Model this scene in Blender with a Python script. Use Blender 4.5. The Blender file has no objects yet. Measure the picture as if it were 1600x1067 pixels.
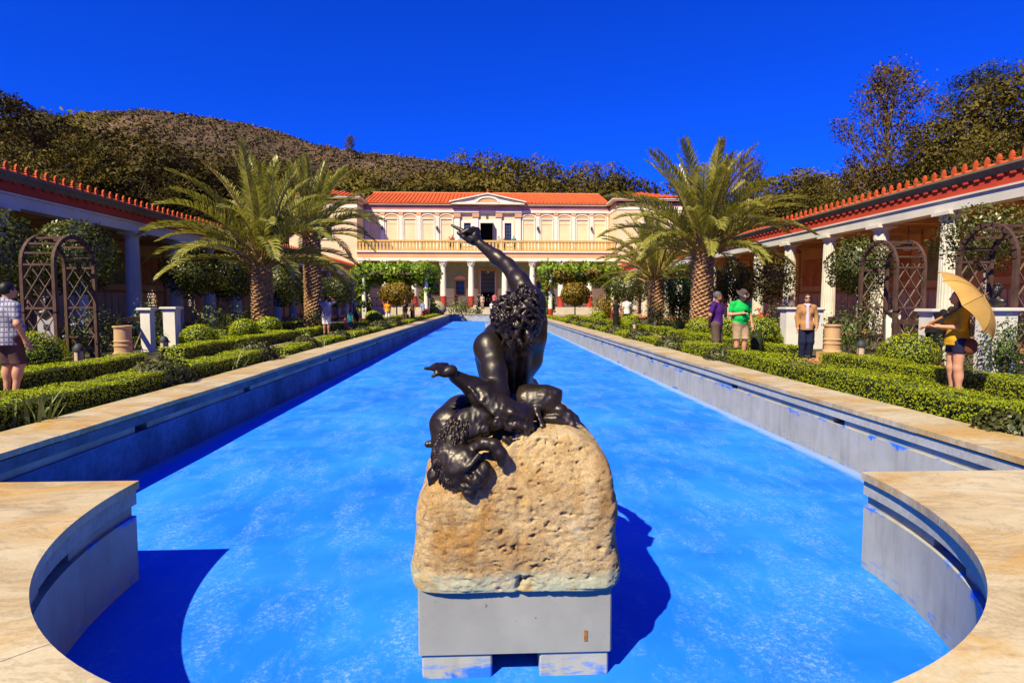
import bpy, math, random
import numpy as np
from mathutils import Vector, Matrix, noise as mnoise

# ------------------------------------------------------------------ camera, sky, sun, exposure
sc = bpy.context.scene
col = sc.collection
FOCAL = 930.0 / 1600.0 * 36.0          # mm on a 36 mm sensor
CAM = Vector((0.0, 0.0, 1.42))
YAW = math.atan(39.0 / 930.0)          # the pool axis sits a little left of the picture centre
PITCH = math.atan(60.0 / math.hypot(930.0, 39.0))
cd = bpy.data.cameras.new('camera'); cam = bpy.data.objects.new('camera', cd); col.objects.link(cam)
cd.lens = FOCAL; cd.sensor_width = 36.0; cd.clip_start = 0.05; cd.clip_end = 4000
cam.location = CAM
cam.rotation_euler = (math.pi / 2 - PITCH, 0, -YAW)
sc.camera = cam

SUN_TRAVEL = Vector((0.36, 0.476, -0.66)).normalized()
SUN_ELEV = math.asin(-SUN_TRAVEL.z)
SUN_ROT = math.atan2(-SUN_TRAVEL.x, -SUN_TRAVEL.y)
w = bpy.data.worlds.new('World'); sc.world = w; w.use_nodes = True
nt = w.node_tree; bg = nt.nodes['Background']
sky = nt.nodes.new('ShaderNodeTexSky'); sky.sky_type = 'NISHITA'; sky.sun_disc = False
sky.sun_elevation = SUN_ELEV; sky.sun_rotation = SUN_ROT % (2 * math.pi)
sky.air_density = 1.0; sky.dust_density = 0.0; sky.ozone_density = 3.0; sky.altitude = 0.0
tint = nt.nodes.new('ShaderNodeMix'); tint.data_type = 'RGBA'; tint.blend_type = 'MULTIPLY'
tint.inputs['Factor'].default_value = 1.0; tint.inputs[7].default_value = (0.02, 0.24, 1.42, 1)
nt.links.new(sky.outputs[0], tint.inputs[6]); nt.links.new(tint.outputs[2], bg.inputs[0])
bg.inputs[1].default_value = 0.080
sl = bpy.data.lights.new('sun', 'SUN'); sl.energy = 5.0; sl.angle = math.radians(0.5); sl.color = (1.0, 0.91, 0.60)
so = bpy.data.objects.new('sun', sl); col.objects.link(so)
so.rotation_euler = SUN_TRAVEL.to_track_quat('-Z', 'Y').to_euler(); so.location = (-30, -40, 60)
vs = sc.view_settings
vs.view_transform = 'Standard'; vs.look = 'None'; vs.exposure = 0.75; vs.gamma = 1.0; vs.use_curve_mapping = False
sc.render.engine = 'CYCLES'
sc.cycles.use_denoising = True
sc.cycles.max_bounces = 6; sc.cycles.transparent_max_bounces = 4; sc.cycles.diffuse_bounces = 3; sc.cycles.glossy_bounces = 3
sc.cycles.caustics_reflective = False; sc.cycles.caustics_refractive = False

# ------------------------------------------------------------------ helpers
R = random.Random(7)
NP = np.random.default_rng(7)
AX = 0.12                                # the axis of pool, garden and villa
CAMR = cam.rotation_euler.to_matrix()
def ray(px, py):
    """direction from the viewpoint through a point of the 1600 x 1067 photograph"""
    return CAMR @ Vector(((px - 800) / 930.0, -(py - 533.5) / 930.0, -1.0))
def atY(px, py, Y):
    d = ray(px, py); return CAM + d * (Y / d.y)
def atZ(px, py, z):
    d = ray(px, py); return CAM + d * ((z - CAM.z) / d.z)

def mk_mesh(name, V, F, smooth=False):
    me = bpy.data.meshes.new(name)
    me.from_pydata([tuple(v) for v in V], [], [tuple(f) for f in F])
    if smooth: me.polygons.foreach_set('use_smooth', [True] * len(me.polygons))
    me.update(); return me
def fast_mesh(name, V, Q, smooth=False):
    """vertices (n,3), quads (m,4) as numpy arrays"""
    me = bpy.data.meshes.new(name)
    V = np.asarray(V, dtype=np.float32); Q = np.asarray(Q, dtype=np.int32)
    k = Q.shape[1]
    me.vertices.add(len(V)); me.vertices.foreach_set('co', V.ravel())
    me.loops.add(Q.size); me.loops.foreach_set('vertex_index', Q.ravel())
    me.polygons.add(len(Q)); me.polygons.foreach_set('loop_start', np.arange(0, Q.size, k, dtype=np.int32))
    me.polygons.foreach_set('loop_total', np.full(len(Q), k, dtype=np.int32))
    if smooth: me.polygons.foreach_set('use_smooth', np.ones(len(Q), dtype=bool))
    me.update(calc_edges=True); me.validate(); return me
def link(name, me, mat=None, parent=None, loc=None, rz=0.0, scale=None):
    o = bpy.data.objects.new(name, me); col.objects.link(o)
    if mat is not None and me is not None and len(me.materials) == 0: me.materials.append(mat)
    if parent is not None: o.parent = parent
    if loc is not None: o.location = loc
    if rz: o.rotation_euler = (0, 0, rz)
    if scale is not None: o.scale = scale if hasattr(scale, '__len__') else (scale,) * 3
    return o
def tag(o, label, cat, group=None, kind=None):
    o['label'] = label; o['category'] = cat
    if group: o['group'] = group
    if kind: o['kind'] = kind
    return o
def thing(name, label, cat, loc=(0, 0, 0), rz=0.0, group=None):
    o = link(name, None, None, None, loc, rz); o.empty_display_size = 0.2
    return tag(o, label, cat, group)
def struct(name, me, mat, parent=None, kind='structure'):
    o = link(name, me, mat, parent)
    if parent is None: o['kind'] = kind
    return o
def copy_tree(o, parent=None):
    c = o.copy(); col.objects.link(c); c.parent = parent
    for ch in list(o.children): copy_tree(ch, c)
    return c

class MB:
    """collects simple solids and links them as one mesh"""
    def __init__(s): s.V = []; s.F = []
    def add(s, V, F):
        n = len(s.V); s.V += [tuple(v) for v in V]; s.F += [tuple(i + n for i in f) for f in F]; return s
    def box(s, x0, x1, y0, y1, z0, z1):
        V = [(x, y, z) for z in (z0, z1) for y in (y0, y1) for x in (x0, x1)]
        return s.add(V, [(0, 2, 3, 1), (4, 5, 7, 6), (0, 1, 5, 4), (2, 6, 7, 3), (0, 4, 6, 2), (1, 3, 7, 5)])
    def cbox(s, c, d, M=None):
        x, y, z = (q / 2 for q in d)
        V = [Vector((i * x, j * y, k * z)) for k in (-1, 1) for j in (-1, 1) for i in (-1, 1)]
        V = [(M @ v if M else v) + Vector(c) for v in V]
        return s.add(V, [(0, 2, 3, 1), (4, 5, 7, 6), (0, 1, 5, 4), (2, 6, 7, 3), (0, 4, 6, 2), (1, 3, 7, 5)])
    def bar(s, a, b, w, h=None):
        a = Vector(a); b = Vector(b); d = b - a; L = d.length
        M = d.to_track_quat('Z', 'Y').to_matrix(); return s.cbox((a + b) / 2, (w, h or w, L), M)
    def prism(s, poly, axis, a0, a1):
        """poly in the two other axes (kept in order), extruded along axis"""
        def mkv(p, q):
            if axis == 'x': return (q, p[0], p[1])
            if axis == 'y': return (p[0], q, p[1])
            return (p[0], p[1], q)
        n = len(poly); V = [mkv(p, a0) for p in poly] + [mkv(p, a1) for p in poly]
        F = [tuple(range(n))[::-1], tuple(range(n, 2 * n))] + [(i, (i + 1) % n, n + (i + 1) % n, n + i) for i in range(n)]
        return s.add(V, F)
    def lathe(s, prof, seg=24, c=(0, 0, 0), cap=True):
        V = []; F = []; m = len(prof)
        for r, z in prof:
            for i in range(seg):
                t = 2 * math.pi * i / seg; V.append((c[0] + r * math.cos(t), c[1] + r * math.sin(t), c[2] + z))
        for j in range(m - 1):
            for i in range(seg):
                k = (i + 1) % seg; F.append((j * seg + i, j * seg + k, (j + 1) * seg + k, (j + 1) * seg + i))
        if cap: F += [tuple(range(seg))[::-1], tuple(range((m - 1) * seg, m * seg))]
        return s.add(V, F)
    def tube(s, pts, rad, seg=8, cap=True):
        pts = [Vector(p) for p in pts]; n = len(pts)
        rad = rad if hasattr(rad, '__len__') else [rad] * n
        V = []; F = []; up = Vector((0.13, 0.27, 0.95))
        for i, p in enumerate(pts):
            t = (pts[min(i + 1, n - 1)] - pts[max(i - 1, 0)])
            t = t.normalized() if t.length > 1e-9 else Vector((0, 0, 1))
            u = up - t * up.dot(t)
            if u.length < 1e-3: u = Vector((1, 0, 0)) - t * t.x
            u.normalize(); up = u; v = t.cross(u)
            for k in range(seg):
                a = 2 * math.pi * k / seg; V.append(p + (u * math.cos(a) + v * math.sin(a)) * rad[i])
        for i in range(n - 1):
            for k in range(seg):
                q = (k + 1) % seg; F.append((i * seg + k, i * seg + q, (i + 1) * seg + q, (i + 1) * seg + k))
        if cap: F += [tuple(range(seg))[::-1], tuple(range((n - 1) * seg, n * seg))]
        return s.add(V, F)
    def ball(s, c, r, seg=10, rings=7, M=None):
        r = r if hasattr(r, '__len__') else (r, r, r); c = Vector(c)
        V = []; F = []
        for j in range(rings + 1):
            t = math.pi * j / rings
            for i in range(seg):
                a = 2 * math.pi * i / seg
                v = Vector((r[0] * math.sin(t) * math.cos(a), r[1] * math.sin(t) * math.sin(a), r[2] * math.cos(t)))
                V.append((M @ v if M else v) + c)
        for j in range(rings):
            for i in range(seg):
                k = (i + 1) % seg; F.append((j * seg + i, (j + 1) * seg + i, (j + 1) * seg + k, j * seg + k))
        return s.add(V, F)
    def mesh(s, name, smooth=False): return mk_mesh(name, s.V, s.F, smooth)
    def obj(s, name, mat, parent=None, smooth=False, loc=None, rz=0.0):
        return link(name, s.mesh(name, smooth), mat, parent, loc, rz)
def autosmooth(me, deg=35):
    me.polygons.foreach_set('use_smooth', [True] * len(me.polygons))
    try: me.set_sharp_from_angle(angle=math.radians(deg))
    except Exception: pass
    return me

# ------------------------------------------------------------------ materials
MATS = {}
def node_mat(name):
    m = bpy.data.materials.new(name); m.use_nodes = True; MATS[name] = m
    n = m.node_tree; return m, n, n.nodes['Principled BSDF'], n.links
def ramp(n, stops, interp='LINEAR'):
    r = n.nodes.new('ShaderNodeValToRGB'); e = r.color_ramp; e.interpolation = interp
    while len(e.elements) < len(stops): e.elements.new(0.5)
    for el, (p, c) in zip(e.elements, stops):
        el.position = p; el.color = (*c, 1) if len(c) == 3 else c
    return r
def tex(n, coord='pos', scale=1.0, detail=6.0, rough=0.55, dist=0.0, stretch=None, kind='noise'):
    L = n.links
    if coord == 'pos': src = n.nodes.new('ShaderNodeNewGeometry').outputs['Position']
    else: src = n.nodes.new('ShaderNodeTexCoord').outputs['Object']
    if stretch:
        mp = n.nodes.new('ShaderNodeMapping'); mp.inputs['Scale'].default_value = stretch[:3]
        if len(stretch) > 3: mp.inputs['Rotation'].default_value = (0, 0, stretch[3])
        L.new(src, mp.inputs[0]); src = mp.outputs[0]
    if kind == 'noise':
        t = n.nodes.new('ShaderNodeTexNoise'); t.inputs['Detail'].default_value = detail
        t.inputs['Roughness'].default_value = rough; t.inputs['Distortion'].default_value = dist
    else: t = n.nodes.new('ShaderNodeTexVoronoi')
    t.inputs['Scale'].default_value = scale; L.new(src, t.inputs['Vector'])
    return t.outputs[0]
def mix(n, fac, a, b, mode='MIX'):
    x = n.nodes.new('ShaderNodeMix'); x.data_type = 'RGBA'; x.blend_type = mode
    for s, v in ((x.inputs['Factor'], fac), (x.inputs[6], a), (x.inputs[7], b)):
        if isinstance(v, (int, float)): s.default_value = v
        elif isinstance(v, tuple): s.default_value = (*v, 1) if len(v) == 3 else v
        else: n.links.new(v, s)
    return x.outputs[2]
def bump(n, bs, h, strength=0.3, dist=0.02):
    b = n.nodes.new('ShaderNodeBump'); b.inputs['Strength'].default_value = strength; b.inputs['Distance'].default_value = dist
    n.links.new(h, b.inputs['Height']); n.links.new(b.outputs[0], bs.inputs['Normal'])
def plain(name, c, rough=0.7, var=0.18, scale=3.0, bmp=0.0, bscale=40.0, metal=0.0, coord='pos', spec=0.3, fine=0.0, dark=None):
    """a painted, woven or mineral surface: base colour with uneven wear"""
    if name in MATS: return MATS[name]
    m, n, bs, L = node_mat(name)
    a = tuple(min(1, q * (1 + var)) for q in c); b = dark or tuple(q * (1 - var * 1.3) for q in c)
    t = tex(n, coord, scale, 7.0, 0.62)
    r = ramp(n, [(0.30, b), (0.68, a)]); L.new(t, r.inputs[0]); out = r.outputs[0]
    if fine:
        t2 = tex(n, coord, scale * 14, 4.0, 0.7)
        r2 = ramp(n, [(0.35, (1 - fine,) * 3), (0.6, (1, 1, 1))]); L.new(t2, r2.inputs[0])
        out = mix(n, 1.0, out, r2.outputs[0], 'MULTIPLY')
    L.new(out, bs.inputs['Base Color'])
    bs.inputs['Roughness'].default_value = rough; bs.inputs['Metallic'].default_value = metal
    bs.inputs['Specular IOR Level'].default_value = spec
    if bmp: bump(n, bs, tex(n, coord, bscale, 5.0, 0.6), bmp, 0.01)
    return m
def leafmat(name, dark, mid, light, trans=0.25, rough=0.5, clump=0.8, spec=0.35):
    """leaves: every leaf its own tint, larger patches of lighter and darker growth"""
    if name in MATS: return MATS[name]
    m, n, bs, L = node_mat(name)
    g = n.nodes.new('ShaderNodeNewGeometry')
    t = tex(n, 'pos', clump, 3.0, 0.5)
    a = n.nodes.new('ShaderNodeMath'); a.operation = 'MULTIPLY_ADD'; a.inputs[1].default_value = 0.6
    L.new(g.outputs['Random Per Island'], a.inputs[0])
    b = n.nodes.new('ShaderNodeMath'); b.operation = 'MULTIPLY'; b.inputs[1].default_value = 0.55; L.new(t, b.inputs[0])
    L.new(b.outputs[0], a.inputs[2])
    r = ramp(n, [(0.15, dark), (0.5, mid), (0.85, light)]); L.new(a.outputs[0], r.inputs[0])
    L.new(r.outputs[0], bs.inputs['Base Color'])
    bs.inputs['Roughness'].default_value = rough; bs.inputs['Specular IOR Level'].default_value = spec
    if trans:
        tr = n.nodes.new('ShaderNodeBsdfTranslucent'); L.new(mix(n, 1.0, r.outputs[0], (1.0, 1.0, 0.55), 'MULTIPLY'), tr.inputs[0])
        ms = n.nodes.new('ShaderNodeMixShader'); ms.inputs[0].default_value = trans
        L.new(bs.outputs[0], ms.inputs[1]); L.new(tr.outputs[0], ms.inputs[2])
        L.new(ms.outputs[0], n.nodes['Material Output'].inputs[0])
    return m

# ------------------------------------------------------------------ leaves by the thousand, as plain geometry
def leaf_data(P, N, size, aspect=0.55, spread=0.9, rng=NP, fold=0.18, soft=0.62):
    """one small folded leaf at each point P, facing roughly along N; shading normals lean towards N so that a mass of leaves shades as a mass"""
    n = len(P); P = np.asarray(P, float); N = np.asarray(N, float); N = N / (np.linalg.norm(N, axis=1)[:, None] + 1e-9)
    Nn = N + rng.normal(0, spread, (n, 3)); Nn /= np.linalg.norm(Nn, axis=1)[:, None] + 1e-9
    Nn *= np.where((Nn * N).sum(1) < 0, -1, 1)[:, None]
    t = rng.normal(0, 1, (n, 3)); t -= (t * Nn).sum(1)[:, None] * Nn; t /= np.linalg.norm(t, axis=1)[:, None] + 1e-9
    u = np.cross(Nn, t); s = (size * rng.uniform(0.6, 1.35, n))[:, None]
    V = np.empty((n, 4, 3))
    V[:, 0] = P - t * s * 0.5; V[:, 2] = P + t * s * 0.5
    V[:, 3] = P + u * s * aspect * 0.5 + Nn * s * fold; V[:, 1] = P - u * s * aspect * 0.5 + Nn * s * fold
    M = N * soft + Nn * (1 - soft); M /= np.linalg.norm(M, axis=1)[:, None] + 1e-9
    return V.reshape(-1, 3), np.repeat(M, 4, axis=0)
def quads_with_normals(name, V, M):
    me = fast_mesh(name, V, np.arange(len(V)).reshape(-1, 4), True)
    a = me.attributes.new('custom_normal', 'FLOAT_VECTOR', 'POINT'); a.data.foreach_set('vector', np.asarray(M, np.float32).ravel()); me.update()
    return me
def leaf_mesh(name, P, N, size, aspect=0.55, spread=0.9, rng=NP, fold=0.18, soft=0.62):
    return quads_with_normals(name, *leaf_data(P, N, size, aspect, spread, rng, fold, soft))
def rand_dirs(n, rng=NP):
    d = rng.normal(0, 1, (n, 3)); return d / np.linalg.norm(d, axis=1)[:, None]
def lumpy(d, amp=0.18, f=2.2, seed=0.0):
    return np.array([1 + amp * (mnoise.noise(Vector((q[0] * f + seed, q[1] * f, q[2] * f))) +
                                0.5 * mnoise.noise(Vector((q[0] * f * 2.3 + seed, q[1] * f * 2.3, q[2] * f * 2.3)))) for q in d])
def crown_points(n, c, r, amp=0.2, f=2.2, shell=0.45, seed=0.0, rng=NP):
    """points near the uneven surface of a crown with semi-axes r"""
    d = rand_dirs(n, rng); k = lumpy(d, amp, f, seed)
    rad = (1 - shell * rng.random(n) ** 1.6) * k
    return np.asarray(c) + d * rad[:, None] * np.asarray(r), d

# ------------------------------------------------------------------ smooth solids from blended capsules and ellipsoids
class Solid:
    """a smoothly blended solid; mesh() turns it into one closed surface"""
    def __init__(s, vox=0.012, k=0.03): s.vox = vox; s.k = k; s.P = []
    def cap(s, a, b, ra, rb=None, k=None, sub=False):
        s.P.append(('c', np.array(a, float), np.array(b, float), ra, ra if rb is None else rb, s.k if k is None else k, sub)); return s
    def chain(s, pts, rads, k=None):
        for i in range(len(pts) - 1): s.cap(pts[i], pts[i + 1], rads[i], rads[i + 1], k)
        return s
    def ell(s, c, r, rot=None, k=None, sub=False):
        r = np.array(r if hasattr(r, '__len__') else (r, r, r), float)
        M = np.array(rot, float) if rot is not None else np.eye(3)
        s.P.append(('e', np.array(c, float), r, M, None, s.k if k is None else k, sub)); return s
    def bounds(s):
        lo = np.full(3, 1e9); hi = -lo
        for p in s.P:
            if p[6]: continue
            if p[0] == 'c':
                m = max(p[3], p[4]); a = np.minimum(p[1], p[2]) - m; b = np.maximum(p[1], p[2]) + m
            else: m = p[2].max(); a = p[1] - m; b = p[1] + m
            lo = np.minimum(lo, a); hi = np.maximum(hi, b)
        return lo - 0.04, hi + 0.04
    def field(s, grow=0.0, lo=None, hi=None):
        l, h = s.bounds(); lo = l - grow if lo is None else lo; hi = h + grow if hi is None else hi
        v = s.vox; n = np.ceil((hi - lo) / v).astype(int) + 1
        D = np.full(n, 0.5, np.float32)
        ax = [(lo[i] + v * np.arange(n[i])).astype(np.float32) for i in range(3)]
        for p in s.P:
            k = p[5]
            if p[0] == 'c':
                m = max(p[3], p[4]) + grow + k + 3 * v; a = np.minimum(p[1], p[2]) - m; b = np.maximum(p[1], p[2]) + m
            else: m = p[2].max() + grow + k + 3 * v; a = p[1] - m; b = p[1] + m
            i0 = np.maximum(((a - lo) / v).astype(int), 0); i1 = np.minimum(((b - lo) / v).astype(int) + 2, n)
            if (i1 <= i0).any(): continue
            X = ax[0][i0[0]:i1[0], None, None]; Y = ax[1][None, i0[1]:i1[1], None]; Z = ax[2][None, None, i0[2]:i1[2]]
            if p[0] == 'c':
                A, B, ra, rb = p[1:5]; d = B - A; L2 = max(float(d @ d), 1e-9)
                t = np.clip(((X - A[0]) * d[0] + (Y - A[1]) * d[1] + (Z - A[2]) * d[2]) / L2, 0, 1)
                dist = np.sqrt((X - A[0] - t * d[0]) ** 2 + (Y - A[1] - t * d[1]) ** 2 + (Z - A[2] - t * d[2]) ** 2) - (ra + (rb - ra) * t)
            else:
                c, r, M = p[1:4]; x = X - c[0]; y = Y - c[1]; z = Z - c[2]
                q = [(M[0, i] * x + M[1, i] * y + M[2, i] * z) / r[i] for i in range(3)]
                k0 = np.sqrt(q[0] ** 2 + q[1] ** 2 + q[2] ** 2)
                k1 = np.sqrt((q[0] / r[0]) ** 2 + (q[1] / r[1]) ** 2 + (q[2] / r[2]) ** 2) + 1e-9
                dist = np.where(k0 < 1e-4, -r.min(), k0 * (k0 - 1) / k1)
            S = (slice(i0[0], i1[0]), slice(i0[1], i1[1]), slice(i0[2], i1[2])); cur = D[S]
            dist = dist - grow
            if p[6]: dist = -dist; h2 = np.clip(0.5 - 0.5 * (dist - cur) / k, 0, 1) if k > 0 else (dist < cur) * 1.0
            if p[6]: D[S] = np.maximum(cur, dist) if k <= 0 else cur * h2 + dist * (1 - h2) + k * h2 * (1 - h2)
            elif k <= 0: D[S] = np.minimum(cur, dist)
            else:
                h = np.clip(0.5 + 0.5 * (dist - cur) / k, 0, 1); D[S] = dist + (cur - dist) * h - k * h * (1 - h)
        return D, lo, ax
    def mesh(s, name, grow=0.0, cut=None, disp=None):
        D, lo, ax = s.field(grow)
        if cut is not None:
            X = ax[0][:, None, None]; Y = ax[1][None, :, None]; Z = ax[2][None, None, :]
            for q in cut(X, Y, Z): D = np.maximum(D, q.astype(np.float32))
        V, Q = surface_nets(D, lo, s.vox)
        if disp is not None: V = disp(V)
        return fast_mesh(name, V, Q, True)
def surface_nets(D, lo, v):
    S = D < 0; n = np.array(D.shape)
    c = S[:-1, :-1, :-1].astype(np.int8)
    for i in (0, 1):
        for j in (0, 1):
            for k in (0, 1):
                if i or j or k: c = c + S[i:n[0] - 1 + i, j:n[1] - 1 + j, k:n[2] - 1 + k]
    act = np.argwhere((c > 0) & (c < 8)); idx = np.full(n - 1, -1, np.int64)
    idx[tuple(act.T)] = np.arange(len(act))
    acc = np.zeros((len(act), 3)); cnt = np.zeros(len(act))
    corners = [(i, j, k) for i in (0, 1) for j in (0, 1) for k in (0, 1)]
    vals = {q: D[act[:, 0] + q[0], act[:, 1] + q[1], act[:, 2] + q[2]] for q in corners}
    for a in corners:
        for ax_ in range(3):
            if a[ax_]: continue
            b = tuple(a[i] + (i == ax_) for i in range(3)); va, vb = vals[a], vals[b]
            m = (va < 0) != (vb < 0); t = np.where(m, va / np.where(m, va - vb, 1), 0)
            pt = np.tile(np.array(a, float), (len(act), 1)); pt[:, ax_] += t
            acc[m] += pt[m]; cnt[m] += 1
    V = lo + (act + acc / np.maximum(cnt, 1)[:, None]) * v
    Qs = []
    for ax_ in range(3):
        sl0 = [slice(None)] * 3; sl1 = [slice(None)] * 3; sl0[ax_] = slice(0, n[ax_] - 1); sl1[ax_] = slice(1, n[ax_])
        e = S[tuple(sl0)] != S[tuple(sl1)]; E = np.argwhere(e)
        o1, o2 = [i for i in range(3) if i != ax_]
        E = E[(E[:, o1] > 0) & (E[:, o2] > 0) & (E[:, o1] < n[o1] - 1) & (E[:, o2] < n[o2] - 1)]
        ins = S[E[:, 0], E[:, 1], E[:, 2]]
        def cell(d1, d2):
            q = E.copy(); q[:, o1] -= d1; q[:, o2] -= d2; return idx[q[:, 0], q[:, 1], q[:, 2]]
        q = np.stack([cell(1, 1), cell(0, 1), cell(0, 0), cell(1, 0)], 1)
        flip = ins if ax_ != 1 else ~ins
        q[~flip] = q[~flip][:, ::-1]
        Qs.append(q)
    Q = np.vstack(Qs); Q = Q[(Q >= 0).all(1)]
    return V, Q
# ------------------------------------------------------------------ surface materials of the setting
ZC, ZF = 0.30, -0.345                     # coping top, pool floor
HW, HWO = 3.74, 4.36                      # half widths: coping inner edge, outer edge
Y0, Y1 = 3.80, 60.0                      # near and far end of the pool
RA, CA = 2.388, Vector((0.142, 3.80))      # apse

def marble_mat():
    m, n, bs, L = node_mat('marble')
    t1 = tex(n, 'pos', 1.6, 8.0, 0.6, 0.5, (1.0, 1.7, 1.0, 0.35))
    r1 = ramp(n, [(0.28, (0.36, 0.25, 0.12)), (0.47, (0.50, 0.40, 0.235)), (0.62, (0.57, 0.48, 0.31)), (0.80, (0.43, 0.35, 0.22))]); L.new(t1, r1.inputs[0])
    t2 = tex(n, 'pos', 0.9, 8.0, 0.68, 0.7, (1.0, 1.8, 1.0, -0.25))
    r2 = ramp(n, [(0.47, (0, 0, 0)), (0.62, (0.9, 0.9, 0.9))]); L.new(t2, r2.inputs[0])
    c = mix(n, r2.outputs[0], r1.outputs[0], (0.50, 0.30, 0.08))
    t3 = tex(n, 'pos', 1.5, 9.0, 0.72, 1.2, (1.0, 2.2, 1.0, 0.3))
    r3 = ramp(n, [(0.455, (1, 1, 1)), (0.487, (0.52, 0.48, 0.46)), (0.52, (1, 1, 1))]); L.new(t3, r3.inputs[0])
    c = mix(n, 0.5, c, r3.outputs[0], 'MULTIPLY')
    t4 = tex(n, 'pos', 60.0, 4.0, 0.7); r4 = ramp(n, [(0.35, (0.88, 0.86, 0.83)), (0.6, (1, 1, 1))]); L.new(t4, r4.inputs[0])
    c = mix(n, 1.0, c, r4.outputs[0], 'MULTIPLY')
    L.new(c, bs.inputs['Base Color']); bs.inputs['Roughness'].default_value = 0.45; bs.inputs['Specular IOR Level'].default_value = 0.3
    bump(n, bs, t4, 0.08, 0.004); return m
def pool_floor_mat():
    m, n, bs, L = node_mat('pool_paint')
    t1 = tex(n, 'pos', 0.6, 5.0, 0.6, 0.2)
    r1 = ramp(n, [(0.30, (0.005, 0.125, 0.68)), (0.50, (0.010, 0.168, 0.78)), (0.70, (0.024, 0.225, 0.82))]); L.new(t1, r1.inputs[0])
    # chalky wear: fine speckle gathered in brushed diagonal drifts
    t2 = tex(n, 'pos', 3.2, 9.0, 0.72, 0.25, (1.0, 0.5, 1.0, 0.62))
    r2 = ramp(n, [(0.46, (0, 0, 0)), (0.68, (0.95, 0.95, 0.95))]); L.new(t2, r2.inputs[0])
    t3 = tex(n, 'pos', 42.0, 8.0, 0.82); r3 = ramp(n, [(0.50, (0, 0, 0)), (0.58, (0.85, 0.85, 0.85))]); L.new(t3, r3.inputs[0])
    f = mix(n, 1.0, r2.outputs[0], r3.outputs[0], 'MULTIPLY')
    c = mix(n, f, r1.outputs[0], (0.25, 0.39, 0.70))
    t2c = tex(n, 'pos', 0.8, 6.0, 0.6, 0.1, (0.35, 2.2, 1.0, 0.02)); r2c = ramp(n, [(0.48, (0, 0, 0)), (0.75, (0.32, 0.32, 0.32))]); L.new(t2c, r2c.inputs[0]); c = mix(n, r2c.outputs[0], c, (0.05, 0.27, 0.78))
    r2b = ramp(n, [(0.45, (0, 0, 0)), (0.80, (0.25, 0.25, 0.25))]); L.new(t2, r2b.inputs[0])
    c = mix(n, r2b.outputs[0], c, (0.10, 0.32, 0.82))
    # dried brownish puddle streaks running across
    t4 = tex(n, 'pos', 0.42, 5.0, 0.6, 0.3, (0.5, 3.0, 1.0, 0.05))
    r4 = ramp(n, [(0.68, (0, 0, 0)), (0.73, (0.7, 0.7, 0.7))]); L.new(t4, r4.inputs[0])
    f4 = mix(n, 1.0, r4.outputs[0], r3.outputs[0], 'MULTIPLY')
    c = mix(n, f4, c, (0.22, 0.20, 0.13))
    # pale lime along the foot of the long walls
    g = n.nodes.new('ShaderNodeNewGeometry'); sx = n.nodes.new('ShaderNodeSeparateXYZ'); L.new(g.outputs['Position'], sx.inputs[0])
    a1 = n.nodes.new('ShaderNodeMath'); a1.operation = 'SUBTRACT'; a1.inputs[1].default_value = AX; L.new(sx.outputs[0], a1.inputs[0])
    a2 = n.nodes.new('ShaderNodeMath'); a2.operation = 'ABSOLUTE'; L.new(a1.outputs[0], a2.inputs[0])
    mr = n.nodes.new('ShaderNodeMapRange'); mr.inputs[1].default_value = HW - 0.28; mr.inputs[2].default_value = HW; L.new(a2.outputs[0], mr.inputs[0])
    ad = n.nodes.new('ShaderNodeMath'); ad.operation = 'MULTIPLY_ADD'; ad.inputs[1].default_value = 0.6; L.new(t2, ad.inputs[0]); L.new(mr.outputs[0], ad.inputs[2])
    r5 = ramp(n, [(0.70, (0, 0, 0)), (1.15, (0.45, 0.45, 0.45))]); L.new(ad.outputs[0], r5.inputs[0])
    c = mix(n, r5.outputs[0], c, (0.40, 0.44, 0.36))
    L.new(c, bs.inputs['Base Color']); bs.inputs['Roughness'].default_value = 0.7; bs.inputs['Specular IOR Level'].default_value = 0.15
    bump(n, bs, t3, 0.10, 0.003); return m
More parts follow.
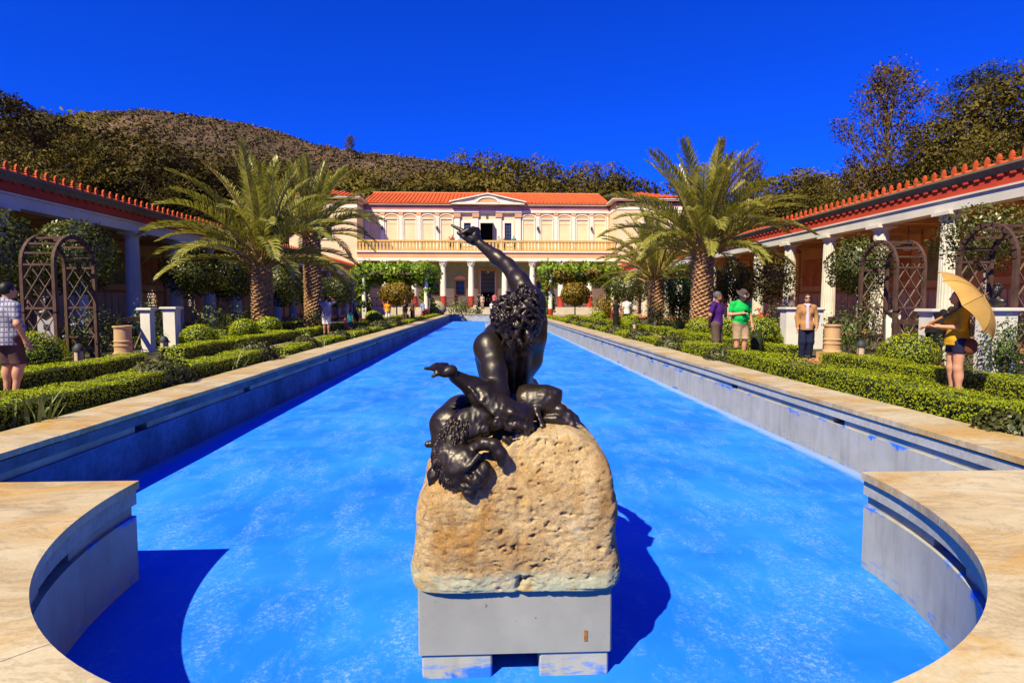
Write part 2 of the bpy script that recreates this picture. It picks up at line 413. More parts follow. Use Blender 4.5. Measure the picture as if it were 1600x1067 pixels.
def pool_wall_mat(name, paint=0.5):
    """grey cement with leftovers of blue paint along the top and foot of the wall"""
    m, n, bs, L = node_mat(name)
    t1 = tex(n, 'pos', 2.5, 7.0, 0.6)
    r1 = ramp(n, [(0.3, (0.32, 0.30, 0.26)), (0.7, (0.43, 0.41, 0.36))]); L.new(t1, r1.inputs[0])
    g = n.nodes.new('ShaderNodeNewGeometry'); sx = n.nodes.new('ShaderNodeSeparateXYZ'); L.new(g.outputs['Position'], sx.inputs[0])
    rz = n.nodes.new('ShaderNodeMapRange'); rz.inputs[1].default_value = -0.345; rz.inputs[2].default_value = 0.075; L.new(sx.outputs[2], rz.inputs[0])
    rr = ramp(n, [(0.0, (0.30, 0.30, 0.30)), (0.10, (0.24, 0.24, 0.24)), (0.26, (0.0, 0.0, 0.0)), (0.66, (0.0, 0.0, 0.0)), (0.88, (0.28, 0.28, 0.28)), (1.0, (0.38, 0.38, 0.38))]); L.new(rz.outputs[0], rr.inputs[0])
    t2 = tex(n, 'pos', 3.3, 6.0, 0.6, 0.4, (1, 0.8, 1.4))
    a = n.nodes.new('ShaderNodeMath'); a.operation = 'ADD'; L.new(t2, a.inputs[0]); L.new(rr.outputs[0], a.inputs[1])
    r2 = ramp(n, [(1.02 - 0.2 * paint, (0, 0, 0)), (1.09 - 0.2 * paint, (1, 1, 1))]); L.new(a.outputs[0], r2.inputs[0])
    c = mix(n, r2.outputs[0], r1.outputs[0], (0.015, 0.16, 0.72))
    # brushed scratches of paint and lime low on the wall, drips from the ledge
    ts = tex(n, 'pos', 9.0, 7.0, 0.7, 0.2, (1, 1, 5.0)); rs = ramp(n, [(0.53, (0, 0, 0)), (0.60, (0.75, 0.75, 0.75))]); L.new(ts, rs.inputs[0])
    rm = ramp(n, [(0.0, (1, 1, 1)), (0.16, (0.7, 0.7, 0.7)), (0.30, (0, 0, 0))]); L.new(rz.outputs[0], rm.inputs[0])
    c = mix(n, mix(n, 1.0, rs.outputs[0], rm.outputs[0], 'MULTIPLY'), c, (0.03, 0.20, 0.68))
    td = tex(n, 'pos', 5.0, 6.0, 0.65, 0.1, (2.2, 2.2, 0.35)); rd = ramp(n, [(0.36, (0.62, 0.58, 0.50)), (0.52, (1, 1, 1))]); L.new(td, rd.inputs[0]); c = mix(n, 0.32, c, rd.outputs[0], 'MULTIPLY')
    L.new(c, bs.inputs['Base Color']); bs.inputs['Roughness'].default_value = 0.8
    bump(n, bs, tex(n, 'pos', 50, 4, 0.6), 0.12, 0.004); return m

MARBLE = marble_mat(); PFLOOR = pool_floor_mat(); PWALL = pool_wall_mat('pool_cement', 0.72)
PBAND = plain('pool_band_cement', (0.42, 0.40, 0.35), 0.85, 0.15, 2.0, 0.15, 40, fine=0.2)
PWALL_SHADE = plain('shaded_blue_pool_cement', (0.085, 0.15, 0.30), 0.85, 0.45, 0.9, 0.15, 40, fine=0.3); PBAND_SHADE = plain('shaded_blue_band_cement', (0.14, 0.17, 0.22), 0.85, 0.35, 1.6, 0.15, 40, fine=0.25)  # left side: blue paint leftovers, with its shade darkened into the colour
GROOVE = plain('groove_cement', (0.33, 0.32, 0.28), 0.85, 0.3, 2.0, 0.1)
CAVITY = plain('scupper_cavity', (0.035, 0.028, 0.024), 0.9, 0.2)

# ------------------------------------------------------------------ the ground round the pool
def ground_mesh():
    V = []; F = []
    xs = [-900, AX - HWO + 0.05, AX + HWO - 0.05, 900]; ys = [-60, -4.0, Y1 + 0.55, 1400]
    for y in ys:
        for x in xs: V.append((x, y, 0.0))
    for j in range(3):
        for i in range(3):
            if i == 1 and j == 1: continue
            F.append((j * 4 + i, j * 4 + i + 1, j * 4 + i + 5, j * 4 + i + 4))
    return mk_mesh('ground', V, F)
GROUND = plain('garden_soil', (0.085, 0.075, 0.035), 0.95, 0.45, 0.6, 0.4, 12, fine=0.4)
struct('ground', ground_mesh(), GROUND)
PATHM = plain('path_gravel', (0.34, 0.23, 0.14), 0.95, 0.18, 1.2, 0.3, 60, fine=0.3)
for sgn, nm in ((1, 'path_right'), (-1, 'path_left')):
    a, b = sorted((AX + sgn * 5.35, AX + sgn * 7.45))
    struct(nm, MB().box(a, b, -3, 62, -0.1, 0.004).mesh(nm), PATHM)
for sgn, nm in ((1, 'cross_path_right'), (-1, 'cross_path_left')):
    a, b = sorted((AX + sgn * 7.45, AX + sgn * 15.2))
    struct(nm, MB().box(a, b, 13.35, 14.6, -0.1, 0.0045).mesh(nm), PATHM)
struct('forecourt', MB().box(AX - 15, AX + 15, 62.0, 74.0, -0.1, 0.006).mesh('forecourt'), PATHM)

pool = thing('pool', 'long drained blue-painted pool with marble coping and a round bay at its near end', 'pool')
# floor: one sheet, a little domed towards the drain
def grid_sheet(x0, x1, y0, y1, nx, ny, zf):
    V = [(x0 + (x1 - x0) * i / nx, y0 + (y1 - y0) * j / ny, 0) for j in range(ny + 1) for i in range(nx + 1)]
    V = [(x, y, zf(x, y)) for x, y, _ in V]
    F = [(j * (nx + 1) + i, j * (nx + 1) + i + 1, (j + 1) * (nx + 1) + i + 1, (j + 1) * (nx + 1) + i) for j in range(ny) for i in range(nx)]
    return V, F
V, F = grid_sheet(AX - HW - 0.3, AX + HW + 0.3, 0.8, Y1 + 0.3, 40, 200, lambda x, y: ZF + 0.006 * mnoise.noise(Vector((x * 0.8, y * 0.8, 0))))
link('pool_floor', mk_mesh('pool_floor', V, F, True), PFLOOR, pool)
# straight side walls: coping slab, band, recessed groove, lower wall
SCUP = [6.4, 9.2, 14.0, 20.0, 27.0, 35.0, 44.0, 53.0]
for sgn in (-1, 1):
    def bx(name, d0, d1, z0, z1, y0, y1, mat, dd=0.0):
        a, b = sorted((AX + sgn * d0, AX + sgn * d1))
        m = MB(); ny = max(1, int((y1 - y0) / 1.5))
        return m.box(a, b, y0, y1, z0, z1).obj(name, mat, pool)
    bx('pool_wall', HW + 0.022, HW + 0.40, ZF - 0.1, 0.075, Y0 - 0.1, Y1, PWALL if sgn > 0 else PWALL_SHADE)
    bx('wall_band', HW + 0.018, HW + 0.42, 0.150, ZC - 0.062, Y0 - 0.1, Y1, PBAND if sgn > 0 else PBAND_SHADE)
    cuts = [Y0 - 0.1] + [q for s in SCUP for q in (s - 0.11, s + 0.11)] + [Y1]
    g = MB()
    for i in range(0, len(cuts), 2):
        a, b = sorted((AX + sgn * (HW + 0.050), AX + sgn * (HW + 0.39))); g.box(a, b, cuts[i], cuts[i + 1], 0.074, 0.151)
    g.obj('wall_groove', GROOVE, pool)
    for s in SCUP:
        a, b = sorted((AX + sgn * (HW + 0.30), AX + sgn * (HW + 0.38)))
        MB().box(a, b, s - 0.115, s + 0.115, 0.072, 0.153).obj('scupper', CAVITY, pool)
    # coping slabs
    y = Y0 - 0.2 + (0.5 if sgn > 0 else 0.0); i = 0; slab = {}
    y = -3.0; first = True
    while y < Y1 + 0.5:
        L_ = 2.1 + 0.25 * ((i * 7) % 3 - 1)
        e = min(y + L_, Y1 + 0.56)
        if e > Y0 + 0.02:
            ys = max(y, Y0 - 0.55)
            a, b = sorted((AX + sgn * HW, AX + sgn * HWO)); dz = 0.0016 * (((i * 13) % 5) - 2)
            if sgn * 1 and ys < Y0: ys = Y0 + 0.002
            MB().box(a, b, ys + 0.0025, e - 0.0025, ZC - 0.05 + dz, ZC + dz).obj('coping_slab', MARBLE, pool)
        y = e; i += 1
# far end wall with its stepped centre
fe = MB(); fe.box(AX - HW - 0.4, AX + HW + 0.4, Y1 + 0.06, Y1 + 0.5, ZF - 0.1, ZC - 0.05); fe.obj('pool_wall', PWALL, pool)
for i in range(4):
    a = AX - HW + i * HW / 2 + 0.0025; MB().box(a, a + HW / 2 - 0.005, Y1, Y1 + 0.56, ZC - 0.05, ZC + 0.001 * i).obj('coping_slab', MARBLE, pool)
MB().box(AX - 1.6, AX + 1.6, Y1 - 1.6, Y1 + 0.05, ZF - 0.1, ZC - 0.13).obj('pool_step', PWALL, pool)
# near platform: marble slabs round the apse
def apse_pt(t, r=RA):
    r = r - 0.043 * math.cos(4 * t)      # the bay is a shade squarer than a true half circle
    return Vector((CA.x + r * math.cos(t), CA.y + r * math.sin(t)))
def outer_pt(t):
    c, s = math.cos(t), math.sin(t); best = 1e9
    for lim, comp, cc in ((AX + HWO, c, CA.x), (AX - HWO, c, CA.x)):
        if abs(comp) > 1e-6 and (lim - cc) / comp > 0: best = min(best, (lim - cc) / comp)
    if s < -1e-6: best = min(best, (-3.2 - CA.y) / s)
    return Vector((CA.x + best * c, CA.y + best * s))
joints = [math.pi, math.pi + 0.42, math.pi + 0.86, math.pi + 1.25, math.pi * 1.5, 2 * math.pi - 1.25, 2 * math.pi - 0.80, 2 * math.pi - 0.36, 2 * math.pi]
for i in range(len(joints) - 1):
    t0, t1 = joints[i] + 0.0008, joints[i + 1] - 0.0008; n = 14
    inn = [apse_pt(t0 + (t1 - t0) * k / n) for k in range(n + 1)]
    out = [outer_pt(t0 + (t1 - t0) * k / n) for k in range(n + 1)]
    cor = []
    for k in range(n + 1):
        cor.append(out[k])
    poly_in = inn; V = []; F = []
    for z in (ZC, ZC - 0.05):
        V += [(p.x, p.y, z) for p in poly_in] + [(p.x, p.y, z) for p in cor]
    m1 = n + 1
    for k in range(n):
        F.append((k, m1 + k, m1 + k + 1, k + 1)); F.append((2 * m1 + k, 2 * m1 + k + 1, 3 * m1 + k + 1, 3 * m1 + k))
        F.append((k, k + 1, 2 * m1 + k + 1, 2 * m1 + k)); F.append((m1 + k, 3 * m1 + k, 3 * m1 + k + 1, m1 + k + 1))
    F.append((0, 2 * m1, 3 * m1, m1)); F.append((n, m1 + n, 3 * m1 + n, 2 * m1 + n))
    link('coping_slab', mk_mesh('apse_slab', V, F), MARBLE, pool)
# curved apse wall in the same profile, stopping a little short of the lips
def arc_wall(name, r0, r1, z0, z1, mat, t0=math.pi, t1=2 * math.pi, n=72, smooth=True):
    V = []; F = []
    for k in range(n + 1):
        t = t0 + (t1 - t0) * k / n
        for r in (r0, r1):
            p = apse_pt(t, r); V += [(p.x, p.y, z0), (p.x, p.y, z1)]
    for k in range(n):
        a = 4 * k; b = a + 4
        F += [(a, a + 1, b + 1, b), (a + 2, b + 2, b + 3, a + 3), (a + 1, a + 3, b + 3, b + 1), (a, b, b + 2, a + 2)]
    F += [(0, 2, 3, 1), (4 * n, 4 * n + 1, 4 * n + 3, 4 * n + 2)]
    return link(name, autosmooth(mk_mesh(name, V, F)), mat, pool)
arc_wall('apse_wall', RA + 0.026, RA + 0.5, ZF - 0.1, 0.075, PWALL)
arc_wall('apse_band', RA + 0.022, RA + 0.5, 0.150, ZC - 0.062, PBAND)
sc0 = 0.36; sw = 0.075
segs = [(math.pi, math.pi + sc0 - sw), (math.pi + sc0 + sw, 2 * math.pi - sc0 - sw), (2 * math.pi - sc0 + sw, 2 * math.pi)]
for a, b in segs: arc_wall('apse_groove', RA + 0.055, RA + 0.5, 0.074, 0.151, GROOVE, a, b, max(4, int(40 * (b - a) / 2)))
for t in (math.pi + sc0, 2 * math.pi - sc0):
    arc_wall('scupper', RA + 0.36, RA + 0.46, 0.072, 0.153, CAVITY, t - sw * 1.2, t + sw * 1.2, 4)
# the end wall of the main basin beside the lips
for sgn in (-1, 1):
    x0 = CA.x + sgn * (RA + 0.5); x1 = AX + sgn * (HW + 0.38)
    a, b = sorted((x0, x1))
    MB().box(a, b, Y0 - 0.34, Y0 - 0.04, ZF - 0.1, ZC - 0.051).obj('pool_wall', PWALL, pool)
# two small blocks on the pool floor far off, and the mason's joint lines
for (px, py, Y, wd, h) in ((767, 494, 44.0, 0.85, 0.42), (771, 486, 52.0, 0.8, 0.40)):
    p = atZ(px, py, ZF); x = atY(px, py, Y).x
    b = MB().box(-wd / 2, wd / 2, -wd / 2, wd / 2, 0, h * 0.86).box(-wd / 2 - 0.03, wd / 2 + 0.03, -wd / 2 - 0.03, wd / 2 + 0.03, h * 0.86, h)
    o = b.obj('fountain_block', PWALL, None, loc=(x, Y, ZF))
    tag(o, 'nearer low blue-white block on the pool floor before the steps' if Y < 50 else 'farther low blue-white block on the pool floor before the steps', 'block', 'blocks on the pool floor')

# ------------------------------------------------------------------ plinth and rock in the apse
PX0, PX1, PYF, PYB = -0.325, 0.585, 2.70, 4.05
CEM = node_mat('plinth_cement')
def cement():
    m, n, bs, L = CEM
    t1 = tex(n, 'pos', 3, 7, 0.6); r1 = ramp(n, [(0.3, (0.245, 0.24, 0.22)), (0.7, (0.33, 0.32, 0.29))]); L.new(t1, r1.inputs[0])
    t2 = tex(n, 'pos', 28, 3, 0.5); r2 = ramp(n, [(0.70, (0, 0, 0)), (0.76, (1, 1, 1))]); L.new(t2, r2.inputs[0])
    c = mix(n, r2.outputs[0], r1.outputs[0], (0.10, 0.10, 0.11))
    t3 = tex(n, 'pos', 5.0, 4, 0.5); r3 = ramp(n, [(0.74, (0, 0, 0)), (0.78, (1, 1, 1))]); L.new(t3, r3.inputs[0])
    c = mix(n, r3.outputs[0], c, (0.03, 0.28, 0.55))
    L.new(c, bs.inputs['Base Color']); bs.inputs['Roughness'].default_value = 0.85
    bump(n, bs, tex(n, 'pos', 90, 4, 0.6), 0.15, 0.003); return m
CEMM = cement()
FOOTM = pool_wall_mat('plinth_foot_cement', 1.15)
pl = thing('plinth', 'grey cement plinth with a square drain slot under the rock in the pool', 'plinth', (0, 0, 0))
def bevel_box(x0, x1, y0, y1, z0, z1, b=0.008):
    m = MB(); poly = [(x0 + b, y0), (x1 - b, y0), (x1, y0 + b), (x1, y1 - b), (x1 - b, y1), (x0 + b, y1), (x0, y1 - b), (x0, y0 + b)]
    return m.prism(poly, 'z', z0, z1)
bevel_box(PX0, PX1, PYF, PYB, -0.225, 0.094).obj('block', CEMM, pl)
xs0, xs1 = 0.02, 0.245
bevel_box(PX0 + 0.015, xs0, PYF + 0.012, PYB - 0.02, ZF - 0.05, -0.2265).obj('foot', FOOTM, pl)
bevel_box(xs1, PX1 - 0.012, PYF + 0.012, PYB - 0.02, ZF - 0.05, -0.2265).obj('foot', FOOTM, pl)
MB().box(xs0, xs1, PYF + 0.45, PYB - 0.02, ZF - 0.05, -0.2275).obj('drain_back', CAVITY, pl)
RUST = plain('rust_stain', (0.30, 0.12, 0.03), 0.9, 0.35, 30)
MB().cbox((0.462, PYF - 0.001, -0.145), (0.016, 0.006, 0.05)).obj('rusty_bolt', RUST, pl)

def rock_mat():
    m, n, bs, L = node_mat('travertine_rock')
    t1 = tex(n, 'pos', 4.0, 9.0, 0.65, 0.3)
    r1 = ramp(n, [(0.30, (0.37, 0.21, 0.085)), (0.43, (0.55, 0.36, 0.165)), (0.55, (0.64, 0.46, 0.24)), (0.70, (0.70, 0.57, 0.37))]); L.new(t1, r1.inputs[0])
    t2 = tex(n, 'pos', 2.4, 6.0, 0.6, 0.5, (2.0, 1.0, 0.55)); r2 = ramp(n, [(0.54, (0, 0, 0)), (0.68, (0.8, 0.8, 0.8))]); L.new(t2, r2.inputs[0])
    c = mix(n, r2.outputs[0], r1.outputs[0], (0.44, 0.215, 0.05))
    t3 = tex(n, 'pos', 26.0, 8.0, 0.75); r3 = ramp(n, [(0.34, (0.50, 0.46, 0.42)), (0.46, (1, 1, 1))]); L.new(t3, r3.inputs[0])
    c = mix(n, 0.9, c, r3.outputs[0], 'MULTIPLY')
    t7 = tex(n, 'pos', 30.0, 4.0, 0.6, 0.0, (1, 1, 0.8)); r7 = ramp(n, [(0.29, (0.25, 0.20, 0.16)), (0.36, (1, 1, 1))]); L.new(t7, r7.inputs[0]); c = mix(n, 0.85, c, r7.outputs[0], 'MULTIPLY')
    t9 = tex(n, 'pos', 130.0, 5.0, 0.8); r9 = ramp(n, [(0.36, (0.62, 0.58, 0.54)), (0.56, (1, 1, 1))]); L.new(t9, r9.inputs[0]); c = mix(n, 0.9, c, r9.outputs[0], 'MULTIPLY')
    g = n.nodes.new('ShaderNodeNewGeometry'); sx = n.nodes.new('ShaderNodeSeparateXYZ'); L.new(g.outputs['Position'], sx.inputs[0])
    mr = n.nodes.new('ShaderNodeMapRange'); mr.inputs[1].default_value = 0.07; mr.inputs[2].default_value = 0.30; L.new(sx.outputs[2], mr.inputs[0])
    ad = n.nodes.new('ShaderNodeMath'); ad.operation = 'MULTIPLY_ADD'; ad.inputs[1].default_value = 0.35; L.new(t1, ad.inputs[0]); L.new(mr.outputs[0], ad.inputs[2])
    r4 = ramp(n, [(0.30, (0.85, 0.85, 0.85)), (0.54, (0.70, 0.70, 0.70)), (0.70, (0, 0, 0))]); L.new(ad.outputs[0], r4.inputs[0])
    t5 = tex(n, 'pos', 7.0, 6.0, 0.6); r5 = ramp(n, [(0.35, (0.56, 0.52, 0.36)), (0.50, (0.44, 0.50, 0.37)), (0.64, (0.48, 0.30, 0.11))]); L.new(t5, r5.inputs[0])
    c = mix(n, r4.outputs[0], c, r5.outputs[0])
    t6 = tex(n, 'pos', 3.1, 5.0, 0.6); r6 = ramp(n, [(0.64, (0, 0, 0)), (0.74, (0.5, 0.5, 0.5))]); L.new(t6, r6.inputs[0])
    c = mix(n, r6.outputs[0], c, (0.36, 0.40, 0.27))
    L.new(c, bs.inputs['Base Color']); bs.inputs['Roughness'].default_value = 0.92; bs.inputs['Specular IOR Level'].default_value = 0.15
    t8 = tex(n, 'pos', 85.0, 8.0, 0.8); bump(n, bs, mix(n, 0.5, t3, t8), 1.0, 0.02); return m
def fbm(p, f, oct=4):
    s = 0; a = 1; q = Vector(p) * f
    for _ in range(oct): s += a * mnoise.noise(q); q = q * 2.03 + Vector((3.1, 1.7, 5.3)); a *= 0.5
    return s
def rock_mesh():
    # outline of the rock as seen from the front, (half-left, half-right) against height
    prof = [(0.085, -0.355, 0.615), (0.14, -0.362, 0.622), (0.22, -0.345, 0.615), (0.30, -0.335, 0.60), (0.40, -0.335, 0.605), (0.48, -0.32, 0.60),
            (0.54, -0.285, 0.59), (0.59, -0.235, 0.585), (0.64, -0.16, 0.575), (0.69, -0.07, 0.55), (0.73, 0.02, 0.51), (0.765, 0.10, 0.46), (0.785, 0.16, 0.42)]
    rows = 130; seg = 400; V = []; zs = [p[0] for p in prof]
    for j in range(rows + 1):
        z = 0.085 + (0.785 - 0.085) * (j / rows)
        xl = np.interp(z, zs, [p[1] for p in prof]) - 0.012; xr = np.interp(z, zs, [p[2] for p in prof]) + 0.024
        u = (z - 0.085) / 0.70
        yf = 2.672 + 0.07 * u ** 2 + 0.16 * max(0, u - 0.72); yb = 4.16 - 0.14 * u ** 2
        cx, cy, hx, hy = (xl + xr) / 2, (yf + yb) / 2, (xr - xl) / 2, (yb - yf) / 2
        for i in range(seg):
            t = 2 * math.pi * i / seg; c, s = math.cos(t), math.sin(t); e = 0.22
            k = (abs(c) ** (2 / e) + abs(s) ** (2 / e)) ** (-e / 2)
            V.append([cx + hx * c * k, cy + hy * s * k, z])
    n0 = len(V); V = np.array(V)
    F = [(j * seg + i, j * seg + (i + 1) % seg, (j + 1) * seg + (i + 1) % seg, (j + 1) * seg + i) for j in range(rows) for i in range(seg)]
    # the top closes in rings
    top = V[rows * seg:(rows + 1) * seg]; c0 = top.mean(0); rings = 14; extra = []
    for r in range(1, rings + 1):
        f = 1 - r / rings
        q = c0 + (top - c0) * f; q[:, 2] = c0[2] + 0.035 * (1 - f * f); extra.append(q)
    V = np.vstack([V] + extra)
    for r in range(rings):
        a = (rows + r) * seg; b = a + seg
        F += [(a + i, a + (i + 1) % seg, b + (i + 1) % seg, b + i) for i in range(seg)]
    cen = np.array([0.13, 3.4, 0.3]); out = V.copy()
    for i, p in enumerate(V):
        d = p - cen; d[2] *= 0.4; d /= np.linalg.norm(d) + 1e-9
        w_ = 1.0 if p[2] > 0.1 else 0.35
        f1 = 0.016 * fbm(p, 3.2, 3)
        d1 = mnoise.voronoi(Vector(p) * 9.0)[0]; f1 += 0.016 * (d1[0] - 0.35) + 0.020 * min(0.30, d1[1] - d1[0])
        d2 = mnoise.voronoi(Vector(p) * 30.0 + Vector((5, 2, 1)))[0]; f1 += 0.006 * (d2[0] - 0.4)
        pit = fbm(p + 9.0, 26.0, 3); f1 -= 0.045 * max(0.0, pit - 0.42) * (1.3 if p[0] > 0.0 else 0.7)
        p2 = mnoise.noise(Vector(p + 3.0) * 62.0); f1 -= 0.020 * max(0.0, p2 - 0.30)
        f1 += 0.0030 * fbm(p, 34.0, 3)
        sp = abs(p[0] - 0.148 - 0.02 * mnoise.noise(Vector((0, 0, p[2] * 9))))
        if p[1] < 2.95: f1 -= 0.022 * max(0, 1 - sp / 0.03) * (0.5 + 0.5 * mnoise.noise(Vector((1, 0, p[2] * 14)))) + (0.02 * max(0, 1 - sp / 0.02) if p[2] < 0.16 else 0)
        out[i] = p + d * f1 * w_
    out[:, 2] = np.maximum(out[:, 2], 0.079)
    b0 = [tuple(range(seg))[::-1]]
    return mk_mesh('rock', out, F + b0, True)
rk = link('rock', rock_mesh(), rock_mat()); tag(rk, 'rough pitted orange travertine rock carrying the bronze satyr', 'rock')
# ------------------------------------------------------------------ the two colonnades
WHITE = plain('white_plaster', (0.62, 0.57, 0.48), 0.75, 0.10, 1.2, 0.08, 30, fine=0.08)
REDF = plain('red_frieze', (0.48, 0.050, 0.018), 0.75, 0.15, 1.5, 0.06, 30, fine=0.1)
GUTTER = plain('bronze_gutter', (0.16, 0.125, 0.085), 0.55, 0.22, 1.2, 0.06, 20, fine=0.15)
TILE = plain('terracotta_tile', (0.62, 0.105, 0.022), 0.8, 0.25, 1.8, 0.15, 25, fine=0.2)
TILE2 = plain('terracotta_antefix', (0.55, 0.085, 0.020), 0.8, 0.25, 4.0, 0.25, 30, fine=0.25)
CEIL = plain('ceiling_wood', (0.58, 0.36, 0.18), 0.8, 0.2, 1.0)
WALLP = plain('ochre_wall', (0.62, 0.36, 0.16), 0.85, 0.2, 0.8, fine=0.1)
WAINS = plain('pale_wainscot', (0.58, 0.44, 0.33), 0.85, 0.15, 1.2, fine=0.1)
FRESG = plain('green_fresco', (0.24, 0.24, 0.12), 0.85, 0.35, 1.5, fine=0.2)
FRESR = plain('russet_fresco', (0.46, 0.18, 0.07), 0.85, 0.3, 1.5, fine=0.2)
TERRA = plain('terracotta_pavement', (0.50, 0.22, 0.10), 0.85, 0.2, 1.5, 0.1)
CX, BAY, CY0 = 15.75, 3.6, 19.95
ZCOL, ZSTY = 4.52, 0.16
def fluted_shaft(r0, r1, z0, z1, flutes=20, rings=6, dep=0.06):
    V = []; F = []; seg = flutes * 4
    for j in range(rings + 1):
        u = j / rings; z = z0 + (z1 - z0) * u; r = r0 + (r1 - r0) * (u ** 1.4)
        for i in range(seg):
            t = 2 * math.pi * i / seg; k = (1, 1 - dep * 0.75, 1 - dep, 1 - dep * 0.75)[i % 4]
            V.append((r * k * math.cos(t), r * k * math.sin(t), z))
    for j in range(rings):
        for i in range(seg):
            q = (i + 1) % seg; F.append((j * seg + i, j * seg + q, (j + 1) * seg + q, (j + 1) * seg + i))
    F.append(tuple(range(seg))[::-1]); F.append(tuple(range(rings * seg, (rings + 1) * seg)))
    return mk_mesh('shaft', V, F)
shaft_me = fluted_shaft(0.31, 0.265, 0, ZCOL - ZSTY - 0.24)
cap_me = autosmooth(MB().lathe([(0.262, -0.30), (0.262, -0.27), (0.285, -0.25), (0.275, -0.235), (0.30, -0.20), (0.36, -0.125), (0.365, -0.115)], 32)
                    .box(-0.40, 0.40, -0.40, 0.40, -0.115, 0.0).mesh('capital'))
for me in (shaft_me, cap_me): me.materials.append(WHITE)
# palmette antefix, upright little leaf on a block
def antefix_mesh():
    out = [(-0.075, 0), (-0.085, 0.05), (-0.07, 0.09), (-0.09, 0.12), (-0.075, 0.16), (-0.085, 0.19), (-0.055, 0.225), (-0.05, 0.26), (0, 0.30),
           (0.05, 0.26), (0.055, 0.225), (0.085, 0.19), (0.075, 0.16), (0.09, 0.12), (0.07, 0.09), (0.085, 0.05), (0.075, 0)]
    m = MB(); m.prism([(-a, b) for a, b in out], 'x', -0.03, 0.03)
    m.prism([(-a * 0.62, 0.02 + b * 0.8) for a, b in out], 'x', -0.045, -0.028)
    m.box(-0.04, 0.16, -0.075, 0.075, -0.03, 0.07)
    return m.mesh('antefix')
ante_me = antefix_mesh(); ante_me.materials.append(TILE2)
def eave_tile_mesh():
    m = MB(); prof = []
    for k in range(9):
        a = math.pi * (k / 8); prof.append((0.055 - 0.085 * math.cos(a) , 0.0 + 0.085 * math.sin(a)))
    m.prism([(p[0], p[1]) for p in prof], 'y', -0.215, 0.215)
    return autosmooth(m.mesh('eave_tile'), 40)
eave_me = eave_tile_mesh(); eave_me.materials.append(TILE)
def colonnade(sgn, label):
    """built towards +X of its own axis; sgn -1 mirrors it by turning it half round"""
    t = thing('colonnade', label, 'colonnade', (AX, 0, 0), 0.0, 'garden colonnades')
    X = lambda d: sgn * d
    def bx(name, x0, x1, y0, y1, z0, z1, mat, par=t):
        a, b = sorted((X(x0), X(x1))); return MB().box(a, b, y0, y1, z0, z1).obj(name, mat, par)
    YA, YB = 10.9, 73.9
    for n in range(-2, 15):
        y = CY0 + BAY * n
        c = link('column', shaft_me, None, t, (X(CX), y, ZSTY)); link('capital', cap_me, None, c, (0, 0, ZCOL - ZSTY))
        bx('ceiling_beam', CX + 0.28, CX + 4.25, y - 0.14, y + 0.14, 4.60, 4.88, CEIL)
        if n >= 0:   # lesser joists between the beams
            for k in (1, 2, 3): bx('ceiling_joist', CX + 0.28, CX + 4.25, y + BAY * k / 4 - 0.05, y + BAY * k / 4 + 0.05, 4.77, 4.90, CEIL)
    bx('stylobate', CX - 0.55, CX + 4.6, YA, YB, -0.2, ZSTY, TERRA)
    bx('step', CX - 0.95, CX - 0.552, YA, YB, -0.2, 0.075, TERRA)
    bx('architrave', CX - 0.27, CX + 0.27, YA, YB, ZCOL + 0.002, 4.90, WHITE)
    bx('fillet', CX - 0.33, CX + 0.25, YA, YB, 4.902, 4.965, WHITE)
    bx('frieze', CX - 0.255, CX + 0.25, YA, YB, 4.967, 5.46, REDF)
    bx('ceiling', CX + 0.26, CX + 4.3, YA, YB, 4.905, 4.97, CEIL)
    # rafter ends under the gutter throw the toothed shadow on the frieze
    raf = MB().box(-0.035, 0.035, -0.10, 0.10, 0, 0.075).mesh('rafter_end'); raf.materials.append(REDF)
    y = YA + 0.2; ys = []
    while y < YB: ys.append(y); y += 0.44
    for y in ys: link('rafter_end', raf, None, t, (X(CX - 0.285), y, 5.262))
    a = X(1)
    gp = [(X(CX - 0.315), 5.335), (X(CX - 0.257), 5.345), (X(CX - 0.257), 5.60), (X(CX - 0.42), 5.60), (X(CX - 0.43), 5.53), (X(CX - 0.37), 5.45)]
    MB().prism(gp if sgn > 0 else gp[::-1], 'y', YA, YB).obj('gutter', GUTTER, t)
    # eave row: a roll tile and a palmette, one by one
    for y in ys:
        link('antefix', ante_me, None, t, (X(CX - 0.36), y, 5.625), 0.0 if sgn > 0 else math.pi)
        link('eave_tile', eave_me, None, t, (X(CX - 0.36), y + 0.22, 5.602), 0.0 if sgn > 0 else math.pi)
    # low roof behind the eave with cover-tile ribs
    rf = MB(); rp = [(X(CX - 0.27), 5.64), (X(CX + 4.6), 6.45), (X(CX + 4.6), 6.35), (X(CX - 0.25), 5.56)]
    rf.prism(rp[::-1] if sgn > 0 else rp, 'y', YA, YB)
    for y in ys: rf.bar((X(CX - 0.20), y, 5.67), (X(CX + 4.5), y, 6.46), 0.13, 0.10)
    rf.obj('roof', TILE, t)
    # back wall: wainscot panels below, painted fields above, pierced stone windows on the shaded side
    wy = [26.3, 36.4, 41.2, 48.6, 56.0, 63.0] if sgn < 0 else []
    ww, wz0, wz1 = 0.46, 1.20, 2.25
    wl = MB(); a, b = sorted((X(CX + 4.3), X(CX + 4.55)))
    cuts = [YA] + [q for s in wy for q in (s - ww, s + ww)] + [YB]
    for i in range(0, len(cuts), 2): wl.box(a, b, cuts[i], cuts[i + 1], 0, 5.6)
    for s in wy: wl.box(a, b, s - ww, s + ww, 0, wz0); wl.box(a, b, s - ww, s + ww, wz1, 5.6)
    wl.obj('back_wall', WALLP, t)
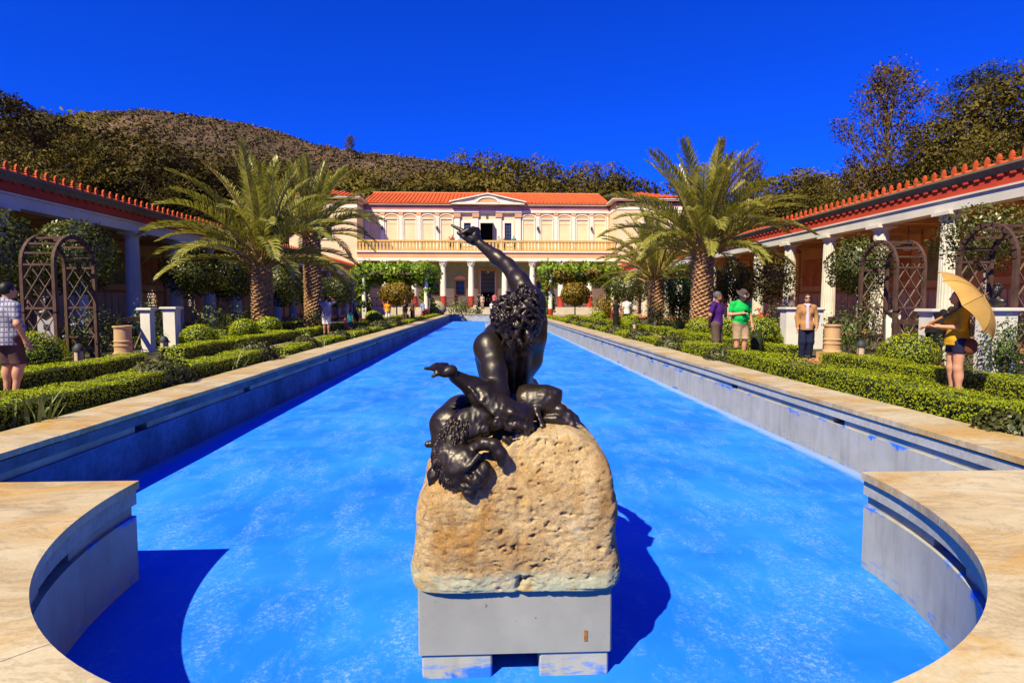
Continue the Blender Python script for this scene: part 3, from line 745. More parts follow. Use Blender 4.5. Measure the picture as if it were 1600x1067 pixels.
    for s in wy:
        lt = MB(); xm = X(CX + 4.42)
        for iz in range(6):
            for iy in range(5):
                cz = wz0 + 0.09 + iz * 0.175; cy = s - ww + 0.09 + iy * 0.185 + (0.09 if iz % 2 else 0)
                ring = [(xm, cy + 0.085 * math.cos(q), cz + 0.095 * math.sin(q)) for q in [math.pi * 2 * k / 10 for k in range(11)]]
                lt.tube(ring, 0.022, 4, False)
        for cz in (wz0 + 0.02, wz1 - 0.02): lt.box(xm - 0.05, xm + 0.05, s - ww, s + ww, cz - 0.02, cz + 0.02)
        lt.obj('pierced_window', WHITE, t)
    for n in range(-1, 15):
        y = CY0 + BAY * n
        if not any(abs(s - y - BAY / 2) < 2.2 for s in wy):
            for k in range(6):
                bx('wainscot_panel', CX + 4.26, CX + 4.298, y + 0.12 + k * 0.56, y + 0.12 + k * 0.56 + 0.50, ZSTY + 0.35, 1.95, WAINS)
        bx('painted_field', CX + 4.27, CX + 4.297, y + 0.55, y + BAY - 0.55, 2.45, 4.10, FRESG if n % 2 else FRESR)
        bx('pilaster', CX + 4.18, CX + 4.298, y - 0.2, y + 0.2, ZSTY, 4.6, WALLP)
    bx('dado_rail', CX + 4.23, CX + 4.29, YA, YB, 2.02, 2.12, FRESR)
    return t
colonnade(1, 'sunlit white colonnade with red frieze on the umbrella side of the pool')
colonnade(-1, 'shaded colonnade with dark red frieze and pierced stone windows')
def lantern(name, label, loc, drop=1.0):
    t = thing(name, label, 'lantern', loc, 0, 'hanging lanterns')
    M_ = plain('lantern_bronze', (0.10, 0.08, 0.06), 0.5, 0.2, metal=0.6); G_ = plain('lantern_glass', (0.45, 0.38, 0.28), 0.3, 0.1)
    MB().tube([(0, 0, 0.2), (0, 0, drop)], 0.018, 6).obj('chain', M_, t)
    link('hood', autosmooth(MB().lathe([(0.02, 0.24), (0.09, 0.22), (0.17, 0.12), (0.19, 0.08)], 16).mesh('hood')), M_, t)
    link('globe', autosmooth(MB().lathe([(0.15, 0.08), (0.15, -0.06), (0.12, -0.12)], 16).mesh('globe')), G_, t)
    return t
lantern('hanging_lantern', 'bronze lantern hanging between columns in the sunlit colonnade', (17.6, 24.4, 3.72), 0.9)
lantern('hanging_lantern', 'bronze lantern hanging in the shaded colonnade above the arbour', (-17.4, 23.4, 3.72), 0.9)
# ------------------------------------------------------------------ the villa
CREAM = plain('cream_stucco', (0.74, 0.56, 0.35), 0.8, 0.10, 0.5, 0.05, 8, fine=0.06)
VPALE = plain('pale_pilaster', (0.76, 0.67, 0.56), 0.8, 0.08, 0.6, fine=0.05)
PEACH = plain('peach_band', (0.70, 0.36, 0.17), 0.8, 0.12, 0.6, fine=0.06)
PINKB = plain('pink_band', (0.46, 0.20, 0.20), 0.8, 0.12, 0.6, fine=0.06)
VWHITE = plain('villa_white', (0.78, 0.70, 0.56), 0.75, 0.08, 0.6, fine=0.05)
OCHRE = plain('ochre_baluster', (0.62, 0.38, 0.12), 0.8, 0.12, 0.8, fine=0.06)
SOFFIT = plain('eave_soffit', (0.52, 0.38, 0.24), 0.8, 0.1, 0.6)
REDB = plain('red_column_base', (0.32, 0.028, 0.016), 0.7, 0.15, 1.0)
DARKW = plain('window_glass', (0.018, 0.022, 0.035), 0.18, 0.3, 0.4, spec=0.6)
MUNT = plain('window_bars', (0.10, 0.11, 0.14), 0.6, 0.1)
WOODF = plain('orange_window_frame', (0.40, 0.20, 0.07), 0.7, 0.15)
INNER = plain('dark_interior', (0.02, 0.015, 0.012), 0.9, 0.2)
IRON = plain('railing_iron', (0.05, 0.05, 0.055), 0.6, 0.2, metal=0.3)
GREENW = plain('grey_green_wall', (0.27, 0.27, 0.16), 0.85, 0.15, 0.8, fine=0.08)
STEPM = plain('stone_steps', (0.50, 0.44, 0.34), 0.85, 0.12, 1.0, fine=0.1)
V_ = thing('villa', 'cream two-storey villa with red tiled roof, pediment and balustraded terrace', 'villa', (AX, 74.0, 0))
def vb(name, x0, x1, y0, y1, z0, z1, mat, par=V_):
    return MB().box(x0, x1, y0, y1, z0, z1).obj(name, mat, par)
HWV = 15.85
# podium, steps, porch
vb('podium', -HWV, HWV, -0.9, 14, -0.1, 0.9, STEPM)
for k in range(5):
    vb('step', -1.35, 1.35, -2.6 + k * 0.34, -0.902, k * 0.18 - 0.1 if k == 0 else k * 0.18 + 0.001, (k + 1) * 0.18 - 0.02, STEPM)
for s in (-1, 1): vb('stair_cheek', s * 1.36 if s > 0 else -1.75, 1.75 if s > 0 else -1.36, -2.6, -0.903, -0.1, 1.15, VWHITE)
# porch columns with red feet and leafy capitals
xs = [-12.62, -9.05, -5.5, -2.07, 2.07, 5.5, 9.05, 12.62]
pshaft = autosmooth(MB().lathe([(0.36, 1.38), (0.355, 2.4), (0.33, 3.9), (0.29, 5.0)], 24).mesh('porch_shaft'), 40); pshaft.materials.append(VWHITE)
pbase = autosmooth(MB().lathe([(0.40, 0.0), (0.40, 0.12), (0.365, 0.18), (0.365, 1.378)], 24).mesh('red_base'), 40); pbase.materials.append(REDB)
def leafy_capital():
    m = MB().lathe([(0.29, 0), (0.32, 0.06), (0.30, 0.10), (0.34, 0.4), (0.46, 0.58), (0.46, 0.60)], 20)
    for ring, (n, r, z, h) in enumerate(((8, 0.33, 0.08, 0.26), (8, 0.37, 0.26, 0.28))):
        for i in range(n):
            a = 2 * math.pi * (i + 0.5 * ring) / n; c, s = math.cos(a), math.sin(a)
            m.tube([(r * c, r * s, z), ((r + 0.03) * c, (r + 0.03) * s, z + h * 0.6), ((r + 0.13) * c, (r + 0.13) * s, z + h), ((r + 0.15) * c, (r + 0.15) * s, z + h * 0.8)], [0.07, 0.075, 0.05, 0.02], 5)
    for i in range(4):
        a = math.pi / 4 + i * math.pi / 2; c, s = math.cos(a), math.sin(a)
        m.tube([(0.42 * c, 0.42 * s, 0.36), (0.5 * c, 0.5 * s, 0.52), (0.58 * c, 0.58 * s, 0.56), (0.55 * c, 0.55 * s, 0.47)], [0.05, 0.06, 0.05, 0.03], 5)
    m.box(-0.5, 0.5, -0.5, 0.5, 0.60, 0.68); return m.mesh('leafy_capital')
lcap = leafy_capital(); lcap.materials.append(VWHITE)
for x in xs:
    c = link('column', pshaft, None, V_, (x, 0, 0.9)); link('red_base', pbase, None, c, (0, 0, 0)); link('capital', lcap, None, c, (0, 0, 5.0))
for s in (-1, 1): vb('end_pier', s * 15.55 - 0.28, s * 15.55 + 0.28, -0.28, 0.28, 0.9, 6.578, VWHITE)
vb('architrave', -HWV, HWV, -0.36, 0.36, 6.58, 6.92, VWHITE)
vb('peach_frieze', -HWV, HWV, -0.32, 0.32, 6.922, 7.50, PEACH)
vb('cornice', -HWV - 0.1, HWV + 0.1, -0.40, 0.45, 7.502, 7.60, VWHITE)
vb('cornice_lip', -HWV - 0.15, HWV + 0.15, -0.48, 0.45, 7.602, 7.76, VWHITE)
vb('terrace_floor', -HWV, HWV, 0.36, 4.0, 6.9, 7.98, SOFFIT)
# porch railings of crossed bars
px_ = [-15.3] + xs + [15.3]
for i in range(len(px_) - 1):
    a, b = px_[i] + 0.42, px_[i + 1] - 0.42
    if abs(a + b) < 1: continue
    r = MB(); r.box(a, b, -0.03, 0.03, 2.02, 2.09); r.box(a, b, -0.03, 0.03, 1.02, 1.08)
    n = 3; w_ = (b - a) / n
    for k in range(n + 1): r.box(a + k * w_ - 0.02, a + k * w_ + 0.02, -0.02, 0.02, 1.08, 2.02)
    for k in range(n):
        r.bar((a + k * w_, 0, 1.1), (a + (k + 1) * w_, 0, 2.0), 0.025); r.bar((a + k * w_, 0.006, 2.0), (a + (k + 1) * w_, 0.006, 1.1), 0.025)
    r.obj('railing', IRON, V_)
# porch back wall with openings
def wall_with_holes(name, x0, x1, z0, z1, y, th, holes, mat, par=V_):
    m = MB(); zs = sorted({z0, z1, *[h[2] for h in holes], *[h[3] for h in holes]})
    for i in range(len(zs) - 1):
        za, zb = zs[i], zs[i + 1]; cut = sorted((h[0], h[1]) for h in holes if h[2] <= za + 1e-6 and h[3] >= zb - 1e-6); x = x0
        for a, b in cut:
            if a > x: m.box(x, a, y, y + th, za, zb)
            x = b
        if x < x1: m.box(x, x1, y, y + th, za, zb)
    return m.obj(name, mat, par)
pw = [-13.6, -10.4, -6.9, -3.6, 3.6, 6.9, 10.4, 13.6]
holes = [(x - 0.55, x + 0.55, 2.5, 4.3) for x in pw if abs(x) < 13] + [(-1.05, 1.05, 0.9, 5.6)]
wall_with_holes('porch_wall_lower', -HWV, HWV, 0.9, 3.3, 4.0, 0.3, [(h[0], h[1], h[2], min(h[3], 3.3)) for h in holes], CREAM)
wall_with_holes('porch_wall_upper', -HWV, HWV, 3.302, 6.9, 4.0, 0.3, [(h[0], h[1], max(h[2], 3.302), h[3]) for h in holes], GREENW)
def window(x, z0, z1, y, w, nx, nz, frame, fw=0.14, par=V_):
    f = MB(); f.box(x - w - fw, x - w, y - 0.07, y + 0.1, z0 - fw, z1 + fw); f.box(x + w, x + w + fw, y - 0.07, y + 0.1, z0 - fw, z1 + fw)
    f.box(x - w, x + w, y - 0.07, y + 0.1, z1, z1 + fw); f.box(x - w - 0.06, x + w + 0.06, y - 0.10, y + 0.1, z0 - fw, z0)
    o = f.obj('window', frame, par); pw_ = (2 * w - 0.04 * (nx - 1)) / nx; pz = (z1 - z0 - 0.04 * (nz - 1)) / nz
    pm = MB().box(0, pw_, 0, 0.02, 0, pz).mesh('pane'); pm.materials.append(DARKW)
    for i in range(nx):
        for k in range(nz): link('pane', pm, None, o, (x - w + i * (pw_ + 0.04), y + 0.12, z0 + k * (pz + 0.04)))
    b = MB()
    for i in range(1, nx): b.box(x - w + i * (pw_ + 0.04) - 0.04, x - w + i * (pw_ + 0.04), y + 0.1, y + 0.145, z0, z1)
    for k in range(1, nz): b.box(x - w, x + w, y + 0.098, y + 0.143, z0 + k * (pz + 0.04) - 0.04, z0 + k * (pz + 0.04))
    if b.V: b.obj('glazing_bars', MUNT, o)
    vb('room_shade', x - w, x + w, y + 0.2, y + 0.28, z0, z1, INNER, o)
    return o
for x in pw:
    if abs(x) < 13: window(x, 2.5, 4.3, 4.0, 0.55, 2, 3, WOODF, 0.2)
    if abs(x) < 13:
        MB().prism([(x - 0.85, 4.52), (x + 0.85, 4.52), (x + 0.5, 4.85), (x, 4.98), (x - 0.5, 4.85)], 'y', 3.90, 3.998).obj('window_pediment', PEACH, V_)
# the open front door, seen through to a lit court
dr = MB(); dr.box(-1.30, -1.05, 3.86, 4.25, 0.9, 5.85); dr.box(1.05, 1.30, 3.86, 4.25, 0.9, 5.85); dr.box(-1.05, 1.05, 3.86, 4.25, 5.6, 5.85)
door = dr.obj('doorway', WOODF, V_)
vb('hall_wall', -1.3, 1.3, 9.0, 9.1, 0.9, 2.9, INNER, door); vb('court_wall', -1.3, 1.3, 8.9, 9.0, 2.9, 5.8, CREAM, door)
for k in range(5): vb('court_ledge', -1.3, 1.3, 8.84, 8.9, 3.0 + k * 0.55, 3.08 + k * 0.55, WOODF, door)
for s in (-1, 1): vb('door_leaf', s * 0.98 - 0.06, s * 0.98 + 0.06, 4.26, 5.2, 0.9, 5.55, VWHITE, door)
vb('porch_ceiling', -HWV, HWV, 0.37, 3.99, 6.70, 6.88, CREAM)
# balustrade, post by post
bal = MB().box(-HWV, HWV, -0.46, -0.20, 7.762, 7.90).obj('balustrade', OCHRE, V_)
vb('handrail', -HWV, HWV, -0.50, -0.16, 8.86, 9.08, OCHRE, bal)
bme = MB().prism([(-0.13, 0), (0.13, 0), (0.16, 0.12), (0.10, 0.5), (0.14, 0.84), (0.15, 0.96), (-0.15, 0.96), (-0.14, 0.84), (-0.10, 0.5), (-0.16, 0.12)], 'y', -0.11, 0.11).mesh('baluster'); bme.materials.append(OCHRE)
nb = 76
for i in range(nb): link('baluster', bme, None, bal, (-HWV + 0.3 + (2 * HWV - 0.6) * i / (nb - 1), -0.33, 7.901))
# upper wall
UZ0, UZ1 = 7.7, 13.95
hol = [(-3.07, -2.19, 9.1, 11.75), (2.19, 3.07, 9.1, 11.75), (-0.95, 0.75, 7.72, 11.75)]
wall_with_holes('upper_wall', -15.9, 15.9, UZ0, UZ1, 4.001, 0.3, hol, CREAM)
for x in (-2.63, 2.63): window(x, 9.1, 11.75, 4.0, 0.44, 3, 6, VPALE, 0.34)
d2 = MB(); d2.box(-1.35, -0.95, 3.9, 4.2, 7.73, 12.2); d2.box(0.75, 1.15, 3.9, 4.2, 7.73, 12.2); d2.box(-0.95, 0.75, 3.9, 4.2, 11.75, 12.2)
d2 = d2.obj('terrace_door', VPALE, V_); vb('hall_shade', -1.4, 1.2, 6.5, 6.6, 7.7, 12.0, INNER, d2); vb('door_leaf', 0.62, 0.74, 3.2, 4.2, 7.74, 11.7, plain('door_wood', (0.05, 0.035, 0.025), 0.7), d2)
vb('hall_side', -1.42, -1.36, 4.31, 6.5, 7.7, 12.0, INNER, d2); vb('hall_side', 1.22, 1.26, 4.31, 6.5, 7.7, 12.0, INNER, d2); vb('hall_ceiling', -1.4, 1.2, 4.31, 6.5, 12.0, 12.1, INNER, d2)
for x in (-3.94, -1.55, 1.45, 3.94):
    p = vb('pilaster', x - 0.34, x + 0.34, 3.78, 4.0, UZ0, 12.45, VPALE)
    vb('capital', x - 0.44, x + 0.44, 3.68, 3.999, 12.452, 13.05, plain('peach_capital', (0.55, 0.30, 0.18), 0.85, 0.35, 9.0), p)
for s in (-1, 1):
    for x in (6.5, 8.85, 11.15, 13.5, 15.62):
        w_ = 0.24 if x < 15 else 0.12
        p = vb('pilaster', s * x - w_, s * x + w_, 3.83, 4.0, UZ0, 12.70, VPALE)
        vb('capital', s * x - w_ - 0.06, s * x + w_ + 0.06, 3.78, 3.999, 12.702, 13.0, PEACH, p)
    for x in (5.32, 7.68, 10.0, 12.32, 14.58):
        f = MB(); w_ = 0.86
        f.box(s * x - w_ - 0.0, s * x - w_ + 0.14, 3.90, 3.999, UZ0, 12.2); f.box(s * x + w_ - 0.14, s * x + w_, 3.90, 3.999, UZ0, 12.2); f.box(s * x - w_, s * x + w_, 3.89, 3.999, 12.201, 12.36)
        f = f.obj('panel_frame', VPALE, V_)
        arc = [(s * x + 0.84 * math.cos(a), 12.38 + 0.42 * math.sin(a)) for a in [math.pi * k / 12 for k in range(13)]]
        MB().prism(arc, 'y', 3.93, 3.999).obj('lunette', PEACH, f)
        r_ = MB()
        for k in range(12):
            a0, a1 = math.pi * k / 12, math.pi * (k + 1) / 12
            q = [(s * x + ra * math.cos(a), 12.38 + rb * math.sin(a)) for ra, rb, a in ((0.84, 0.42, a0), (0.95, 0.54, a0), (0.95, 0.54, a1), (0.84, 0.42, a1))]
            r_.prism(q, 'y', 3.86, 3.999)
        r_.obj('arch', VWHITE, f)
        vb('inset_line', s * x - 0.66, s * x + 0.66, 3.975, 3.999, 11.55, 11.60, PEACH, f)
    for k, x in enumerate((6.5, 13.5)):
        q = MB().box(s * x - 0.08, s * x + 0.08, 3.6, 3.83, 11.0, 11.08).lathe([(0.04, 0.0), (0.13, 0.1), (0.15, 0.42), (0.05, 0.55)], 8, (s * x, 3.62, 10.75))
        q.obj('wall_lamp', IRON, V_)
vb('green_shield', -0.22, 0.02, 3.86, 3.999, 12.35, 12.75, plain('shield_green', (0.06, 0.09, 0.04), 0.7, 0.4, 12.0))
vb('upper_architrave', -15.9, 15.9, 3.80, 4.0, 13.06, 13.36, VWHITE); vb('pink_frieze', -15.9, 15.9, 3.84, 4.0, 13.362, 13.80, PINKB)
for a, b in ((-4.4, -1.15), (1.05, 4.4)): vb('pink_frieze_block', a, b, 3.66, 3.838, 13.362, 13.80, PINKB); vb('architrave_block', a, b, 3.62, 3.798, 13.06, 13.36, VWHITE)
# eave and tiled roof
vb('eave', -15.9, 15.9, 3.65, 4.3, 13.96, 14.12, SOFFIT); vb('eave_fascia', -15.9, 15.9, 3.58, 3.648, 13.96, 14.26, SOFFIT)
def slope_roof(name, x0, x1, y0, y1, z0, z1, rows, par=V_, ridge=True):
    m = MB(); m.prism([(y0, z0), (y1, z1), (y1, z1 - 0.15), (y0, z0 - 0.12)][::-1], 'x', x0, x1); o = m.obj(name, TILE, par)
    d = Vector((0, y1 - y0, z1 - z0)); L_ = d.length; nseg = 9
    rm = MB()
    for k in range(nseg):
        a = d * (k / nseg); b = d * ((k + 1) / nseg); w0, w1 = 0.135, 0.11
        dir_ = d.normalized(); nn = Vector((0, -dir_.z, dir_.y)); Vv = []
        for p, w_ in ((a, w0), (b + dir_ * 0.05, w1)):
            for q in range(7):
                t = math.pi * q / 6; Vv.append(p + Vector((w_ * math.cos(t), 0, 0)) + nn * (w_ * 0.95 * math.sin(t) + 0.015))
        rm.add(Vv, [(q, q + 1, 8 + q, 7 + q) for q in range(6)] + [tuple(range(6, -1, -1))])
    me = autosmooth(rm.mesh('tile_row'), 50); me.materials.append(TILE)
    for i in range(rows): link('tile_row', me, None, o, (x0 + 0.25 + (x1 - x0 - 0.5) * i / (rows - 1), y0, z0))
    if ridge:
        cp = MB()
        cp.tube([(-0.26, 0, 0), (0.24, 0, 0)], [0.16, 0.14], 8); cm = autosmooth(cp.mesh('ridge_tile')); cm.materials.append(plain('ridge_terracotta', (0.66, 0.19, 0.08), 0.8, 0.2, 2.0))
        n = int((x1 - x0) / 0.5)
        for i in range(n): link('ridge_tile', cm, None, o, (x0 + 0.25 + i * 0.5, y1, z1 + 0.06))
    return o
slope_roof('roof', -15.85, 15.85, 3.5, 10.5, 14.28, 16.62, 64)
# pediment over the centre
pe = MB().prism([(-4.55, 14.235), (4.55, 14.235), (0, 15.22)], 'y', 3.100, 3.400).obj('pediment', VWHITE, V_)
vb('pediment_base', -4.7, 4.7, 3.0, 3.57, 14.02, 14.232, VWHITE, pe)
for s in (-1, 1):
    MB().prism([(0, 15.42), (s * 4.9, 14.38), (s * 4.9, 14.24), (0, 15.28)] if s < 0 else [(0, 15.28), (4.9, 14.24), (4.9, 14.38), (0, 15.42)], 'y', 2.850, 3.800).obj('raking_cornice', VWHITE, pe)
    MB().prism([(0, 15.52), (s * 4.95, 14.47), (s * 4.95, 14.39), (0, 15.43)] if s < 0 else [(0, 15.43), (4.95, 14.39), (4.95, 14.47), (0, 15.52)], 'y', 2.900, 9.300).obj('gable_roof', TILE, pe)
arc = [(1.25 * math.cos(a), 14.26 + 0.55 * math.sin(a)) for a in [math.pi * k / 16 for k in range(17)]]
MB().prism(arc, 'y', 3.040, 3.099).obj('lunette', PEACH, pe)
ra_ = MB()
for k in range(16):
    a0, a1 = math.pi * k / 16, math.pi * (k + 1) / 16
    q = [(x_ * math.cos(a), 14.26 + z_ * math.sin(a)) for x_, z_, a in ((1.25, 0.55, a0), (1.6, 0.74, a0), (1.6, 0.74, a1), (1.25, 0.55, a1))]
    ra_.prism(q, 'y', 2.950, 3.099)
ra_.obj('arch', VWHITE, pe)
link('finial', autosmooth(MB().lathe([(0.12, 0), (0.2, 0.1), (0.10, 0.2), (0.16, 0.34), (0.02, 0.5)], 10).mesh('finial')), TILE2, pe, (0, 3.2, 15.48))
# the two projecting wings
for s in (-1, 1):
    a, b = sorted((s * 15.86, s * 24.0))
    wg = vb('wing', a, b, -0.3, 16, 0, 13.3, CREAM)
    vb('pink_band', a - 0.04, b + 0.04, -0.34, 16, 13.302, 13.75, PINKB, wg); vb('white_band', a - 0.06, b + 0.06, -0.37, 16, 12.9, 13.298, VWHITE, wg)
    vb('eave', a - 0.45, b + 0.45, -0.75, 17, 13.96, 14.12, SOFFIT, wg); vb('eave_fascia', a - 0.51, b + 0.51, -0.82, 17.1, 14.122, 14.30, VWHITE, wg)
    xi, xo = a - 0.55, b + 0.55; xm = (xi + xo) / 2; hr = MB()
    hr.add([(xi, -0.9, 14.32), (xo, -0.9, 14.32), (xo, 17.2, 14.32), (xi, 17.2, 14.32), (xm, 4.0, 15.75), (xm, 12, 15.75)],
           [(0, 1, 4), (1, 2, 5, 4), (2, 3, 5), (3, 0, 4, 5), (0, 3, 2, 1)])
    ho = hr.obj('wing_roof', TILE, wg)
    n = 16
    for i in range(1, n):
        u = i / n; x = xi + (xo - xi) * u; k = 1 - abs(2 * u - 1)
        MB().bar((x, -0.9, 14.36), (x, -0.9 + 4.9 * k, 14.36 + 1.43 * k), 0.24, 0.16).obj('tile_row', TILE, ho)
    window(s * 19.6, 9.3, 11.2, -0.32, 0.75, 3, 4, VPALE, 0.2, wg)
    vb('room_shade', s * 19.6 - 0.75, s * 19.6 + 0.75, -0.31, -0.302, 9.3, 11.2, INNER, wg)
for (px, lab) in ((659, 'small white lantern under the villa porch ceiling near the vine pergola'), (762.5, 'small dark lantern hanging before the villa entrance')):
    p = atY(px, 417, 75.5); lantern('porch_lantern', lab, (p.x, 75.5, 5.35), 1.35)
# ------------------------------------------------------------------ hills and far trees
def ridge(x):
    xs = [-700, -340, -310, -285, -268, -225, -190, -165, -140, -118, -90, -60, -33, -15, 10, 60, 120, 180, 235, 300, 500, 800]
    zs = [ 120,  132,  128,  131,  137,  138,  135,  131,  124,  116, 111, 108, 106, 102, 92, 80, 76, 78, 84, 96, 120, 130]
    return 0.95 * float(np.interp(x, xs, zs))
def sstep(a, b, v):
    t = min(1, max(0, (v - a) / (b - a))); return t * t * (3 - 2 * t)
def hillZ(x, y):
    back = ridge(x) * sstep(98, 170, y) * min(1.0, y / 420.0) ** 1.7 if y > 98 else 0.0
    side = 0.0
    if abs(x) > 26: side = (abs(x) - 26) * 0.24 * (1 if y < 140 else max(0, 1 - (y - 140) / 120))
    z = max(back, min(side, 26)); 
    if z > 0.3: z += 2.2 * fbm((x * 0.02, y * 0.02, 0), 1.0, 4) * min(1, z / 14)
    return z - 1.6
def hill_mesh():
    xs = np.linspace(-620, 620, 156); ys = np.concatenate([np.linspace(-40, 160, 34)[:-1], np.linspace(160, 620, 70)])
    V = [(x, y, hillZ(x, y)) for y in ys for x in xs]; n = len(xs)
    F = [(j * n + i, j * n + i + 1, (j + 1) * n + i + 1, (j + 1) * n + i) for j in range(len(ys) - 1) for i in range(n - 1)]
    return mk_mesh('hills', V, F, True)
HILLM = plain('dry_hillside', (0.115, 0.066, 0.034), 0.95, 0.5, 0.03, 0.5, 0.5, fine=0.4)
struct('hills', hill_mesh(), HILLM)
SCRUB = leafmat('chaparral', (0.034, 0.030, 0.010), (0.078, 0.055, 0.020), (0.14, 0.085, 0.036), 0.0, 0.8, 0.02)
def scrub_mesh(n=16000):
    rng = np.random.default_rng(3); P = []; N = []
    k = 0
    while k < n:
        x = rng.uniform(-390, 200); y = rng.uniform(165, 440)
        if fbm((x * 0.03, y * 0.03, 4), 1.0, 3) < -0.75: continue
        z = hillZ(x, y); r = (0.7 + 2.0 * rng.random() ** 2.2) * (1.25 if y > 330 else 1.0); m = 13
        d = rand_dirs(m, rng); d[:, 2] = np.abs(d[:, 2]) * 0.9
        P.append(np.array([x, y, z + 0.2]) + d * r * np.array([1, 1, 0.8])); N.append(d); k += 1
    return leaf_mesh('scrub', np.vstack(P), np.vstack(N), 1.25, 0.8, 0.6, rng)
o = struct('scrub', scrub_mesh(), SCRUB, None, 'stuff'); tag(o, 'brown chaparral scrub covering the hillside', 'scrub', None, 'stuff')

BARK = plain('tree_bark', (0.16, 0.11, 0.075), 0.9, 0.35, 6.0, 0.4, 20, coord='obj')
PALEBARK = plain('eucalyptus_bark', (0.30, 0.22, 0.16), 0.85, 0.3, 3.0, 0.3, 15, coord='obj')
def tree_kind(seed, h, rx, lo, ncl, cr, nleaf, leaf, tr, flat=0.75, aspect=0.5, gap=0.0, hang=0.0, limb=1.0, shell=0.40):
    rng = np.random.default_rng(seed); pr = random.Random(seed)
    tk = MB(); leafs_P = []; leafs_N = []
    lean = Vector((pr.uniform(-.05, .05) * h, pr.uniform(-.05, .05) * h, 0))
    spine = [Vector((0, 0, -1.2)), Vector((0, 0, 0)), lean * 0.3 + Vector((0, 0, h * lo)), lean * 0.7 + Vector((pr.uniform(-.3, .3), pr.uniform(-.3, .3), h * (lo + 0.6 * (1 - lo)))), lean + Vector((0, 0, h * 0.93))]
    tk.tube(spine, [tr * 1.3, tr, tr * 0.75, tr * 0.4, tr * 0.12], 8)
    for i in range(ncl):
        u = (i + 0.5) / ncl; z = h * (lo + (1 - lo) * (u ** 0.9)) ; prof = math.sin(math.pi * min(1, 0.18 + 0.80 * u)) ** 0.7
        a = i * 2.39996 + pr.uniform(-.4, .4); rr = rx * prof * pr.uniform(0.35, 1.0)
        c = Vector((rr * math.cos(a), rr * math.sin(a), z)) + lean * u
        c.z = min(c.z, h - cr * 0.5)
        b0 = spine[2].lerp(spine[4], max(0, u * 0.85 - 0.1)); mid = b0.lerp(c, 0.5) + Vector((pr.uniform(-.1, .1), pr.uniform(-.1, .1), -0.06)) * rr
        r0 = tr * 0.36 * limb * (1 - 0.5 * u); tk.tube([b0, mid, c], [r0, r0 * 0.6, r0 * 0.15], 5)
        for q in range(2): 
            e = c + Vector((pr.uniform(-1, 1), pr.uniform(-1, 1), pr.uniform(-.2, .9))) * cr * 0.8
            tk.tube([mid.lerp(c, 0.5), e], [r0 * 0.4, r0 * 0.08], 4, False)
        rad = cr * pr.uniform(0.7, 1.3)
        P, N = crown_points(nleaf, c, (rad, rad, rad * flat), 0.30, 2.0, shell, seed + i * 3.7, rng)
        P[:, 2] -= hang * rng.random(nleaf) * rad
        if gap:
            kp = np.array([mnoise.noise(Vector(p) * (1.6 / cr)) for p in P]) > gap - 0.35; P = P[kp]; N = N[kp]
        leafs_P.append(P); leafs_N.append(N)
    return autosmooth(tk.mesh('trunk'), 60), leaf_mesh('crown', np.vstack(leafs_P), np.vstack(leafs_N), leaf, aspect, 0.8, rng)
GUM = leafmat('gum_leaves', (0.046, 0.036, 0.006), (0.100, 0.076, 0.011), (0.17, 0.125, 0.020), 0.22, 0.6, 0.10, 0.15)
GUMD = leafmat('dark_gum_leaves', (0.026, 0.021, 0.005), (0.056, 0.043, 0.009), (0.10, 0.072, 0.016), 0.2, 0.6, 0.08, 0.15)
OLIVE = leafmat('rusty_leaves', (0.045, 0.030, 0.007), (0.12, 0.074, 0.013), (0.20, 0.125, 0.025), 0.2, 0.6, 0.10, 0.15)
PINE = leafmat('pine_needles', (0.008, 0.012, 0.004), (0.018, 0.024, 0.008), (0.045, 0.050, 0.015), 0.05, 0.5, 0.2)
GREENB = leafmat('fresh_leaves', (0.02, 0.04, 0.006), (0.06, 0.10, 0.012), (0.14, 0.19, 0.03), 0.2, 0.45, 0.3)
KINDS = {
    'gum': (tree_kind(11, 16, 4.2, 0.34, 17, 2.0, 720, 0.30, 0.32, 0.8, 0.5, 0.1), GUM, PALEBARK),
    'gum2': (tree_kind(12, 15, 5.0, 0.22, 18, 2.3, 760, 0.31, 0.34, 0.75, 0.5, 0.05), GUMD, BARK),
    'broad': (tree_kind(13, 11, 5.0, 0.12, 16, 2.3, 760, 0.30, 0.35, 0.8, 0.5, 0.0), GUM, BARK),
    'airy': (tree_kind(14, 24, 6.6, 0.14, 64, 1.9, 260, 0.34, 0.42, 0.8, 0.42, 0.16, 0.5, 1.2, 0.8), OLIVE, BARK),
    'pine': (tree_kind(15, 18, 3.6, 0.25, 26, 1.7, 420, 0.26, 0.36, 0.55, 0.3, 0.05), PINE, BARK),
    'leafy': (tree_kind(16, 13, 5.2, 0.10, 20, 2.4, 800, 0.29, 0.36, 0.85, 0.5, 0.05), GUM, BARK),
}
for k_, ((a_, b_), m1, m2) in KINDS.items(): a_.materials.append(m2); b_.materials.append(m1)
KINDS['broad_shade'] = (tuple(x_.copy() for x_ in KINDS['broad'][0]), GUMD, BARK); KINDS['leafy_shade'] = (tuple(x_.copy() for x_ in KINDS['leafy'][0]), GUMD, BARK)  # darker leaf copies: shade and vignette on the left slope put into colour
for k_ in ('broad_shade', 'leafy_shade'): KINDS[k_][0][1].materials.clear(); KINDS[k_][0][1].materials.append(GUMD)
KH = dict(broad_shade=11, leafy_shade=13, gum=16, gum2=15, broad=11, airy=24, pine=18, leafy=13)
def far_tree(kind, px, top, Y, label, group, wide=1.0, rot=0.0, name='tree'):
    (tk, cr), _, _ = KINDS[kind]; p = atY(px, top, Y); zb = hillZ(p.x, Y); s = max(0.25, (p.z - zb) / KH[kind])
    t = thing(name, label, 'tree', (p.x, Y, zb), rot, group); t.scale = (s * wide, s * wide, s)
    link('trunk', tk, None, t); link('crown', cr, None, t)
    return t
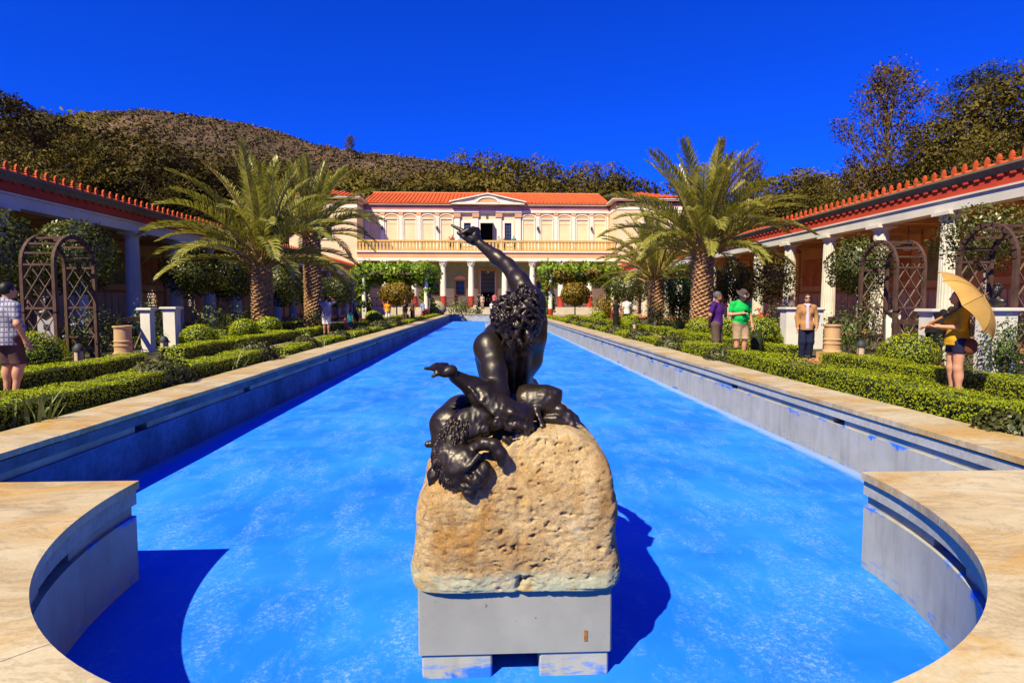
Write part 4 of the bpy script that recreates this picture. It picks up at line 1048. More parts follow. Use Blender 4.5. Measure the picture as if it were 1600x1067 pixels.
G1 = 'trees on the slope behind the shaded colonnade'; G2 = 'trees behind the villa roof'; G3 = 'trees behind the sunlit colonnade'
far_tree('gum2', -12, 148, 62, 'tall dark gum tree at the left edge of the picture on the slope', G1, 1.1, 0.3, 'gum_tree')
far_tree('leafy_shade', 40, 178, 78, 'dark bushy tree next right of the tall tree at the left edge', G1, 1.0, 1.1)
far_tree('gum2', 86, 196, 92, 'dark tree below the left end of the bare ridge', G1, 1.0, 2.0, 'gum_tree')
far_tree('gum', 118, 222, 74, 'rust-tinged small gum between two darker trees on the left slope', G1, 1.1, 0.7, 'gum_tree')
far_tree('broad', 160, 205, 88, 'round-headed olive tree above the shaded roof, largest of the middle slope', G1, 1.35, 1.7)
far_tree('broad_shade', 206, 242, 80, 'lower round olive tree right of the largest round-headed one', G1, 1.2, 0.2)
far_tree('pine', 248, 236, 92, 'dark pointed conifer on the slope left of the near palm', G1, 1.0, 0.5, 'conifer')
far_tree('broad_shade', 288, 250, 96, 'low dark tree just behind the fronds of the near left palm', G1, 1.3, 2.5)
far_tree('gum2', 335, 258, 110, 'dark tree glimpsed through the left palm fronds', G1, 1.1, 2.9, 'gum_tree')
far_tree('broad', 16, 240, 55, 'bright green bush crown just above the shaded roof edge', G1, 1.0, 0.9)
far_tree('leafy_shade', 385, 262, 112, 'dark tree mass behind the trunk line of the left palms', G1, 1.2, 1.9)
far_tree('leafy_shade', 440, 262, 116, 'dark tree behind the taller left palm', G1, 1.2, 0.4)
far_tree('gum', 547, 213, 400, 'lone round tree standing up on the far ridge line', G2, 0.9, 0.4, 'gum_tree')
for i, (kind, px, top, Y, wd, lab) in enumerate([
    ('leafy', 560, 262, 106, 1.0, 'dark tree above the left end of the villa roof'),
    ('broad', 596, 268, 108, 1.2, 'low olive tree behind the roof left of the sandy bank'),
    ('broad', 652, 272, 104, 1.3, 'low rounded tree behind the roof right of the sandy bank'),
    ('leafy', 700, 262, 108, 1.0, 'broad olive tree behind the roof left of the pediment'),
    ('gum', 745, 232, 112, 1.0, 'tall two-headed gum tree left above the pediment'),
    ('gum2', 800, 236, 113, 0.9, 'tall flat-topped gum tree right above the pediment'),
    ('broad', 770, 266, 104, 1.1, 'low tree directly behind the pediment peak'),
    ('gum', 845, 242, 112, 1.0, 'gum tree third from the pediment along the roof'),
    ('leafy', 822, 272, 104, 0.9, 'low bright tree behind the roof right of the pediment'),
    ('gum', 890, 256, 114, 0.9, 'slender gum tree with sky showing through its trunk'),
    ('broad', 862, 282, 103, 1.1, 'low shrubby tree close behind the right half of the roof'),
    ('gum', 934, 247, 113, 1.0, 'gum tree with small round tufts near the right end of the roof'),
    ('gum2', 968, 262, 114, 1.0, 'rightmost gum tree of the row behind the villa'),
    ('leafy', 910, 285, 105, 0.8, 'low dense tree under the tufted gum by the roof'),
    ('broad', 1010, 285, 120, 1.0, 'low tree seen between villa and right palm')]):
    far_tree(kind, px, top + 16, Y, lab, G2, wd, i * 1.3, 'gum_tree' if kind.startswith('gum') else 'tree')
for i, (kind, px, top, Y, wd, lab) in enumerate([
    ('airy', 1402, 100, 84, 0.98, 'tall airy rust-brown tree with sky between its branches'),
    ('pine', 1512, 108, 92, 1.2, 'dark pine standing behind the airy brown tree'),
    ('pine', 1556, 92, 96, 1.0, 'highest dark pine near the top right'),
    ('leafy', 1600, 118, 66, 1.25, 'big bushy tree at the right edge of the picture'),
    ('leafy', 1500, 190, 70, 1.1, 'dense olive tree behind the sunlit roof, right of the airy one'),
    ('gum2', 1455, 225, 78, 1.0, 'dark lower tree at the foot of the airy brown tree'),
    ('leafy', 1545, 215, 60, 0.9, 'bushy tree low behind the nearest palmettes'),
    ('broad', 1385, 272, 96, 1.0, 'low tree left of the airy brown tree just above the roof'),
    ('broad', 1345, 262, 110, 0.8, 'small dark tree near the white house on the far hill'),
    ('broad', 1230, 278, 150, 1.3, 'round olive tree behind the tips of the right palm fronds'),
    ('gum', 1172, 250, 120, 0.6, 'small dark tree poking out above the right palm fronds'),
    ('gum', 1257, 276, 240, 0.7, 'tiny tree on the far hill left of the white house'),
    ('gum', 1280, 277, 240, 0.7, 'tiny tree on the far hill beside the white house'),
    ('broad', 1305, 288, 200, 1.0, 'dark spreading tree on the far hill right of the white house'),
    ('broad', 1265, 300, 140, 1.3, 'olive bushy tree above the far end of the sunlit roof')]):
    far_tree(kind, px, top, Y, lab, G3, wd, i * 0.9 + 0.4, 'pine_tree' if kind == 'pine' else 'tree')
# a pale house on the far hill
p = atY(1287, 287, 262)
hs = thing('hill_house', 'tiny pale house on the far hill beyond the sunlit colonnade', 'house', (p.x, 262, p.z - 4))
MB().box(-5, 5, -4, 4, -6, 5).obj('wall', VWHITE, hs); MB().prism([(-5.6, 5.002), (5.6, 5.002), (0, 6.3)], 'y', -4.5, 4.5).obj('roof', SOFFIT, hs)
for x in (-3, 0, 3): MB().box(x - 0.7, x + 0.7, -4.06, -4.003, 1.5, 3.5).obj('window', DARKW, hs)

# ------------------------------------------------------------------ hedges, box balls, coping bushes
BOX = leafmat('box_leaves', (0.16, 0.22, 0.005), (0.30, 0.36, 0.008), (0.44, 0.46, 0.014), 0.28, 0.45, 3.0)
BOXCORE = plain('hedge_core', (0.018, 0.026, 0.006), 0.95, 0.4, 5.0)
DARKL = leafmat('coping_bush_leaves', (0.022, 0.028, 0.006), (0.055, 0.060, 0.014), (0.14, 0.125, 0.035), 0.15, 0.45, 2.0)
LAUREL = leafmat('laurel_leaves', (0.026, 0.036, 0.005), (0.068, 0.082, 0.011), (0.15, 0.15, 0.030), 0.25, 0.38, 0.9, 0.5)
LAURELO = leafmat('bronzed_laurel_leaves', (0.028, 0.030, 0.006), (0.085, 0.075, 0.014), (0.20, 0.14, 0.03), 0.25, 0.42, 0.9, 0.4)
SHINY = leafmat('glossy_green_leaves', (0.008, 0.030, 0.004), (0.022, 0.075, 0.010), (0.06, 0.16, 0.025), 0.25, 0.35, 1.2, 0.5)
BEDL = leafmat('bed_leaves', (0.018, 0.034, 0.005), (0.065, 0.095, 0.012), (0.16, 0.18, 0.03), 0.25, 0.45, 1.5)
VINE = leafmat('vine_leaves', (0.04, 0.085, 0.005), (0.15, 0.25, 0.012), (0.34, 0.42, 0.03), 0.35, 0.45, 0.5)
AUTUMN = leafmat('yellowing_leaves', (0.09, 0.07, 0.008), (0.22, 0.14, 0.012), (0.36, 0.24, 0.02), 0.3, 0.5, 0.7)
def hedge(x0, x1, y0, y1, h, label, group, wave=0.02):
    """clipped hedge: dark core wrapped in thousands of small leaves; leaves grow coarser with distance"""
    a, b = sorted((x0, x1)); y = y0; Ps = []; core = MB()
    core.box(a + 0.05, b - 0.05, y0 + 0.05, y1 - 0.05, -0.02, h - 0.05); meshes = []
    while y < y1 - 1e-6:
        e = min(y + 3.0, y1); d = max(4.0, (y + e) / 2); s = 0.019 * max(1.0, d / 8.0) ** 0.75; dens = 0.9 / (s * s) * (1.0 if d < 18 else 0.8)
        for (u0, u1, v0, v1, ax_) in ((a, b, y, e, 't'), (y, e, 0.02, h, 'l'), (y, e, 0.02, h, 'r')) + (((a, b, 0.02, h, 'f'),) if y == y0 else ()) + (((a, b, 0.02, h, 'k'),) if e == y1 else ()):
            n = max(8, int((u1 - u0) * (v1 - v0) * dens)); u = NP.uniform(u0, u1, n); v = NP.uniform(v0, v1, n); j = NP.uniform(-0.03, 0.010, n)
            if ax_ == 't': P = np.c_[u, v, h + j]; N = np.tile([0, 0, 1.0], (n, 1))
            elif ax_ == 'l': P = np.c_[a - j, u, v]; N = np.tile([-1.0, 0, 0.25], (n, 1))
            elif ax_ == 'r': P = np.c_[b + j, u, v]; N = np.tile([1.0, 0, 0.25], (n, 1))
            elif ax_ == 'f': P = np.c_[u, y0 - j, v]; N = np.tile([0, -1.0, 0.25], (n, 1))
            else: P = np.c_[u, y1 + j, v]; N = np.tile([0, 1.0, 0.25], (n, 1))
            # the shears never run dead straight
            P[:, 2] += wave * np.sin(P[:, 1] * 2.1 + P[:, 0]) * (P[:, 2] > h * 0.5) + 0.012 * np.sin(P[:, 1] * 7.3 + 1)
            P[:, 0] += wave * np.sin(P[:, 1] * 1.7 + 2)
            meshes.append(leaf_data(P, N, s * 1.3, 0.66, 0.45, NP, 0.15, 0.7))
        y = e
    o = link('box_hedge', quads_with_normals('box_hedge', np.vstack([q_[0] for q_ in meshes]), np.vstack([q_[1] for q_ in meshes])), BOX); core.obj('core', BOXCORE, o)
    return tag(o, label, 'hedge', group)
GH = 'clipped box hedges of the garden'
hedge(4.62, 5.20, 2.2, 13.9, 0.50, 'long box hedge hugging the right coping, nearest the umbrella woman', GH)
hedge(4.62, 5.20, 14.9, 24.0, 0.42, 'box hedge by the right coping behind the first dark bush', GH)
hedge(4.62, 5.20, 25.0, 38.0, 0.42, 'box hedge by the right coping before the white-shirted couple', GH)
hedge(4.62, 5.20, 39.0, 57.0, 0.42, 'farthest box hedge along the right coping', GH)
hedge(-4.96, -4.38, 3.0, 12.3, 0.50, 'long box hedge hugging the left coping below the plaid-shirted man', GH)
hedge(-4.96, -4.38, 13.4, 19.0, 0.42, 'box hedge by the left coping between two dark bushes', GH)
hedge(-4.96, -4.38, 20.0, 33.0, 0.42, 'box hedge by the left coping below the man in white shorts', GH)
hedge(-4.96, -4.38, 34.0, 57.0, 0.42, 'farthest box hedge along the left coping', GH)
hedge(7.55, 8.15, 4.0, 13.2, 0.30, 'low box hedge behind the umbrella woman ending at the stone drum', GH)
hedge(7.55, 8.15, 14.9, 24.5, 0.30, 'low box hedge behind the three visitors on the right path', GH)
hedge(7.55, 8.15, 25.6, 40.0, 0.34, 'low hedge before the right palm trunks', GH)
hedge(-7.95, -7.35, 4.0, 13.2, 0.32, 'low box hedge under the left dome of box ending at the stone drum', GH)
hedge(-7.95, -7.35, 14.7, 24.0, 0.36, 'low box hedge starting beside the left stone drum', GH)
hedge(-7.95, -7.35, 25.0, 40.0, 0.34, 'low hedge before the left palm trunks', GH)
hedge(8.4, 12.2, 24.6, 25.2, 0.34, 'short cross hedge before the big right palm', GH)
hedge(8.4, 12.6, 19.6, 20.2, 0.32, 'short cross hedge behind the green-shirted man', GH)
hedge(-12.2, -8.2, 24.2, 24.8, 0.34, 'short cross hedge before the near left palm', GH)
hedge(-11.6, -8.2, 19.6, 20.2, 0.32, 'short cross hedge behind the pair of white pedestals', GH)
hedge(10.9, 11.5, 27, 40, 0.34, 'hedge row deep in the right bed behind the palm', GH)
hedge(-11.4, -10.8, 27, 40, 0.34, 'hedge row deep in the left bed behind the palm', GH)
hedge(7.4, 8.0, 41, 56, 0.34, 'distant low hedge on the right before the vine pergola', GH)
hedge(-7.9, -7.3, 41, 56, 0.34, 'distant low hedge on the left before the vine pergola', GH)
def bush(name, label, cat, loc, r, n, leaf, mat, group=None, amp=0.10, shell=0.35, flat_base=True, stems=False, core=0.82, spread=0.7):
    P, N = crown_points(n, (0, 0, 0), r, amp, 2.4, shell, R.uniform(0, 50)); P[:, 2] += r[2] * (0.75 if flat_base else 1.0)
    if flat_base: k = P[:, 2] > 0.0; P = P[k]; N = N[k]
    me = leaf_mesh(name, P, N, leaf, 0.6, spread)
    o = link(name, me, mat, None, loc, R.uniform(0, 6)); tag(o, label, cat, group)
    if core:
        c = MB().ball((0, 0, r[2] * (0.75 if flat_base else 1.0)), tuple(q * core for q in r), 14, 10)
        c.V = [(v[0], v[1], max(v[2], 0.0)) for v in c.V]; c.obj('core', BOXCORE, o, True)
    if stems:
        s = MB()
        for i in range(7):
            a = R.uniform(0, 6.28); q = R.uniform(0.3, 0.8); s.tube([(0, 0, 0), (r[0] * q * 0.5 * math.cos(a), r[1] * q * 0.5 * math.sin(a), r[2] * 0.7), (r[0] * q * math.cos(a), r[1] * q * math.sin(a), r[2] * 1.3)], [0.014, 0.010, 0.005], 5)
        s.obj('stems', BARK, o)
    return o
GB = 'clipped box balls'
for (x, y, r, z, lab) in [
    (-8.75, 11.75, 0.56, 0.0, 'big clipped box dome on the left hedge beside the plaid-shirted man'),
    (8.75, 12.0, 0.50, 0.0, 'big clipped box dome on the right hedge beside the umbrella woman'),
    (-9.0, 19.0, 0.48, 0.0, 'box ball just right of the left pair of white pedestals'),
    (-9.45, 23.6, 0.48, 0.05, 'left of the two box balls before the near left palm'), (-9.2, 25.5, 0.48, 0.1, 'right of the two box balls before the near left palm'),
    (8.85, 24.4, 0.52, 0.0, 'box ball at the foot of the big right palm trunk'), (8.9, 22.1, 0.55, 0.0, 'box ball between the purple-shirted and green-shirted men'),
    (8.9, 19.2, 0.62, 0.0, 'broad box ball right behind the green-shirted man'),
    (8.1, 33.5, 0.5, 0.0, 'box ball left of the couple by the right path'), (8.3, 44.0, 0.55, 0.0, 'distant box ball before the right vine pergola'),
    (-8.3, 44.0, 0.55, 0.0, 'distant box ball before the left vine pergola'), (-7.2, 38.6, 0.5, 0.0, 'round box bush near the man in dark clothes on the left')]:
    bush('box_ball', lab, 'topiary', (x, y, z), (r * 1.15, r * 1.15, r * 0.9), int(4200 * (12 / max(12, y)) ** 1.5) + 450, 0.028 * max(1, y / 9) ** 0.85, BOX, GB, 0.04, 0.12)
GD = 'dark rounded bushes along the coping'
for (px, py, x, r, lab) in [
    (1133, 563, 4.72, 0.36, 'dark leafy bush on the right coping in front of the two men'), (1049, 541, 4.78, 0.36, 'dark bush by the right coping, second from the men'),
    (999, 530, 4.8, 0.38, 'dark bush by the right coping, third from the men'), (963, 523, 4.85, 0.36, 'dark bush by the right coping below the couple'),
    (935, 517, 4.85, 0.38, 'dark bush by the right coping left of the couple'), (915, 511, 4.85, 0.36, 'small far bush on the right coping'), (898, 507, 4.85, 0.4, 'farthest small bush on the right coping'),
    (252, 606, -4.62, 0.40, 'large dark leafy bush on the left coping below the pedestals'), (400, 568, -4.62, 0.42, 'dark leafy bush on the left coping below the left box balls'),
    (476, 545, -4.62, 0.36, 'dark bush on the left coping left of the man in white shorts'), (530, 532, -4.65, 0.36, 'dark bush on the left coping below the man in white shorts'),
    (566, 524, -4.65, 0.34, 'reddish small bush on the left coping'), (593, 516, -4.65, 0.42, 'dark bush on the left coping below the yellow-shirted woman'), (613, 510, -4.65, 0.45, 'farthest dark bush on the left coping'),
    (1592, 660, 4.70, 0.30, 'dark ivy bush on the coping at the right edge')]:
    d = ray(px, py); Y = x / d.x * d.y
    bush('coping_bush', lab, 'bush', (x, Y, 0.0), (r * 1.12, r * 1.2, r * 0.92), int(2200 * (14 / max(10, Y)) ** 1.1) + 500, 0.052 * max(1, Y / 12) ** 0.7, DARKL, GD, 0.18, 0.35)
# a wiry half-bare bush poking from the near right hedge
wb = MB()
for i in range(34):
    a = R.uniform(0, 6.28); l = R.uniform(0.15, 0.34); c = Vector((math.cos(a), math.sin(a), 0))
    wb.tube([(0, 0, 0.3), c * l * 0.5 + Vector((0, 0, 0.48)), c * l + Vector((0, 0, 0.50 + R.uniform(-.1, .1)))], [0.004, 0.003, 0.002], 4, False)
wo = wb.obj('wiry_bush', plain('dry_twigs', (0.16, 0.11, 0.06), 0.9), None, loc=(4.72, 8.6, 0)); tag(wo, 'wiry half-bare bush poking out of the near right hedge', 'bush')
P, N = crown_points(260, (0, 0, 0.46), (0.32, 0.32, 0.18), 0.2, 2, 0.5); link('leaves', leaf_mesh('leaves', P, N, 0.035), DARKL, wo)
# blade-leaved clumps behind the left coping
IRIS = leafmat('iris_blades', (0.05, 0.08, 0.02), (0.13, 0.17, 0.05), (0.26, 0.28, 0.10), 0.2, 0.5, 2.0)
for (px, py, lab) in ((45, 664, 'spiky iris clump behind the left coping at the left edge'), (366, 588, 'spiky iris clump between two dark bushes on the left coping'), (502, 545, 'small iris clump on the left coping farther along')):
    d = ray(px, py); x = -4.36; Y = x / d.x * d.y; V = []; Q = []
    for i in range(16):
        a = R.uniform(0, 6.28); l = R.uniform(0.45, 0.62); o_ = Vector((R.uniform(-.12, .12), R.uniform(-.16, .16), 0)); dr_ = Vector((math.cos(a), math.sin(a), 0)) * R.uniform(0.05, 0.30); sd = Vector((-math.sin(a), math.cos(a), 0)) * 0.018
        q0 = o_; q1 = o_ + dr_ * 0.4 + Vector((0, 0, l * 0.6)); q2 = o_ + dr_ + Vector((0, 0, l)); n = len(V)
        V += [q0 - sd, q0 + sd, q1 + sd, q1 - sd, q2 + sd * 0.1, q2 - sd * 0.1]; Q += [(n, n + 1, n + 2, n + 3), (n + 3, n + 2, n + 4, n + 5)]
    io = link('iris_clump', mk_mesh('iris_clump', V, Q), IRIS, None, (x, Y, 0)); tag(io, lab, 'plant', 'iris clumps')

# ------------------------------------------------------------------ standard laurels
def standard(label, loc, crown, zc, n, mat, leaf=0.085, lean=0.0, name='laurel_tree', forks=5):
    t = thing(name, label, 'tree', loc, R.uniform(0, 6), 'clipped trees on single stems'); m = MB()
    top = Vector((lean, 0, zc - crown[2] * 0.55)); m.tube([(0, 0, -0.1), (lean * 0.3, 0.04, top.z * 0.5), top], [0.075, 0.06, 0.055], 8)
    for i in range(forks):
        a = 6.28 * i / forks + R.uniform(-.3, .3); e = Vector((crown[0] * 0.7 * math.cos(a), crown[1] * 0.7 * math.sin(a), zc + R.uniform(-.1, .5) * crown[2]))
        m.tube([top - Vector((0, 0, 0.1)), top.lerp(e, 0.5) + Vector((0, 0, 0.15)), e], [0.04, 0.025, 0.008], 5)
    m.obj('trunk', PALEBARK, t, True)
    P, N = crown_points(int(n * 2.1), (0, 0, zc), crown, 0.16, 3.0, 0.62, R.uniform(0, 90))
    link('crown', leaf_mesh('crown', P, N, leaf * 1.3, 0.52, 0.8), mat, t); return t
standard('dense laurel at the left edge behind the plaid-shirted man', (-13.2, 16.5, 0), (1.25, 1.25, 1.4), 2.6, 3000, LAUREL)
standard('laurel standing behind the left arbour with a pale forked trunk', (-13.1, 19.6, 0), (1.2, 1.25, 1.2), 2.85, 3000, LAUREL, lean=0.15)
standard('round-headed laurel right of the left white pedestals', (-13.1, 27.2, 0), (1.3, 1.3, 1.1), 2.75, 3000, LAUREL)
standard('laurel between the round-headed one and the near left palm', (-13.1, 31.0, 0), (1.2, 1.25, 1.1), 2.65, 2300, LAUREL, 0.095)
standard('laurel half hidden between the two left palm trunks', (-13.1, 39.0, 0), (1.5, 1.6, 1.35), 2.5, 2400, LAUREL, 0.11)
standard('laurel right of the taller left palm trunk', (-13.0, 46.0, 0), (1.6, 1.6, 1.3), 2.3, 2000, LAUREL, 0.12)
standard('farthest laurel beside the left vine pergola', (-13.0, 52.5, 0), (1.7, 1.7, 1.35), 2.4, 2000, LAUREL, 0.13)
standard('laurel standing left of the first right arbour', (13.25, 20.85, 0), (1.0, 1.05, 1.05), 2.75, 2800, LAUREL, 0.08)
standard('spreading laurel above the second right arbour at the right edge', (13.7, 15.9, 0), (1.3, 1.3, 0.9), 3.2, 1500, LAUREL, 0.08)
standard('bronzed laurel behind the woman in the tan cardigan', (13.3, 27.6, 0), (1.25, 1.25, 1.15), 2.5, 1500, LAURELO, 0.10)
standard('dark laurel just right of the big right palm trunk', (13.4, 32.0, 0), (1.1, 1.1, 1.25), 2.5, 2000, LAUREL, 0.10)
standard('glossy green round tree left of the big right palm trunk', (12.6, 38.5, 0), (1.55, 1.55, 1.9), 2.15, 3200, SHINY, 0.11, name='citrus_tree')
standard('grey-green laurel between the right pergola and the small palm', (12.5, 52.0, 0), (2.1, 2.1, 1.5), 2.75, 2600, LAUREL, 0.13)

# ------------------------------------------------------------------ bed plants: loose shrubs and roses
ROSE = plain('rose_petals', (0.55, 0.045, 0.03), 0.6, 0.3, 20); ROSEW = plain('white_rose_petals', (0.6, 0.55, 0.45), 0.6, 0.1, 20)
GS = 'loose shrubs in the beds'
def shrub(label, loc, r, n, leaf, mat=BEDL, flowers=0, fm=None, name='shrub'):
    o = bush(name, label, 'shrub', loc, r, n, leaf, mat, GS, 0.4, 0.8, True, True, 0, 0.9)
    for i in range(flowers):
        a = R.uniform(0, 6.28); q = R.uniform(0.5, 0.95)
        f = MB()
        for k in range(5): f.ball((0.03 * math.cos(k * 1.26), 0.03 * math.sin(k * 1.26), 0.01 * k), (0.045, 0.045, 0.035), 6, 4)
        f.obj('blossom', fm or ROSE, o, True, (r[0] * q * math.cos(a), -abs(r[1] * q * math.sin(a)), r[2] * R.uniform(0.7, 1.5)))
    return o
shrub('rose bush with red blooms beside the right pair of white pedestals', (10.2, 20.8, 0), (0.8, 0.8, 0.8), 900, 0.075, BEDL, 6, ROSE, 'rose_bush')
shrub('rose bush with red blooms behind the purple-shirted man', (9.9, 23.4, 0), (0.7, 0.7, 0.6), 700, 0.08, BEDL, 4, ROSE, 'rose_bush')
shrub('leafy rose bush at the right edge in front of the white pedestal', (9.95, 11.0, 0), (0.42, 0.5, 0.66), 1500, 0.06, GREENB, 0, None, 'rose_bush')
shrub('leafy bush behind the right stone drum', (10.0, 16.0, 0), (0.75, 0.6, 0.75), 1200, 0.065, GREENB)
shrub('creeper climbing the near post of the first right arbour', (10.9, 16.5, 0.2), (0.5, 0.35, 1.15), 900, 0.07, GREENB, name='creeper')
shrub('dark shrub between the right arbours', (10.9, 13.4, 0), (0.6, 0.7, 0.6), 1100, 0.06)
shrub('dark shrub low behind the umbrella woman', (9.5, 11.9, 0), (0.6, 0.6, 0.45), 900, 0.055)
shrub('shrub below the pale laurel trunk behind the left arbour', (-11.6, 17.4, 0), (0.9, 0.8, 0.55), 1100, 0.075, BEDL, 5, ROSEW, 'rose_bush')
shrub('dark shrub behind the left stone drum', (-10.4, 16.4, 0), (0.8, 0.7, 0.75), 1300, 0.07)
shrub('dark shrub inside the left arbour', (-11.6, 14.6, 0), (0.7, 0.8, 0.6), 1100, 0.07)
shrub('dense dark shrub between the left pedestals', (-10.6, 19.2, 0), (0.5, 0.6, 0.85), 1000, 0.07, GREENB)
shrub('straggling rose bush in front of the near left palm', (-10.4, 25.9, 0), (1.1, 0.8, 0.75), 900, 0.09, BEDL, 0, None, 'rose_bush')
shrub('straggling rose bush left of the near left palm trunk', (-11.8, 26.2, 0), (1.2, 0.9, 0.8), 900, 0.09, BEDL, 0, None, 'rose_bush')
shrub('low leafy plants right of the left box ball', (-10.4, 22.0, 0), (1.0, 0.9, 0.4), 700, 0.08)
shrub('dark shrub at the foot of the taller left palm', (-9.4, 33.2, 0), (0.9, 0.8, 0.7), 700, 0.10, DARKL)
shrub('dark dense shrub at the foot of the small right palm', (9.6, 33.6, 0), (0.75, 0.7, 0.85), 900, 0.09, DARKL)
shrub('low dark shrub left of the big right palm trunk', (11.6, 33.8, 0), (1.0, 0.9, 0.6), 700, 0.10)
shrub('low shrub right of the big right palm trunk', (11.8, 25.8, 0), (1.2, 0.7, 0.55), 800, 0.085)
shrub('rose bush right of the couple by the far path', (9.0, 37.5, 0), (1.2, 1.0, 0.85), 800, 0.10, BEDL, 5, ROSE, 'rose_bush')
shrub('round green bush before the villa steps', (-2.75, 64.0, 0), (2.3, 1.8, 1.05), 1500, 0.16, BEDL)
shrub('small bright bush right of the round one before the villa', (-1.0, 63.5, 0), (0.65, 0.6, 0.5), 420, 0.13, GREENB)
for i, (x, y, lab) in enumerate([(13.9, 24.0, 'low shrub by the sunlit colonnade step near the bronzed laurel'), (13.6, 18.6, 'low shrub by the sunlit colonnade step near the lantern'), (-13.8, 23.5, 'low shrub by the shaded colonnade step left of the pedestals'), (-13.9, 34.5, 'low shrub by the shaded colonnade step behind the near palm'),
                                (-8.9, 29.6, 'low bed plant behind the right left-side box ball'), (9.2, 28.8, 'low bed plant behind the purple-shirted man')]):
    shrub(lab, (x, y, 0), (1.3, 1.2, 0.55), 800, 0.09)

# ------------------------------------------------------------------ date palms
FROND = leafmat('date_palm_fronds', (0.13, 0.135, 0.015), (0.27, 0.255, 0.038), (0.44, 0.40, 0.085), 0.34, 0.38, 0.5, 0.5)
RACHIS = plain('frond_stalks', (0.30, 0.20, 0.06), 0.6, 0.25, 4.0, coord='obj')
BOOTS = plain('palm_boots', (0.36, 0.205, 0.105), 0.9, 0.45, 9.0, 0.4, 30, coord='obj')
def frond_meshes(L_, a0, droop, seed):
    pr = random.Random(seed); n = 26; pts = [Vector((0.10, 0, 0))]; ang = a0
    for i in range(n):
        u = (i + 0.5) / n; ang = a0 - droop * u ** 1.5; pts.append(pts[-1] + Vector((math.cos(ang), 0, math.sin(ang))) * (L_ / n))
    rm = MB().tube(pts, [0.05 * (1 - 0.93 * i / n) for i in range(n + 1)], 5)
    V = []; Q = []; m = 70
    for side in (-1, 1):
        for i in range(m):
            u = 0.17 + 0.83 * (i + pr.random() * 0.5) / m; f = u * n; k = min(int(f), n - 1); p = pts[k].lerp(pts[k + 1], f - k); t = (pts[k + 1] - pts[k]).normalized()
            up = Vector((-t.z, 0, t.x)); s = Vector((0, side, 0))
            l = L_ * 0.145 * math.sin(math.pi * (0.22 + 0.70 * (u - 0.17) / 0.83)) ** 0.7 * pr.uniform(0.85, 1.1)
            d = (t * (0.70 + 0.5 * u) + s * pr.uniform(0.6, 0.95) + up * pr.uniform(0.20, 0.65)).normalized(); wv = (t - d * t.dot(d)).normalized() * 0.0145 * (L_ / 3.5)
            q1 = p + d * l * 0.55; q2 = p + d * l + Vector((0, 0, -0.06 * l * 3)) ; j = len(V)
            V += [p - wv, p + wv, q1 + wv * 1.1, q1 - wv * 1.1, q2 + wv * 0.12, q2 - wv * 0.12]; Q += [(j, j + 1, j + 2, j + 3), (j + 3, j + 2, j + 4, j + 5)] if side < 0 else [(j + 3, j + 2, j + 1, j), (j + 5, j + 4, j + 2, j + 3)]
    return autosmooth(rm.mesh('rachis'), 60), mk_mesh('leaflets', V, Q)
FV = []
for L_, a0, dr_, sd in ((4.3, 1.48, 0.40, 1), (4.5, 1.28, 0.70, 2), (4.6, 1.06, 0.95, 3), (4.6, 0.84, 1.15, 4), (4.5, 0.60, 1.25, 5), (4.1, 0.32, 1.15, 6)):
    a_, b_ = frond_meshes(L_, a0, dr_, sd); a_.materials.append(RACHIS); b_.materials.append(FROND); FV.append((a_, b_))
def palm(label, loc, h, r, nf, size, seed, flare=1.1, old=1.0):
    pr = random.Random(seed); t = thing('date_palm', label, 'palm', loc, 0, 'date palms'); m = MB()
    m.tube([(0, 0, -0.1), (0, 0, 0.3), (0, 0, h * 0.5), (0, 0, h)], [r * flare, r * 1.0, r * 0.93, r * 0.95], 14)
    nb = int(h * 2 * math.pi * r / 0.030); kz = h / nb
    for i in range(nb):   # cut leaf bases in a spiral
        z = 0.05 + i * kz; a = i * 2.39996; c, s = math.cos(a), math.sin(a); rr = r * (0.95 + 0.05 * (flare if z < 0.4 else 1)); o = Vector((c * rr, s * rr, z)); tn = Vector((-s, c, 0)); ou = Vector((c, s, 0))
        w_ = 0.105 * pr.uniform(0.8, 1.2); e = 0.075 * pr.uniform(0.7, 1.5)
        V = [o - tn * w_ - ou * 0.04, o + tn * w_ - ou * 0.04, o + tn * w_ * 0.55 + ou * e + Vector((0, 0, 0.10)), o - tn * w_ * 0.55 + ou * e + Vector((0, 0, 0.10)),
             o + Vector((0, 0, 0.17)) - ou * 0.02 - tn * w_ * 0.7, o + Vector((0, 0, 0.17)) - ou * 0.02 + tn * w_ * 0.7]
        m.add(V, [(0, 1, 2, 3), (3, 2, 5, 4), (0, 3, 4), (1, 5, 2)])
    m.obj('trunk', BOOTS, t)
    hd = MB()
    for i in range(46):   # bases of living stalks flare out at the head
        a = i * 2.39996; el = 1.35 - 1.0 * i / 46; d = Vector((math.cos(a) * math.cos(el), math.sin(a) * math.cos(el), math.sin(el))); b = Vector((math.cos(a) * r * 0.6, math.sin(a) * r * 0.6, h + 0.25 - 0.5 * i / 46))
        hd.tube([b, b + d * 0.55, b + d * 1.0], [0.085, 0.05, 0.035], 5)
    hd.obj('head', RACHIS, t)
    for i in range(nf):
        u = (i + pr.random() * 0.6) / nf; kind = min(5, int(u * 6 * old)); a = i * 2.39996 + pr.uniform(-.2, .2); s = size * pr.uniform(0.86, 1.08)
        fr = link('frond', FV[kind][1], None, t, (math.cos(a) * r * 0.3, math.sin(a) * r * 0.3, h + 0.35 - 0.45 * u), a, s)
        fr.rotation_euler = (pr.uniform(-.18, .18), pr.uniform(-.14, .14), a)
        link('stalk', FV[kind][0], None, fr)
    return t
palm('big date palm with thick trunk behind the men on the right', (10.0, 27.4, 0), 3.75, 0.46, 68, 1.06, 5)
